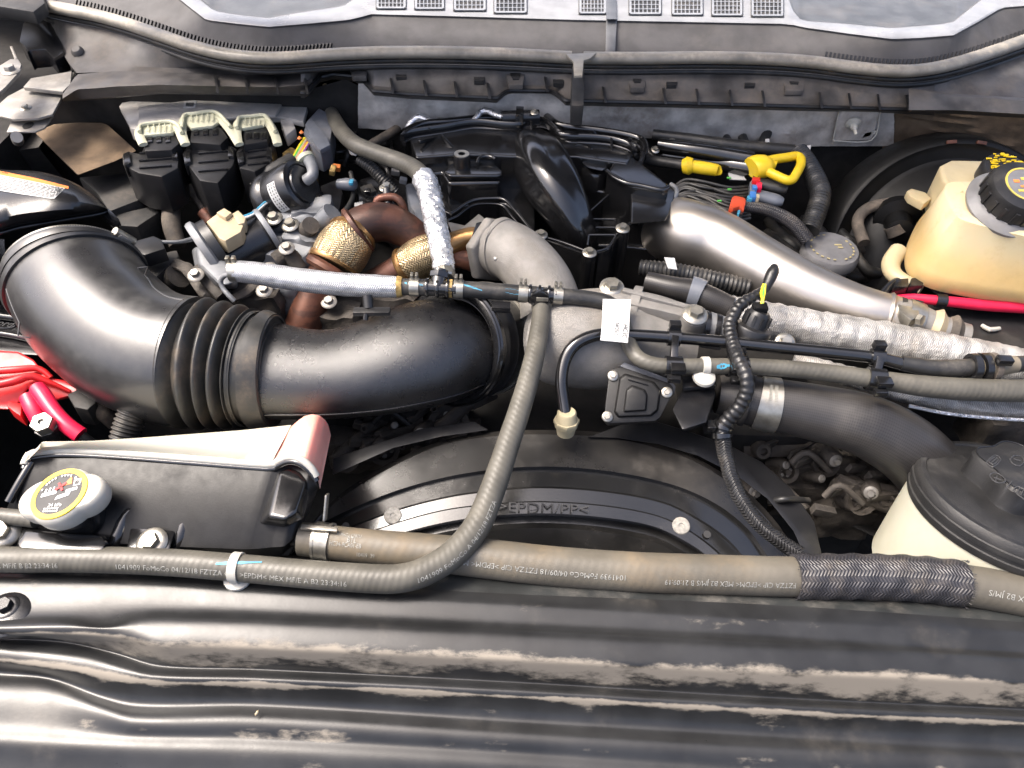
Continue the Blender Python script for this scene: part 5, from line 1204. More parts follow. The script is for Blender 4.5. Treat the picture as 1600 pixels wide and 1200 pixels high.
obj('wire_loop', tube(P([(364, 430, .092, 4), (352, 430, .088, 4), (345, 438, .080, 4), (348, 450, .072, 4), (358, 462, .066, 4), (366, 470, .060, 4)]), 10), 'alu_grey', hh)
def tee(lab, px, py, z, dx, dr):
    t = thing('plastic_tee', lab, 'hose tee'); p = Z(px, py, z)
    ax = (Z(px+20, py+1.2, z)-p).normalized(); obj('run', rod(p-ax*dx, p+ax*dx, .0085, 16), 'black_gloss', t)
    for k in (-.55, 0, .55): obj('rib', lathe([(.011, -.0015), (.0115, 0), (.011, .0015)], p+ax*dx*k, ax, 16), 'black_gloss', t)
    obj('branch', rod(p, p+dr, .0095, 16), 'black_gloss', t); obj('branch_nut', lathe([(.012, 0), (.012, .007)], p+dr*.55, dr, 6), 'black_gloss', t, .0008)
tee('black plastic tee where the foil sleeved hose meets the braided hose', 684, 450, .099, .022, Vector((.002, .018, .012)))
tee('black plastic tee where the long front hose branches off', 843, 460, .094, .020, Vector((.0, -.012, .002)))
s = bp_.near(845, 478); c_ = obj('ear_clamp', band(bp_, s, .013, .0014), 'zinc', bh); 
p, tt, n, b, r = bp_.at(s); obj('clamp_ear', box(p+Vector((0, -.006, r+.002)), .014, .006, .007), 'zinc', c_, .0006)
s2 = hp.near(684, 450); obj('tape_collar', band(hp, hp.near(700, 451), .007, .0014), 'ochre_tape', hh)

# ------------------------------------------------------------------ exhaust up-pipes
def braid_bellow(t, pts, bulge=.12):
    pa = P(pts, .002); L = pa.L
    obj('braided_flex', tube(pa, 48, 0, L, rf=lambda s, th, r: r*(1+bulge*math.sin(pi*s/L)), step=.0015), 'steel_braid', t)
    for e in (0, L):
        obj('flex_collar', band(pa, min(max(e, .003), L-.003), .008, .0030, 40, .001), 'heat_steel', t)
    return pa
e1 = thing('exhaust_pipe', 'rusty brown exhaust pipe with a thick brass coloured braided flex joint', 'exhaust pipe')
braid_bellow(e1, [(520, 416, .026, 37), (526, 405, .032, 38), (544, 378, .048, 37), (552, 366, .052, 34)])
obj('lower_pipe', tube(P([(516, 420, .024, 30), (504, 440, .010, 28), (492, 466, -.008, 28), (478, 500, -.03, 29), (466, 540, -.06, 30)]), 28), 'rust', e1)
obj('weld_ring', lathe([(.030, -.004), (.034, 0), (.034, .006), (.030, .010)], Z(513, 425, .022), Z(540, 380, .048)-Z(516, 420, .024), 32), 'rust', e1)
obj('upper_elbow', tube(P([(550, 368, .054, 30), (562, 356, .060, 31), (582, 348, .064, 31), (606, 348, .062, 30), (630, 358, .054, 28), (656, 376, .040, 25), (680, 394, .024, 22)]), 32), 'rust_dark', e1)
obj('weld_ring', lathe([(.028, -.004), (.0345, 0), (.0345, .005), (.028, .008)], Z(557, 362, .056), Z(575, 350, .062)-Z(552, 366, .052), 32), 'rust', e1)
e2 = thing('exhaust_pipe', 'second exhaust pipe with shorter braided flex joint beside the foil sleeve', 'exhaust pipe')
braid_bellow(e2, [(628, 418, .020, 24), (640, 412, .026, 28), (664, 400, .034, 30), (690, 390, .038, 27), (700, 386, .040, 24)], .08)
obj('lower_pipe', tube(P([(632, 416, .020, 22), (608, 430, .006, 22), (580, 446, -.01, 22)]), 24), 'rust_dark', e2)
obj('upper_pipe', tube(P([(698, 386, .042, 20), (716, 378, .048, 18), (736, 372, .052, 17), (758, 372, .052, 18)]), 24), 'heat_steel', e2)
obj('lower_branch', tube(P([(700, 400, .030, 16), (724, 404, .03, 16), (748, 410, .028, 18)]), 24), 'rust', e2)
t = thing('lifting_eye', 'square rusty steel lifting bracket behind the rusty elbow', 'bracket')
q = [Z(592, 334, .065), Z(588, 318, .078), Z(594, 310, .084), Z(616, 308, .086), (Z(628, 318, .080)), Z(634, 340, .060)]
obj('frame', tube(Path([(p, .0055) for p in q], .006), 10), 'rust', t); obj('cross_piece', bar(Z(590, 330, .068), Z(622, 330, .068), .006, .004), 'rust_dark', t)
obj('stud', rod(Z(606, 320, .075), Z(604, 296, .088), .007, 10), 'black_satin', t); bolt(t, Z(604, 294, .088), (0, 0, 1), .006, 'zinc')

# ------------------------------------------------------------------ solenoid, valve, castings (left centre)
so_ = thing('vacuum_solenoid', 'round black solenoid drum with a white printed label', 'solenoid')
p = Z(446, 304, .060); ax = (Z(486, 284, .085)-Z(430, 314, .045)).normalized(); R = wr(p, 42)
obj('drum', lathe([(R*.72, -.032), (R*1.0, -.030), (R*1.04, -.026), (R*1.04, -.014), (R*1.0, -.012), (R*.98, -.010), (R, -.008), (R, .030), (R*.94, .036), (R*.80, .038), (R*.76, .036), (R*.70, .036), (R*.66, .040), (0, .040)], p, ax, 48), 'black_satin', so_)
def drum_pt(a, h, e=.0005):
    v = (CAM-p); v = (v-ax*v.dot(ax)).normalized(); u_ = ax.cross(v); return p+ax*h+(v*math.cos(a)+u_*math.sin(a))*(R+e)
g = loft([[drum_pt(-.62+1.15*i/14, h) for i in range(15)] for h in (.006, .021)]); lb_ = obj('white_label', g, 'paper', so_)
g = G(); random.seed(5)
for k in range(3):
    for i in range(9):
        a = -.56+i*.115; h = .009+k*.0045; g.join(loft([[drum_pt(a, hh_, .0009), drum_pt(a+random.uniform(.04, .09), hh_, .0009)] for hh_ in (h, h+.0017)]))
obj('fine_print', g, 'print_black', lb_)
obj('nozzle', tube(P([(478, 282, .085, 9), (488, 274, .092, 9), (488, 262, .095, 9), (484, 252, .092, 10)]), 14), 'alu_grey', so_); obj('nozzle_collar', lathe([(.010, 0), (.013, .002), (.013, .008), (.010, .010)], Z(480, 252, .09), (-.4, .5, .3), 18), 'cream_plastic', so_)
t = thing('harness_plug', 'blue grey wiring plug with yellow and orange wires above the solenoid', 'connector')
q1 = [(478, 190), (498, 168), (512, 176), (520, 192), (516, 222), (500, 232), (488, 226), (474, 206)]
obj('housing', pp(q1, .088, .04), 'grey_plastic', t, .003); obj('collar', pp([(476, 194), (486, 184), (512, 214), (516, 226), (500, 234), (490, 224)], .092, .008), 'grey_plastic', t, .002)
for i, (m, dx) in enumerate((('wire_yellow', 0), ('beige_plastic', 5), ('wire_green', 2), ('orange', 8), ('wire_yellow', 10), ('wire_purple', 12))):
    obj('wire', tube(P([(476+dx*.7, 216+dx*.4, .082-.001*i, 2.3), (466+dx, 232, .080, 2.3), (456+dx*.9, 250, .076, 2.3)]), 8), m, t)
obj('taped_loom', tube(P([(458, 248, .074, 11), (440, 262, .068, 14), (420, 274, .060, 15), (400, 292, .045, 15)]), 16, rf=lambda s, th, r: r*(1+.06*noise.noise(Vector((s*150, th, 0))))), 'black_matte', t)
obj('boot', pp([(440, 238), (454, 228), (470, 236), (496, 232), (496, 250), (470, 256), (452, 258)], .06, .02), 'ochre_tape', t, .004)
for px, py in ((471, 207), (468, 216)): obj('seal_plug', lathe([(0, -.003), (.0035, 0), (0, .004)], Z(px, py, .086), (0, 0, 1), 10), 'orange', t)
# EGR valve
ev = thing('egr_valve', 'grey cast valve housing with black cylinder and beige connector', 'valve')
ax = (Z(434, 352, .060)-Z(350, 400, .040)).normalized(); p = Z(400, 378, .040)
obj('actuator', lathe([(.030, -.05), (.031, .02), (.028, .026), (.0, .026)], p, ax, 32), 'black_satin', ev)
obj('flange', ringl([(.022, -.002), (.037, -.002), (.038, .001), (.037, .005), (.022, .005)], p+ax*.020, ax, 36), 'alu_grey', ev)
obj('end_plate', lathe([(.044, -.006), (.046, -.003), (.046, .003), (.042, .006), (0, .006)], Z(326, 396, .048), ax, 40), 'alu_grey', ev)
obj('plate_gasket', lathe([(.041, 0), (.041, .012)], Z(326, 396, .048)+ax*.006, ax, 36), 'black_plastic', ev)
g = frustum(zp([(306, 386), (322, 384), (366, 420), (364, 444), (344, 446), (312, 414)], .060), zp([(298, 390), (320, 380), (374, 420), (372, 452), (340, 452), (304, 420)], .02)); obj('housing', g, 'alu_grey', ev, .006, bseg=3)
g = pp([(322, 346), (330, 340), (344, 330), (352, 328), (362, 336), (380, 352), (376, 362), (352, 376), (342, 372)], .082, .020); cn = obj('beige_connector', g, 'beige_plastic', ev, .002)
obj('connector_nose', pp([(362, 334), (372, 328), (384, 340), (382, 348), (372, 350)], .084, .016), 'beige_plastic', cn, .0015); obj('connector_latch', pp([(338, 332), (350, 325), (362, 332), (352, 340)], .088, .008), 'beige_plastic', cn, .001)
obj('neck', rod(Z(350, 370, .066), Z(340, 380, .05), .018, 16), 'black_plastic', ev)
for m, dy in (('blue_paint', 0), ('wire_white', 3), ('hose_black', 6)): obj('wire', tube(P([(380, 338+dy, .080, 1.8), (396, 332+dy, .078, 1.8), (412, 318+dy, .07, 2), (424, 310+dy, .06, 2)]), 8), m, ev)
for (px, py, z, r) in ((428, 342, .060, 8), (454, 352, .055, 8)):
    obj('black_stud', rod(Z(px+6, py+12, z-.03), Z(px, py, z), .011, 14), 'black_satin', ev); bolt(ev, Z(px, py, z), (-.1, -.2, 1), .0072, 'zinc')
for (pts, r) in (([(274, 412, .03), (292, 420, .03), (304, 436, .025), (322, 460, .02), (334, 468, .01)], 10), ([(366, 466, .02), (386, 456, .025), (402, 444, .025), (420, 440, .02)], 9), ([(312, 416, .04), (330, 440, .03), (350, 462, .02)], 14)):
    obj('bracket_arm', offset_noise(tube(P([(a, b, c, r) for a, b, c in pts]), 10, flat=(.7, 1)), .0015, 90), 'cast_dirty', ev)
obj('stub', rod(Z(280, 430, .02), Z(262, 442, .0), .017, 14), 'cast_dirty', ev)
for (px, py, z) in ((413, 454, .030), (448, 388, .050), (514, 472, .0), (420, 420, .03), (306, 430, .045)): bolt(ev, Z(px, py, z), (0, -.3, 1), .0062, 'steel_bare')
t = thing('egr_cooler_casting', 'grey aluminium casting between the valve and the braided flex joint', 'casting')
for i, (px, py, z, sx, sy, sz) in enumerate([(470, 356, .03, .06, .05, .05), (490, 340, .035, .05, .05, .05), (440, 400, .01, .10, .07, .06), (420, 450, -.01, .10, .06, .05), (480, 385, .02, .05, .05, .05), (400, 470, -.01, .08, .05, .05), (520, 500, -.04, .08, .05, .05), (590, 470, -.04, .12, .06, .05)]):
    lump(px, py, z, sx, sy, sz, 'alu_grey' if i < 5 else 'cast_dirty', i+30, t, 'casting_web')
obj('boss', rod(Z(498, 356, .04), Z(520, 332, .065), .015, 18), 'alu_grey', t); obj('boss', rod(Z(474, 366, .035), Z(486, 352, .062), .012, 16), 'cast_dirty', t)
obj('pipe_stub', tube(P([(432, 408, .03, 14), (446, 398, .036, 14), (456, 402, .034, 13), (468, 420, .02, 13)]), 16), 'cast_dirty', t)
# dark clutter between solenoid and manifold
def cable(lab, pts, mat='hose_black', seg=12, name='cable', cat='cable', rib=0, **k):
    pa = P(pts, .003)
    if rib: g = tube(pa, seg+6, 0, pa.L, rf=lambda s, th, r: r*(1+.07*math.sin(s*rib)), step=1.2/rib)
    else: g = tube(pa, seg)
    return obj(name, g, mat, label=lab, cat=cat), pa
cable('thin black cable with blue clip right of the solenoid', [(548, 270, .06, 4), (552, 292, .055, 3), (550, 312, .05, 4), (540, 330, .045, 5)])
cable('black ribbed loom curving below the olive hose', [(560, 250, .07, 7), (580, 262, .065, 9), (598, 280, .055, 9), (620, 300, .04, 8)], rib=1500)
cable('dark hose slanting behind the olive hose towards the foil loop', [(560, 236, .06, 6), (600, 214, .06, 7), (640, 188, .06, 6)], 'grime', name='hose', cat='hose')
t = thing('injector_connector', 'grey bullet shaped connector with a blue clip right of the solenoid', 'connector')
obj('body', lathe([(0, -.016), (.007, -.012), (.009, 0), (.009, .012), (.006, .016), (0, .017)], Z(540, 288, .065), (1, -.15, .1), 16), 'grey_plastic', t); obj('clip', box(Z(549, 285, .074), .006, .010, .005), 'blue_paint', t, .001)
obj('support', pp([(500, 290), (526, 280), (536, 300), (530, 330), (510, 326)], .045, .04), 'black_plastic', t, .003)
t = thing('valve_cover_part', 'dark ribbed plastic engine cover piece left of the manifold', 'engine cover')
g = pp([(560, 280), (600, 268), (640, 290), (664, 330), (640, 370), (600, 330), (572, 320)], .02, .06); obj('plate', g, 'black_plastic', t, .005)
g = pp([(632, 286), (650, 284), (668, 300), (690, 340), (696, 372), (664, 360), (640, 320)], .045, .08); obj('side_cover', g, 'grey_plastic', t, .006)
obj('white_tag', pp([(540, 226), (546, 225), (560, 238), (556, 242), (548, 240)], .07, .002), 'paper', t)

# ------------------------------------------------------------------ turbo castings
tb = thing('turbo_housing', 'sand cast aluminium turbo inlet elbow and compressor housing', 'turbo housing')
obj('upper_elbow', tube(P([(764, 392, .058, 36), (772, 390, .062, 44), (784, 388, .066, 45), (806, 398, .070, 46), (830, 420, .066, 47), (848, 446, .056, 48), (858, 476, .044, 50), (862, 500, .034, 54)]), 40), 'cast_alu', tb)
ax = (Z(806, 398, .070)-Z(764, 384, .058)).normalized()
obj('elbow_flange', ringl([(.020, -.004), (.044, -.004), (.046, 0), (.046, .008), (.042, .011), (.020, .011)], Z(768, 390, .060), ax, 6, 1, 1), 'cast_alu', tb, .004, bseg=3)
obj('moulded_lip', band(P([(772, 390, .062, 44), (784, 388, .066, 45), (806, 398, .070, 46)]), .012, .006, .0012, 44, .0015), 'cast_alu', tb)
obj('pin', rod(Z(772, 404, .108), Z(776, 405, .108), .0025, 8), 'steel_bare', tb)
obj('heat_bracket', pp([(700, 346), (726, 352), (748, 334), (756, 340), (762, 356), (744, 372), (708, 368)], .050, .004), 'steel_bare', tb, .001)
obj('black_bracket', pp([(744, 348), (752, 346), (768, 362), (760, 380), (742, 396), (732, 388), (734, 378)], .072, .005), 'black_satin', tb, .001)
bolt(tb, Z(742, 385, .073), (0, 0, 1), .006, 'rust')
# compressor body
obj('compressor_body', tube(P([(846, 536, .020, 56), (862, 535, .026, 64), (880, 536, .032, 68), (930, 540, .030, 68), (980, 540, .028, 64), (1030, 540, .028, 54), (1080, 545, .026, 46)]), 40), 'cast_alu', tb)
obj('volute', tube(P([(850, 500, .048, 28), (890, 486, .055, 30), (940, 484, .058, 34), (990, 490, .056, 36), (1040, 500, .050, 34), (1090, 516, .046, 26), (1130, 526, .044, 22)]), 32), 'cast_alu', tb)
obj('upper_casting', offset_noise(tube(P([(968, 466, .068, 10), (1000, 470, .072, 15), (1040, 480, .070, 15), (1086, 492, .066, 11)]), 20), .001, 60), 'cast_alu', tb)
obj('step_ring', band(P([(960, 480, .055, 34), (1000, 490, .055, 38), (1060, 502, .052, 36)]), .024, .010, .003, 36), 'cast_alu', tb)
obj('fin', bar(Z(972, 456, .084), Z(1086, 486, .080), .008, .010), 'cast_alu', tb, .002); 
obj('wedge', pp([(978, 456), (1000, 452), (1040, 466), (1088, 484), (1086, 498), (1036, 486), (980, 474)], .083, .02), 'cast_alu', tb, .003)
for (px, py, z) in ((956, 449, .085), (1086, 492, .088)):
    obj('bolt_pad', lathe([(.016, -.03), (.015, -.002), (0, 0)], Z(px, py, z), (0, -.2, 1), 20), 'cast_alu', tb); bolt(tb, Z(px, py, z), (0, -.2, 1), .0085, 'zinc')
obj('outlet', tube(P([(1040, 500, .055, 30), (1080, 506, .055, 27), (1110, 512, .055, 24), (1140, 520, .054, 22)]), 24), 'alu_grey', tb)
for px in (1098, 1112, 1126): obj('outlet_ring', band(P([(1060, 508, .055, 27), (1110, 514, .055, 24), (1150, 522, .054, 22)]), (px-1062)*.0009, .006, .002, 28), 'black_satin', tb)
# dark heat pipe / hose above turbo right
cable('dark brown rubber hose stub behind the cast turbo housing', [(1010, 440, .06, 16), (1050, 450, .062, 18), (1080, 456, .062, 20), (1110, 468, .06, 20), (1140, 482, .055, 19)], 'charge_hose', 20, 'hose', 'hose')
cable('black ribbed conduit passing under the polished pipe', [(1000, 418, .03, 12), (1050, 424, .035, 14), (1110, 436, .035, 14), (1170, 450, .03, 14)], 'hose_black', 16, 'conduit', 'conduit', rib=1100)
obj('printed_tag', pp([(1038, 402), (1054, 403), (1058, 421), (1044, 419)], .055, .001), 'paper', label='small white printed tag tucked below the polished pipe', cat='tag')
t = thing('rubber_clamp_ring', 'wide grey black clamp ring on the hose stub behind the turbo housing', 'clamp')
obj('ring', band(P([(1050, 450, .062, 20), (1080, 456, .062, 21), (1110, 468, .06, 21)]), .030, .016, .003, 28), 'grey_plastic', t)

random.seed(91)
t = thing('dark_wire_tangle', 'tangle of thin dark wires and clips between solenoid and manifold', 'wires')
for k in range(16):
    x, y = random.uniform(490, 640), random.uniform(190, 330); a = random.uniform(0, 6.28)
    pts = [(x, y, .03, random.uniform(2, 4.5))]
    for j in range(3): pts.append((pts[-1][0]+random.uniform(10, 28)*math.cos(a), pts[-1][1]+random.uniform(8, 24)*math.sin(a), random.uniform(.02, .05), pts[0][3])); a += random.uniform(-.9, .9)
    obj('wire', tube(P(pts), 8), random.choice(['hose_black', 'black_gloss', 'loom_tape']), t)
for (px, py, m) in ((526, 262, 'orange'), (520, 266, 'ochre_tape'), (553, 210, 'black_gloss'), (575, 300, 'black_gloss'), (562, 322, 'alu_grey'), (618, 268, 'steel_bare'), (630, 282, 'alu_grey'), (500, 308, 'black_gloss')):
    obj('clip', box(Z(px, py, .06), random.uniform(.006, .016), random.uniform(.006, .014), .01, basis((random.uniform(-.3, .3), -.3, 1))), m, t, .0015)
t = thing('loom_clip_block', 'dark connector block with wires left of the olive hose', 'connector')
obj('block', pp([(552, 286), (584, 276), (600, 296), (590, 316), (560, 316)], .045, .03), 'black_gloss', t, .003); obj('socket', pp([(562, 292), (580, 286), (588, 298), (570, 304)], .05, .01), 'black_matte', t, .001)
for k in range(4): obj('pin', rod(Z(560+k*8, 318, .04), Z(556+k*9, 340, .02), .0022, 8), 'hose_black', t)
# ================================================================== RIGHT SIDE
# polished charge pipe
pp_ = thing('charge_pipe', 'fat brushed stainless charge pipe sloping down from the manifold', 'pipe')
cpth = P([(1030, 372, -.030, 42), (1040, 362, .005, 45), (1056, 356, .034, 47), (1078, 364, .042, 49), (1120, 378, .042, 48), (1180, 412, .040, 46), (1240, 444, .038, 43), (1300, 469, .036, 39), (1350, 484, .038, 35), (1392, 493, .039, 32), (1408, 497, .039, 31)], .005)
obj('tube', tube(cpth, 48), 'polished', pp_)
s = cpth.near(1384, 492); obj('rolled_bead', band(cpth, s, .006, .0005, 40, .0022), 'polished', pp_); obj('dark_gap', band(cpth, s+.012, .006, .0004, 40), 'print_black', pp_)
cj = thing('hose_coupler', 'grey hose coupler with worm clamps on the lower end of the stainless pipe', 'coupler')
c2 = P([(1394, 495, .039, 32), (1420, 501, .039, 31), (1440, 506, .038, 27), (1470, 516, .036, 23), (1510, 526, .034, 20)], .003)
obj('sleeve', tube(c2, 36), 'steel_bare', cj)
wc = obj('worm_clamp', band(c2, c2.near(1424, 500), .018, .002, 40), 'zinc', cj)
g = G(); p, tt, n, b, r = c2.at(c2.near(1424, 500))
for k in range(16):
    a = -1.9+k*.1; d2 = n*math.cos(a)+b*math.sin(a); g.join(box(p+d2*(r+.0024), .0016, .010, .0008, (-n*math.sin(a)+b*math.cos(a), tt, d2)))
obj('clamp_slots', g, 'print_black', wc)
obj('clamp_housing', pp([(1402, 474), (1428, 470), (1436, 480), (1438, 494), (1424, 500), (1406, 486)], .064, .014), 'zinc', wc, .002); obj('clamp_screw', lathe([(.007, 0), (.007, .006), (0, .007)], Z(1434, 499, .062), (.5, -.6, .3), 6), 'zinc', wc)
for x, y in ((1462, 512), (1486, 522)):
    q_ = c2.near(x, y); obj('moulded_bulge', band(c2, q_, .016, .000, 32, .006), 'beige_plastic' if x < 1470 else 'grime', cj)

# heat wrapped tube
hw = thing('heat_wrapped_pipe', 'silver cloth wrapped pipe with lacing ridges crossing to the right edge', 'wrapped pipe')
wp = P([(1120, 478, .044, 18), (1136, 486, .044, 25), (1180, 497, .044, 28), (1250, 510, .044, 29), (1320, 522, .044, 29), (1400, 536, .043, 30), (1480, 552, .042, 30), (1560, 567, .041, 30), (1680, 590, .040, 30), (1900, 625, .036, 30), (2150, 660, .03, 30)], .004)
def wrapr(s, th, r):
    u = (s/.021) % 1.0; return r*(1+.045*math.sin(pi*u)**.6-.03)+.0016*noise.noise(Vector((s*110, math.cos(th)*2.5, math.sin(th)*2.5)))
obj('wrap', tube(wp, 40, .012, wp.L, rf=wrapr, step=.0016), 'cloth_wrap', hw, smooth=50)
bolt(hw, Z(1226, 536, .070), (0, -.5, .8), .007, 'zinc', 'snap_button')
hf = thing('foil_wrapped_pipe', 'flattened silver foil pipe below the olive hose at right', 'wrapped pipe')
fp = P([(1240, 560, .030, 12), (1320, 586, .028, 18), (1400, 606, .026, 22), (1480, 622, .026, 24), (1560, 632, .026, 25), (1700, 640, .026, 25), (2150, 670, .02, 25)], .004)
obj('foil', tube(fp, 36, 0, fp.L, rf=lambda s, th, r: r+.0022*noise.noise(Vector((s*120, math.cos(th)*2.5, math.sin(th)*2.5))), step=.003, flat=(.7, 1)), 'cloth_wrap', hf, smooth=50)
obj('stitched_edge', tube(P([(1420, 634, .030, 3), (1480, 646, .030, 3), (1560, 654, .030, 3), (1700, 662, .030, 3), (2150, 692, .024, 3)]), 8), 'foil_wrap', hf)

# vapour line
vl = thing('vapour_line', 'thin glossy black rigid line bending down to a cream quick connector', 'tube')
vp = P([(884, 652, .020, 10), (880, 625, .032, 10), (877, 596, .046, 10), (882, 565, .060, 10), (896, 541, .072, 10), (920, 527, .078, 10), (950, 522, .080, 9.5), (1000, 524, .080, 9.5), (1100, 531, .080, 9.5), (1200, 541, .080, 9.5), (1300, 551, .080, 9.5), (1370, 559, .080, 9.5), (1410, 568, .078, 10), (1450, 574, .078, 11), (1518, 574, .078, 12)], .004)
obj('line', tube(vp, 20), 'black_gloss', vl)
obj('corrugated_end', tube(P([(1408, 567, .078, 12), (1460, 575, .078, 13), (1520, 574, .078, 14)]), 18, rf=lambda s, th, r: r*(1+.03*math.sin(s*1500))), 'hose_black', vl)
q_ = P([(1512, 574, .078, 16), (1530, 574, .078, 17), (1560, 572, .078, 16), (1590, 569, .078, 13), (1660, 566, .078, 11)])
obj('line_tail', tube(P([(1562, 572, .078, 15), (1590, 569, .078, 13), (1660, 566, .078, 11), (1850, 580, .07, 11), (2150, 610, .06, 11)]), 20), 'hose_black', vl)
qc = obj('quick_connector', tube(q_, 20, q_.L*.12, q_.L*.5), 'ochre_plastic' if 'ochre_plastic' in MT else 'grime', vl)
for f in (.02, .12, .22): obj('connector_ring', band(q_, q_.L*f+.003, .007, .004, 24), 'black_satin' if f < .2 else 'grime', qc)
obj('connector_window', box(q_.at(q_.L*.27)[0]+Vector((0, -.008, .017)), .016, .010, .008), 'black_satin', qc, .001)
p = Z(885, 658, .014); co = obj('cream_connector', lathe([(.007, -.020), (.010, -.018), (.0115, -.009), (.0132, -.006), (.0132, .002), (.011, .005), (.011, .012), (.0095, .014), (0, .014)], p, (-.02, .15, 1), 24), 'cream_dirty', vl)
obj('connector_clip', ringl([(.011, -.0025), (.0148, -.0025), (.0148, .0025), (.011, .0025)], p, (-.02, .15, 1), 8), 'cream_dirty', co, .001)
# clips joining both lines
def twin_clip(lab, px, py, px2, py2):
    t = thing('line_clip', lab, 'clip', None)
    a = vp.near(px, py); b_ = hp.near(px2, py2)
    obj('upper_loop', band(vp, a, .014, .0030, 24), 'black_gloss', t); obj('lower_loop', band(hp, b_, .018, .0030, 24), 'black_gloss', t)
    A = vp.at(a)[0]; B = hp.at(b_)[0]; obj('bridge', bar(A+Vector((0, -.004, .004)), B+Vector((0, .004, .006)), .010, .008, (1, 0, 0)), 'black_gloss', t, .001)
    obj('latch', box(A+Vector((0, .006, .013)), .013, .009, .009), 'black_satin', t, .001); obj('latch', box(B+Vector((.002, -.014, .010)), .016, .012, .007), 'black_gloss', t, .001)
    obj('latch_step', box(B+Vector((-.002, -.022, .002)), .014, .008, .007), 'black_gloss', t, .001)
twin_clip('black twin clip beside the white tag holding both lines together', 1052, 527, 1048, 571)
twin_clip('black twin clip where both lines cross the heat wrapped pipe', 1372, 559, 1366, 593)
t = thing('line_clip', 'wide black single clip on the olive hose above the wiring loom', 'clip')
obj('loop', band(hp, hp.near(1152, 573), .022, .0030, 24), 'black_gloss', t); c_ = hp.at(hp.near(1152, 573))[0]
for dy, dz_ in ((.014, .010), (-.014, .010), (-.022, .0)): obj('step', box(c_+Vector((0, dy, dz_)), .021, .009, .006), 'black_gloss', t, .001)
t = thing('cable_tie', 'pale grey strap with round stud on the olive hose', 'strap')
obj('strap', band(hp, hp.near(1101, 572), .008, .0018, 24), 'white_plastic', t); obj('stud', lathe([(.013, 0), (.012, .003), (.006, .006), (0, .007)], Z(1100, 590, .062), (0, -.2, 1), 20), 'white_plastic', t)
# bracket below the stud
t = thing('hose_bracket', 'black folded steel bracket carrying the strap stud over the shroud', 'bracket')
obj('shelf', pp([(1066, 586), (1118, 586), (1120, 602), (1068, 606)], .054, .006), 'black_satin', t, .0015)
g = frustum(zp([(1068, 606), (1116, 604), (1118, 616), (1104, 660), (1066, 672), (1050, 640)], .046), zp([(1068, 606), (1116, 604), (1118, 616), (1108, 664), (1066, 676), (1050, 640)], -.01)); obj('leg', g, 'black_satin', t, .003)
# white paper tag
t = thing('paper_tag', 'white paper part tag hanging on the thin black line', 'tag')
A = [Z(943, 467, .098), Z(986, 468, .098), Z(983, 502, .098), Z(981, 536, .094), Z(938, 530, .094), Z(941, 500, .098)]
g = loft([[Z(942, 467, .098), Z(986, 468, .098)], [Z(941, 490, .0985), Z(984, 492, .0985)], [Z(940, 512, .097), Z(983, 516, .097)], [Z(938, 531, .093), Z(981, 535, .093)]]); g2 = G(); g2.v = g.v+[v-Vector((0, .0003, .0006)) for v in g.v]; n0 = len(g.v); g2.f = g.f+[[i+n0 for i in q][::-1] for q in g.f]+[[0, n0, n0+1, 1], [6, 7, n0+7, n0+6]]
obj('paper', g2, 'paper', t, smooth=0)
X_ = (Z(981, 535, .094)-Z(984, 490, .0985)).normalized(); Yv_ = (Z(986, 500, .098)-Z(942, 500, .098)).normalized()
obj('tag_lettering', G().join(flat_text('HC3C', .0082, Z(977, 507, .0982), X_, Yv_, .0008)).join(flat_text('04/25/2', .0066, Z(964, 504, .0982), X_, Yv_, .0008)), 'print_black', t)

# throttle sensor cover
sc = thing('actuator_cover', 'square black bolted actuator cover below the thin line', 'actuator')
N_ = Vector((-.10, -.55, .82)).normalized()
q1 = [(952, 582), (958, 576), (972, 573), (1046, 598), (1052, 604), (1053, 612), (1032, 652), (1024, 658), (950, 662), (944, 656), (946, 630)]
c0 = Z(1000, 618, .040)
def onpl(px, py, h=0):
    d = ray(px, py); k = (c0+N_*h-CAM).dot(N_)/d.dot(N_); return CAM+d*k
obj('base', prism([onpl(a, b) for a, b in q1], -N_*.02), 'tank_black', sc, .002)
obj('side_lip', prism([onpl(a, b, -.01) for a, b in ((968, 572), (976, 566), (1046, 592), (1056, 604), (1053, 616), (1048, 602))], -N_*.012), 'grey_plastic', sc, .001)
q2 = [(970, 592), (978, 586), (1020, 598), (1030, 610), (1026, 640), (1016, 648), (968, 650), (962, 642)]
obj('raised_plate', frustum([onpl(a, b, .006) for a, b in q2], [onpl(a+(a-996)*.12, b+(b-618)*.12, -.002) for a, b in q2]), 'tank_black', sc, .002)
q3 = [(980, 610), (988, 604), (1006, 610), (1010, 618), (1008, 640), (976, 642)]
obj('centre_boss', frustum([onpl(a, b, .011) for a, b in q3], [onpl(a+(a-994)*.2, b+(b-624)*.2, .004) for a, b in q3]), 'tank_black', sc, .002)
obj('ridge', prism([onpl(a, b, .008) for a, b in ((981, 590), (1012, 599), (1013, 602), (981, 593))], -N_*.004), 'tank_black', sc, .0006)
for a, b in ((958, 587), (1042, 613), (949, 651)): bolt(sc, onpl(a, b, .001), N_, .0036, 'zinc')
g = G(); random.seed(11)
for i in range(6):
    for j in range(6):
        if random.random() < .55:
            u0_, v0_ = 980+i*2, 628+j*2; g.join(prism([onpl(u0_, v0_, .0116), onpl(u0_+1.8, v0_, .0116), onpl(u0_+1.8, v0_+1.8, .0116), onpl(u0_, v0_+1.8, .0116)], -N_*.0004))
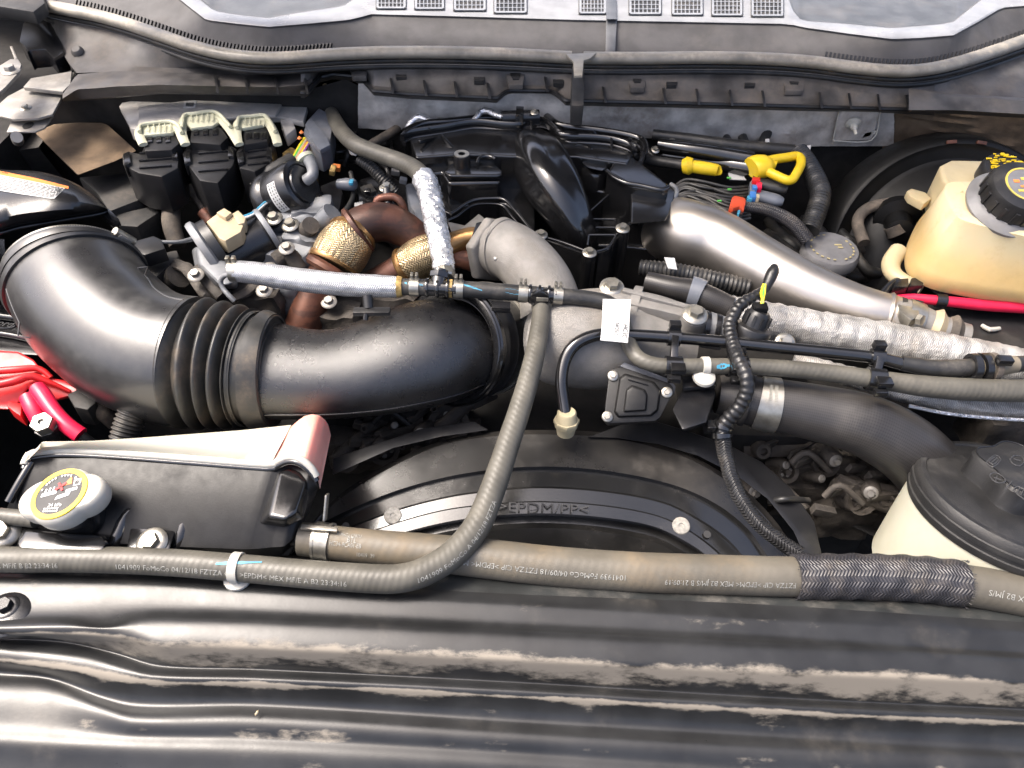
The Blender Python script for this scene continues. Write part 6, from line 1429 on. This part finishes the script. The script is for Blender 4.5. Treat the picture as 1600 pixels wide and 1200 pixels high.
# (machine-readable square mark left out)
# large charge hose
ch = thing('charge_hose', 'wide dark woven rubber charge hose with steel band clamp at right', 'hose')
hpth = P([(1120, 616, .018, 30), (1150, 620, .018, 36), (1190, 630, .018, 40), (1230, 636, .018, 42), (1290, 648, .018, 45), (1350, 664, .016, 49), (1404, 692, -.002, 52), (1440, 722, -.028, 53), (1470, 760, -.07, 53), (1484, 800, -.12, 52)], .005)
obj('hose_body', tube(hpth, 48), 'charge_hose', ch)
s = hpth.near(1196, 630); cb = obj('band_clamp', band(hpth, s, .022, .0018, 48), 'zinc', ch)
obj('cuff_edge', band(hpth, hpth.near(1168, 624), .008, .0030, 48, .001), 'charge_hose', ch)
g = G(); cpt, ctt, cn_, cb_, crr = hpth.at(s)
for k in range(12):
    for e in (-.003, .003):
        vv = (CAM-cpt); vv = (vv-ctt*vv.dot(ctt)).normalized(); up_ = ctt.cross(vv); up_ = up_ if up_.dot(cu) > 0 else -up_; a_ = .15+k*.055; dd = vv*math.cos(a_)+up_*math.sin(a_); g.join(box(cpt+ctt*e+dd*(crr+.0020), .0035, .0009, .0004, (ctt, ctt.cross(dd), dd)))
obj('clamp_ticks', g, 'print_grey', cb)
# wiring loom
wl = thing('wiring_loom', 'black taped wiring loom with a loose plug draping over the fan shroud', 'wiring loom')
lp_ = P([(1196, 452, .105, 7), (1180, 462, .104, 8), (1160, 474, .100, 9.5), (1146, 492, .094, 10), (1140, 512, .088, 10), (1146, 540, .085, 10.5), (1156, 566, .086, 11), (1166, 590, .080, 11), (1166, 614, .068, 11.5), (1154, 638, .052, 12), (1136, 658, .036, 12), (1128, 674, .026, 12.5), (1132, 704, .012, 12), (1142, 744, .000, 12), (1158, 780, -.010, 12), (1182, 814, -.018, 12), (1214, 842, -.024, 12), (1250, 866, -.03, 12)], .003)
s_mid = lp_.near(1128, 674)
obj('conduit', tube(lp_, 20, 0, s_mid, rf=lambda s, th, r: r*(1+.05*math.sin(s*900))+.0006*noise.noise(Vector((s*120, th, 1))), step=.0012), 'loom_tape' if 'loom_tape' in MT else 'hose_black', wl, smooth=60)
obj('woven_sheath', tube(lp_, 24, s_mid, lp_.L, rf=lambda s, th, r: r*(1+.03*math.sin(s*260+th))+.0007*noise.noise(Vector((s*120, th, 4))), step=.002), 'sheath_braid' if 'sheath_braid' in MT else 'black_braid', wl)
for e in (-.006, .004): obj('tie_wrap', band(lp_, s_mid+e, .005, .0028, 20), 'black_gloss', wl)
obj('tie_head', box(lp_.at(s_mid)[0]+Vector((-.014, .0, .008)), .009, .012, .008), 'black_gloss', wl, .001)
obj('taped_tail', tube(P([(1196, 452, .105, 6.5), (1202, 438, .112, 8.5), (1208, 424, .118, 9.5), (1210, 416, .120, 6)]), 16, rf=lambda s, th, r: r*(1+.14*noise.noise(Vector((s*160, th*1.2, 2))))), 'loom_tape' if 'loom_tape' in MT else 'hose_black', wl)
pl = obj('plug', lathe([(.012, -.030), (.021, -.026), (.022, -.014), (.021, -.012), (.015, -.010), (.014, .004), (.011, .008), (0, .008)], Z(1184, 496, .094), (.25, .35, .9), 20), 'black_plastic', wl)
for k in range(10):
    a = k*2*pi/10; x, y, ax = basis((.25, .35, .9)); obj('grip_rib', box(Z(1184, 496, .094)+(x*math.cos(a)+y*math.sin(a))*.0145-ax*.002, .003, .003, .012, (x*math.cos(a)+y*math.sin(a), -x*math.sin(a)+y*math.cos(a), ax)), 'black_plastic', pl)
obj('plug_neck', box(Z(1187, 482, .103), .016, .012, .010), 'black_gloss', pl, .001)
for m, dx in (('wire_yellow', 0), ('wire_green', 4), ('wire_yellow', 5.5)):
    obj('wire', tube(P([(1187+dx*.8, 480, .104, 1.9), (1191+dx*.3, 468, .110, 1.9), (1189+dx, 458, .110, 1.9), (1193+dx*.5, 444, .114, 1.9)]), 8), m, wl)

# right hand jar with black lid
rj = thing('reservoir_jar', 'cream white reservoir jar under a wide black lid with lobed knob', 'reservoir')
LN_ = Vector((.10, .26, .96)).normalized(); lc_ = Z(1588, 778, .016)
Rl = wr(lc_, 150)
obj('lid', lathe([(Rl*.80, -.030), (Rl*.985, -.026), (Rl*1.0, -.022), (Rl*1.0, -.018), (Rl*.985, -.017), (Rl*.985, -.013), (Rl*1.0, -.012), (Rl*1.0, -.007), (Rl*.985, -.006), (Rl*.98, .0), (Rl*.95, .004), (Rl*.90, .0045), (Rl*.885, .002), (Rl*.87, .003), (Rl*.5, .006), (Rl*.3, .006), (0, .006)], lc_, LN_, 80), 'jar_lid' if 'jar_lid' in MT else 'black_plastic', rj, smooth=35)
obj('jar_body', lathe([(Rl*1.02, -.12), (Rl*1.0, -.075), (Rl*.98, -.040), (Rl*.97, -.027), (Rl*.9, -.026)], lc_, LN_, 80), 'jar_white', rj, smooth=60)
kx, ky, ka = basis(LN_, (0, 1, 0)); kc = Z(1602, 748, .034); Rk = Rl*.50
def klobe(r, h, th): return r*(1+.10*math.cos(5*th+.9)) if r > Rk*.5 else r
kn = obj('knob', lathe([(Rk*1.02, -.016), (Rk, -.012), (Rk*.99, .008), (Rk*.94, .0115), (Rk*.90, .012), (0, .012)], kc, LN_, 80, rf=klobe), 'jar_lid' if 'jar_lid' in MT else 'black_plastic', rj, smooth=35)
obj('knob_edge', tube(Path([(kc+(kx*math.cos(a)+ky*math.sin(a))*klobe(Rk*.94, 0, a)+ka*.012, .0007) for a in [2*pi*i/60 for i in range(61)]], .01), 6), 'black_satin', kn)
kX = cr-ka*cr.dot(ka); kX.normalize(); kY = ka.cross(kX)
def kp(px, py):
    d = ray(px, py); o_ = kc+ka*.0124; return CAM+d*((o_-CAM).dot(ka)/d.dot(ka))
def ksym(pts, closed=True):
    q = [(kp(a, b), .0006) for a, b in pts]; q = q+q[:1] if closed else q; return tube(Path(q, .01), 6)
obj('raised_symbol', G().join(ksym([(1541, 722), (1554, 711), (1564, 718), (1551, 730)])).join(ksym([(1545, 721), (1554, 714), (1560, 718), (1551, 726)])).join(ksym([(1548, 724), (1557, 716)], False)), 'print_emboss', kn)
obj('raised_symbol', G().join(ksym([(1578, 718), (1584, 712), (1596, 713), (1600, 722), (1592, 728), (1582, 724)])).join(ksym([(1584, 717), (1594, 720)], False)), 'print_emboss', kn)
obj('raised_symbol', G().join(ksym([(1546, 742), (1554, 738), (1566, 744), (1571, 752), (1562, 755), (1551, 750)])).join(ksym([(1553, 746), (1564, 750)], False)).join(ksym([(1558, 743), (1556, 751)], False)), 'print_emboss', kn)
obj('raised_symbol', ksym([(1571, 764), (1581, 752)], False), 'print_emboss', kn)
obj('raised_symbol', G().join(ksym([(1583, 766), (1590, 760), (1606, 770), (1600, 780)])).join(ksym([(1589, 770), (1593, 763)], False)).join(ksym([(1595, 774), (1599, 766)], False)), 'print_emboss', kn)

# ------------------------------------------------------------------ BRAKE: booster, reservoir, master cylinder
bb = thing('brake_booster', 'large round matte black brake booster behind the amber reservoir', 'brake booster')
bc = Y(1486, 414, .84); ax = Vector((-.06, -.80, .60)).normalized(); Rb = wr(bc, 208)
obj('front_shell', lathe([(Rb*.2, .030), (Rb*.50, .026), (Rb*.66, .012), (Rb*.74, -.004), (Rb*.78, -.008), (Rb*.86, -.012)], bc, ax, 72), 'booster', bb, smooth=50)
obj('rear_shell', lathe([(Rb*.84, -.008), (Rb*.88, -.002), (Rb*.91, -.004), (Rb*.95, -.020), (Rb*1.0, -.05), (Rb*.9, -.09)], bc, ax, 72), 'booster', bb, smooth=50)
bx_, by_, ba_ = basis(ax)
for aa in (-.50, -.08, .16):
    d = bx_*math.cos(aa)+by_*math.sin(aa) if (bx_.z > 0) else -bx_*math.cos(aa)+by_*math.sin(aa); obj('crimp_tab', box(bc+d*Rb*.895-ax*.001, .005, .014, .004, (d, ba_.cross(d), ba_)), 'rust', bb, .0008)
mc = thing('master_cylinder', 'dusty dark master cylinder nose below the amber reservoir', 'master cylinder')
obj('cylinder', lathe([(.026, -.10), (.026, -.03), (.034, -.028), (.034, -.012), (.02, -.008), (.018, .02), (.012, .022), (0, .024)], Z(1404, 352, .035), (-.25, -.85, .1), 28), 'booster' if 'booster' in MT else 'grime', mc)
obj('hose_loop', tube(P([(1350, 380, .02, 9), (1340, 346, .03, 9), (1356, 326, .04, 9), (1388, 318, .045, 9), (1420, 316, .045, 9)]), 14), 'grime', mc)
obj('cap_nose', rod(Z(1396, 352, .04), Z(1402, 366, .03), .014, 16), 'grime', mc)
br = thing('brake_fluid_reservoir', 'translucent amber brake fluid tank with two dark caps', 'brake reservoir')
AZ = .150
q_top = [(1480, 292), (1492, 286), (1540, 288), (1600, 296), (1700, 310), (1700, 400), (1600, 352), (1530, 340), (1496, 324)]
qt = [(1474, 290), (1488, 283), (1545, 285), (1640, 296), (1760, 320), (1760, 400), (1600, 362), (1560, 352), (1508, 338), (1496, 330)]
qb = [(1412, 392), (1440, 330), (1545, 300), (1700, 330), (1760, 400), (1760, 520), (1600, 474), (1540, 470), (1450, 452), (1414, 428)]
n_s = 5; rings = []
for v, zz in ((0, AZ+.001), (.06, AZ-.002), (.45, .110), (.8, .080), (.92, .068), (1.0, .055)):
    rings.append([Z(a[0]+(b[0]-a[0])*v, a[1]+(b[1]-a[1])*v, zz) for a, b in zip(qt, qb)])
# resample rings smoothly
def smooth_ring(r, k=5, it=3):
    out = []
    n = len(r)
    for i in range(n):
        for j in range(k): out.append(r[i].lerp(r[(i+1) % n], j/k))
    for _ in range(it):
        m = len(out); out = [out[(i-1) % m]*.25+out[i]*.5+out[(i+1) % m]*.25 for i in range(m)]
    return out
rg = [smooth_ring(r) for r in rings]
g = loft(rg, closed=True); m_ = len(rg[0]); g.f.append(list(range(m_))[::-1]); g.f.append([len(g.v)-m_+i for i in range(m_)])
obj('tank', g, 'tank_amber', br, smooth=45)
obj('rear_chamber', pp([(1468, 258), (1486, 249), (1540, 250), (1550, 262), (1548, 290), (1490, 296), (1474, 280)], .125, .06), 'tank_rear' if 'tank_rear' in MT else 'tank_white', br, .006, bseg=3)
obj('tank_rib', tube(P([(1500, 300, AZ, 4), (1520, 330, .135, 4), (1534, 346, .130, 4)]), 10), 'tank_amber', br)
obj('mount_ear', pp([(1417, 298), (1424, 294), (1446, 300), (1456, 310), (1444, 318), (1422, 306)], .09, .012), 'tank_rear' if 'tank_rear' in MT else 'tank_white', br, .002)
obj('base_rim', tube(P([(1404, 392, .055, 14), (1392, 412, .05, 14), (1400, 432, .05, 12), (1440, 452, .05, 10)]), 16), 'tank_rear' if 'tank_rear' in MT else 'tank_white', br)
kA = Vector((.02, -.30, .95)).normalized(); kp_ = Z(1592, 302, AZ+.028); Rc = wr(kp_, 50)
obj('cap_skirt', lathe([(Rc*1.30, -.024), (Rc*1.32, -.020), (Rc*1.15, -.014), (Rc*1.05, -.012)], kp_, kA, 56), 'grey_cap', br)
cap2 = obj('cap', lathe([(Rc*1.03, -.016), (Rc*1.03, .008), (Rc*.97, .013), (Rc*.80, .015), (0, .015)], kp_, kA, 56), 'black_plastic', br, smooth=35)
for k in range(18):
    a = k*2*pi/18; x, y, ax = basis(kA); d = x*math.cos(a)+y*math.sin(a); obj('grip', box(kp_+d*Rc*1.035-ax*.003, .0035, .005, .018, (d, ax.cross(d), ax)), 'black_plastic', cap2, .0008)
obj('cap_label', lathe([(Rc*.66, .0148), (Rc*.66, .0156), (0, .0156)], kp_, kA, 40), 'grey_cap', cap2)
obj('cap_label_ring', ringl([(Rc*.60, .0155), (Rc*.66, .0155), (Rc*.66, .0162), (Rc*.60, .0162)], kp_, kA, 40), 'yellow_print' if 'yellow_print' in MT else 'yellow', cap2)
x, y, ax = basis(kA, (0, 1, 0)); kX2 = (cr-ax*cr.dot(ax)).normalized(); kY2 = ax.cross(kX2)
random.seed(8)
for k, m in enumerate(('orange', 'yellow_print', 'yellow_print', 'orange', 'yellow_print', 'yellow_print')):
    u_, v_ = (-.30, -.05, .2, -.1, .1, -.25)[k], (.12, .22, .1, -.08, -.2, -.25)[k]; obj('cap_mark', box(kp_+ax*.0159+kX2*Rc*u_+kY2*Rc*v_, Rc*random.uniform(.16, .26), Rc*random.uniform(.07, .12), .0006, (kX2, kY2, ax)), m, cap2, .0002)
k3 = Z(1572, 264, .150); R3 = wr(k3, 34)
cap3 = obj('rear_cap', lathe([(R3*1.02, -.022), (R3*1.05, -.004), (R3*.95, .002), (0, .003)], k3, (0, -.25, 1), 40), 'black_plastic', br)
g = G(); random.seed(21)
for k in range(70):
    a = random.random()*6.28; d = math.sqrt(random.random())*R3*.85; g.join(box(k3+Vector((math.cos(a)*d, math.sin(a)*d, .0035-math.sin(a)*d*-.25*1.0)), random.uniform(.003, .007), random.uniform(.0015, .003), .0012))
obj('cap_print', g, 'yellow', cap3)
# shelf and red cable under the reservoir
bs_ = thing('fuse_tray', 'black plastic tray with raised slots below the amber reservoir', 'tray')
q1 = [(1382, 462), (1394, 444), (1410, 434), (1446, 432), (1462, 446), (1480, 454), (1560, 460), (1700, 470), (2100, 484), (2100, 590), (1700, 560), (1600, 545), (1540, 535), (1460, 505), (1400, 485)]
obj('tray', pp(q1, .030, .10), 'black_plastic', bs_, .004)
obj('tray_rim', tube(P([(1374, 468, .046, 6), (1390, 448, .050, 7), (1412, 437, .050, 7), (1446, 438, .050, 8), (1464, 452, .050, 7), (1500, 460, .050, 6), (1600, 466, .050, 6), (1700, 474, .050, 6), (2100, 492, .05, 6)]), 12), 'black_satin', bs_)
for a in ((1400, 436), (1424, 434)): obj('slot_frame', pp([(a[0], a[1]), (a[0]+20, a[1]-2), (a[0]+19, a[1]+12), (a[0]-3, a[1]+12)], .060, .02), 'black_satin', bs_, .0015)
obj('clear_clip', tube(P([(1534, 508, .034, 3), (1546, 515, .034, 4), (1562, 513, .034, 3)]), 8), 'white_plastic', bs_)
rcb = thing('battery_cable', 'thick red battery cable running under the amber reservoir', 'cable')
rcp = P([(1376, 470, .040, 5), (1420, 466, .046, 7), (1470, 470, .050, 8), (1540, 477, .050, 9), (1620, 482, .050, 9), (1700, 486, .050, 9), (2100, 500, .045, 9)])
obj('cable', tube(rcp, 16), 'red_rubber', rcb); obj('cable_clip', band(rcp, rcp.near(1470, 470), .012, .002, 18), 'black_satin', rcb)
# grey cap low
t = thing('oil_filler_cap', 'grey round filler cap with faded print in the dark gap', 'filler cap')
p = Z(1298, 392, .020); Rr = wr(p, 44); fc = obj('cap', lathe([(Rr*.8, -.05), (Rr*.85, -.016), (Rr, -.012), (Rr, .0), (Rr*.92, .005), (0, .006)], p, (0, -.05, 1), 40), 'grey_cap', t)
g = G()
for k in range(22):
    if k % 7 == 3 or 2 < k < 6: continue
    a_ = 2*pi*k/22; d_ = Vector((math.cos(a_), math.sin(a_), 0)); g.join(box(p+d_*Rr*.74+Vector((0, 0, .0064)), .004, .0022, .0008, (Vector((-d_.y, d_.x, 0)), d_, Vector((0, 0, 1)))))
obj('faded_print', g, 'ochre_print', fc)
obj('faded_print', G().join(box(p+Vector((.010, .006, .0066)), .010, .003, .0008)).join(box(p+Vector((.012, .0, .0066)), .007, .003, .0008)), 'ochre_print', fc)
# dipstick and breather tube
ds_ = thing('dipstick', 'bright yellow loop dipstick handle on a black tube', 'dipstick')
obj('tube', tube(P([(1030, 242, .060, 9), (1080, 248, .066, 11), (1130, 256, .072, 13), (1182, 264, .078, 14)]), 18), 'black_gloss', ds_)
H = P([(1174, 263, .086, 19), (1180, 261, .087, 21), (1190, 260, .088, 21), (1197, 259, .088, 19), (1206, 258, .088, 11)]); obj('handle_head', tube(H, 16, flat=(.8, 1)), 'yellow', ds_)
loop = [(1196, 252), (1210, 249), (1230, 246), (1244, 244), (1251, 248), (1251, 258), (1244, 272), (1237, 281), (1228, 281), (1214, 275), (1200, 268), (1194, 262)]
obj('handle_loop', tube(P([(a, b, .088, 7.2) for a, b in loop+loop[:1]]), 12), 'yellow', ds_)
obj('handle_web', pp([(1194, 249), (1216, 250), (1214, 256), (1210, 264), (1206, 270), (1194, 266)], .089, .006), 'yellow', ds_, .001)
t = thing('dipstick_clip', 'yellow plastic clip handle lying left of the loop dipstick', 'dipstick')
obj('head', lathe([(0, -.010), (.010, -.008), (.0135, 0), (.010, .008), (0, .010)], Z(1075, 259, .078), (.9, -.2, .3), 20), 'yellow', t)
obj('shaft', tube(P([(1072, 259, .078, 9), (1096, 262, .078, 10), (1120, 266, .076, 9), (1122, 267, .076, 7)]), 14), 'yellow', t)
obj('tube', tube(P([(1010, 250, .06, 8), (1040, 254, .066, 8), (1068, 258, .072, 8)]), 14), 'hose_black', t)
cable('glossy black breather pipe above the yellow dipstick', [(1030, 226, .080, 10), (1080, 234, .085, 12), (1130, 242, .085, 13), (1176, 250, .085, 13)], 'black_gloss', 18, 'pipe', 'pipe')
cable('ribbed black conduit curving down right of the yellow loop', [(1248, 236, .085, 13), (1262, 256, .08, 14), (1276, 284, .072, 15), (1282, 304, .066, 15), (1276, 330, .055, 15), (1264, 360, .04, 15)], 'hose_black', 18, 'conduit', 'conduit', rib=1200)
cable('black pipe under the firewall foil right of the manifold', [(1020, 210, .075, 8), (1080, 218, .078, 9), (1150, 228, .08, 10), (1240, 236, .08, 10)], 'hose_black', 14, 'pipe', 'pipe')
t = thing('bonnet_prop_strut', 'dark rod with a ball end rising to the foil insulation', 'strut')
obj('rod', rod(Z(1186, 236, .06), Z(1212, 178, .09), .008, 12), 'black_matte', t); obj('ball_end', lathe([(0, -.008), (.008, -.004), (.009, .002), (.005, .008), (0, .009)], Z(1220, 177, .095), (0, -.6, .6), 16), 'black_gloss', t); obj('clip', box(Z(1209, 176, .094), .008, .008, .012), 'beige_plastic', t, .001)
# harness bundle
hb = thing('wire_bundle', 'bundle of thin black wires fanning from the manifold to the coloured plugs', 'wires')
random.seed(31)
for k in range(11):
    y0 = 288+k*3.2; y1 = 285+k*5; obj('wire', tube(P([(1050, y0+8, .05, 2.6), (1070, y0-4+random.uniform(-3, 3), .06, 2.6), (1100, y0+random.uniform(-5, 5), .062, 2.6), (1140, y1+8, .06, 2.6), (1172, y1+6, .058, 2.6)]), 8), 'hose_black', hb)
for px, py in ((1139, 278), (1140, 296), (1124, 314)): obj('green_mark', box(Z(px, py, .068), .006, .003, .002), 'wire_green', hb, .0005)
obj('label_tag', pp([(1138, 270), (1160, 272), (1166, 281), (1140, 280)], .066, .001), 'paper', hb)
def plug(lab, pts, col, nose, nosemat):
    t = thing('wire_plug', lab, 'connector'); obj('body', tube(P(pts), 14, flat=(.8, 1)), nosemat, t); 
    for (a, b, c, d, z, m) in nose: obj('lock_tab', pp([(a, b), (c, b+1), (c, d), (a, d-1)], z, .010), m, t, .0012)
plug('dark bullet plug with red and blue locks beside the dipstick', [(1174, 284, .07, 11), (1200, 290, .07, 12), (1222, 295, .07, 11), (1230, 297, .07, 6)], None, [(1176, 276, 1188, 283, .085, 'red_plastic'), (1182, 283, 1191, 293, .083, 'red_rubber'), (1176, 288, 1184, 294, .083, 'blue_plastic'), (1172, 283, 1180, 300, .079, 'grey_plastic')], 'hose_black')
plug('grey blue bullet plug with blue lock below the dark one', [(1170, 304, .066, 12), (1196, 309, .066, 12), (1216, 314, .066, 11), (1224, 316, .066, 6)], None, [(1172, 298, 1182, 308, .080, 'blue_plastic'), (1182, 302, 1187, 309, .080, 'beige_plastic'), (1168, 305, 1176, 311, .078, 'blue_paint')], 'grey_plastic')
t = thing('wire_plug', 'black plug with square brick red lock on the wire bundle', 'connector')
obj('lock', pp([(1144, 308), (1148, 305), (1162, 308), (1166, 312), (1163, 326), (1156, 322), (1146, 325), (1140, 322)], .078, .010), 'orange_red' if 'orange_red' in MT else 'red_dark', t, .0015); obj('body', pp([(1144, 324), (1162, 326), (1160, 338), (1142, 334)], .072, .02), 'black_gloss', t, .0015); obj('blue_pin', pp([(1153, 328), (1157, 328), (1155, 335), (1152, 334)], .074, .004), 'blue_paint', t)
for a in (1138, 1154): obj('foot', pp([(a, 336), (a+4, 336), (a+4, 342), (a, 341)], .066, .006), 'red_dark', t)
cable('black loom leaving the red lock plug towards the grey filler cap', [(1160, 322, .065, 9), (1190, 326, .064, 9), (1214, 334, .06, 10), (1240, 350, .05, 11), (1262, 376, .035, 11)], 'black_braid', 16, 'loom', 'wiring loom')
# dark under-clutter right of the manifold
random.seed(77)
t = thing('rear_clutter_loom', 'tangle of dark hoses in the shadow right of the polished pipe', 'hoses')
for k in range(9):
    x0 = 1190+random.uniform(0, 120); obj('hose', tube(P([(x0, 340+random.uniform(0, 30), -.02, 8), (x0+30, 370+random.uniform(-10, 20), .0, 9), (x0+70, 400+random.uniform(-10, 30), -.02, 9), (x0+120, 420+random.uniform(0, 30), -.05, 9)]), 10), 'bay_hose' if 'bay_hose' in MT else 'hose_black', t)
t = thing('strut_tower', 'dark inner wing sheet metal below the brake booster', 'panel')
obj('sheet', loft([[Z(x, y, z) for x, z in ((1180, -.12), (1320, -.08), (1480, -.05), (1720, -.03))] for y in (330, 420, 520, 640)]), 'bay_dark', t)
t = thing('rear_pipe_cluster', 'short dark pipes and brackets behind the manifold under the foil', 'pipes')
for (a, b, r) in (((1010, 236, .06), (1030, 256, .05), 5), ((1126, 200, .07), (1150, 238, .06), 4), ((1160, 214, .07), (1172, 244, .06), 6), ((1050, 212, .07), (1038, 250, .05), 4)): obj('pipe', rod(Z(*a), Z(*b), r*.0009+.002, 10), 'hose_black', t)
for (px, py) in ((1050, 222), (1024, 234)): bolt(t, Z(px, py, .075), (0, -.4, 1), .004, 'zinc')
for (q, m) in (([(1196, 217), (1202, 216), (1204, 226), (1198, 228)], 'paper'), ([(1254, 228), (1268, 226), (1266, 236), (1256, 234)], 'paper')): obj('white_clip', pp(q, .085, .006), m, t, .001)
finalize()
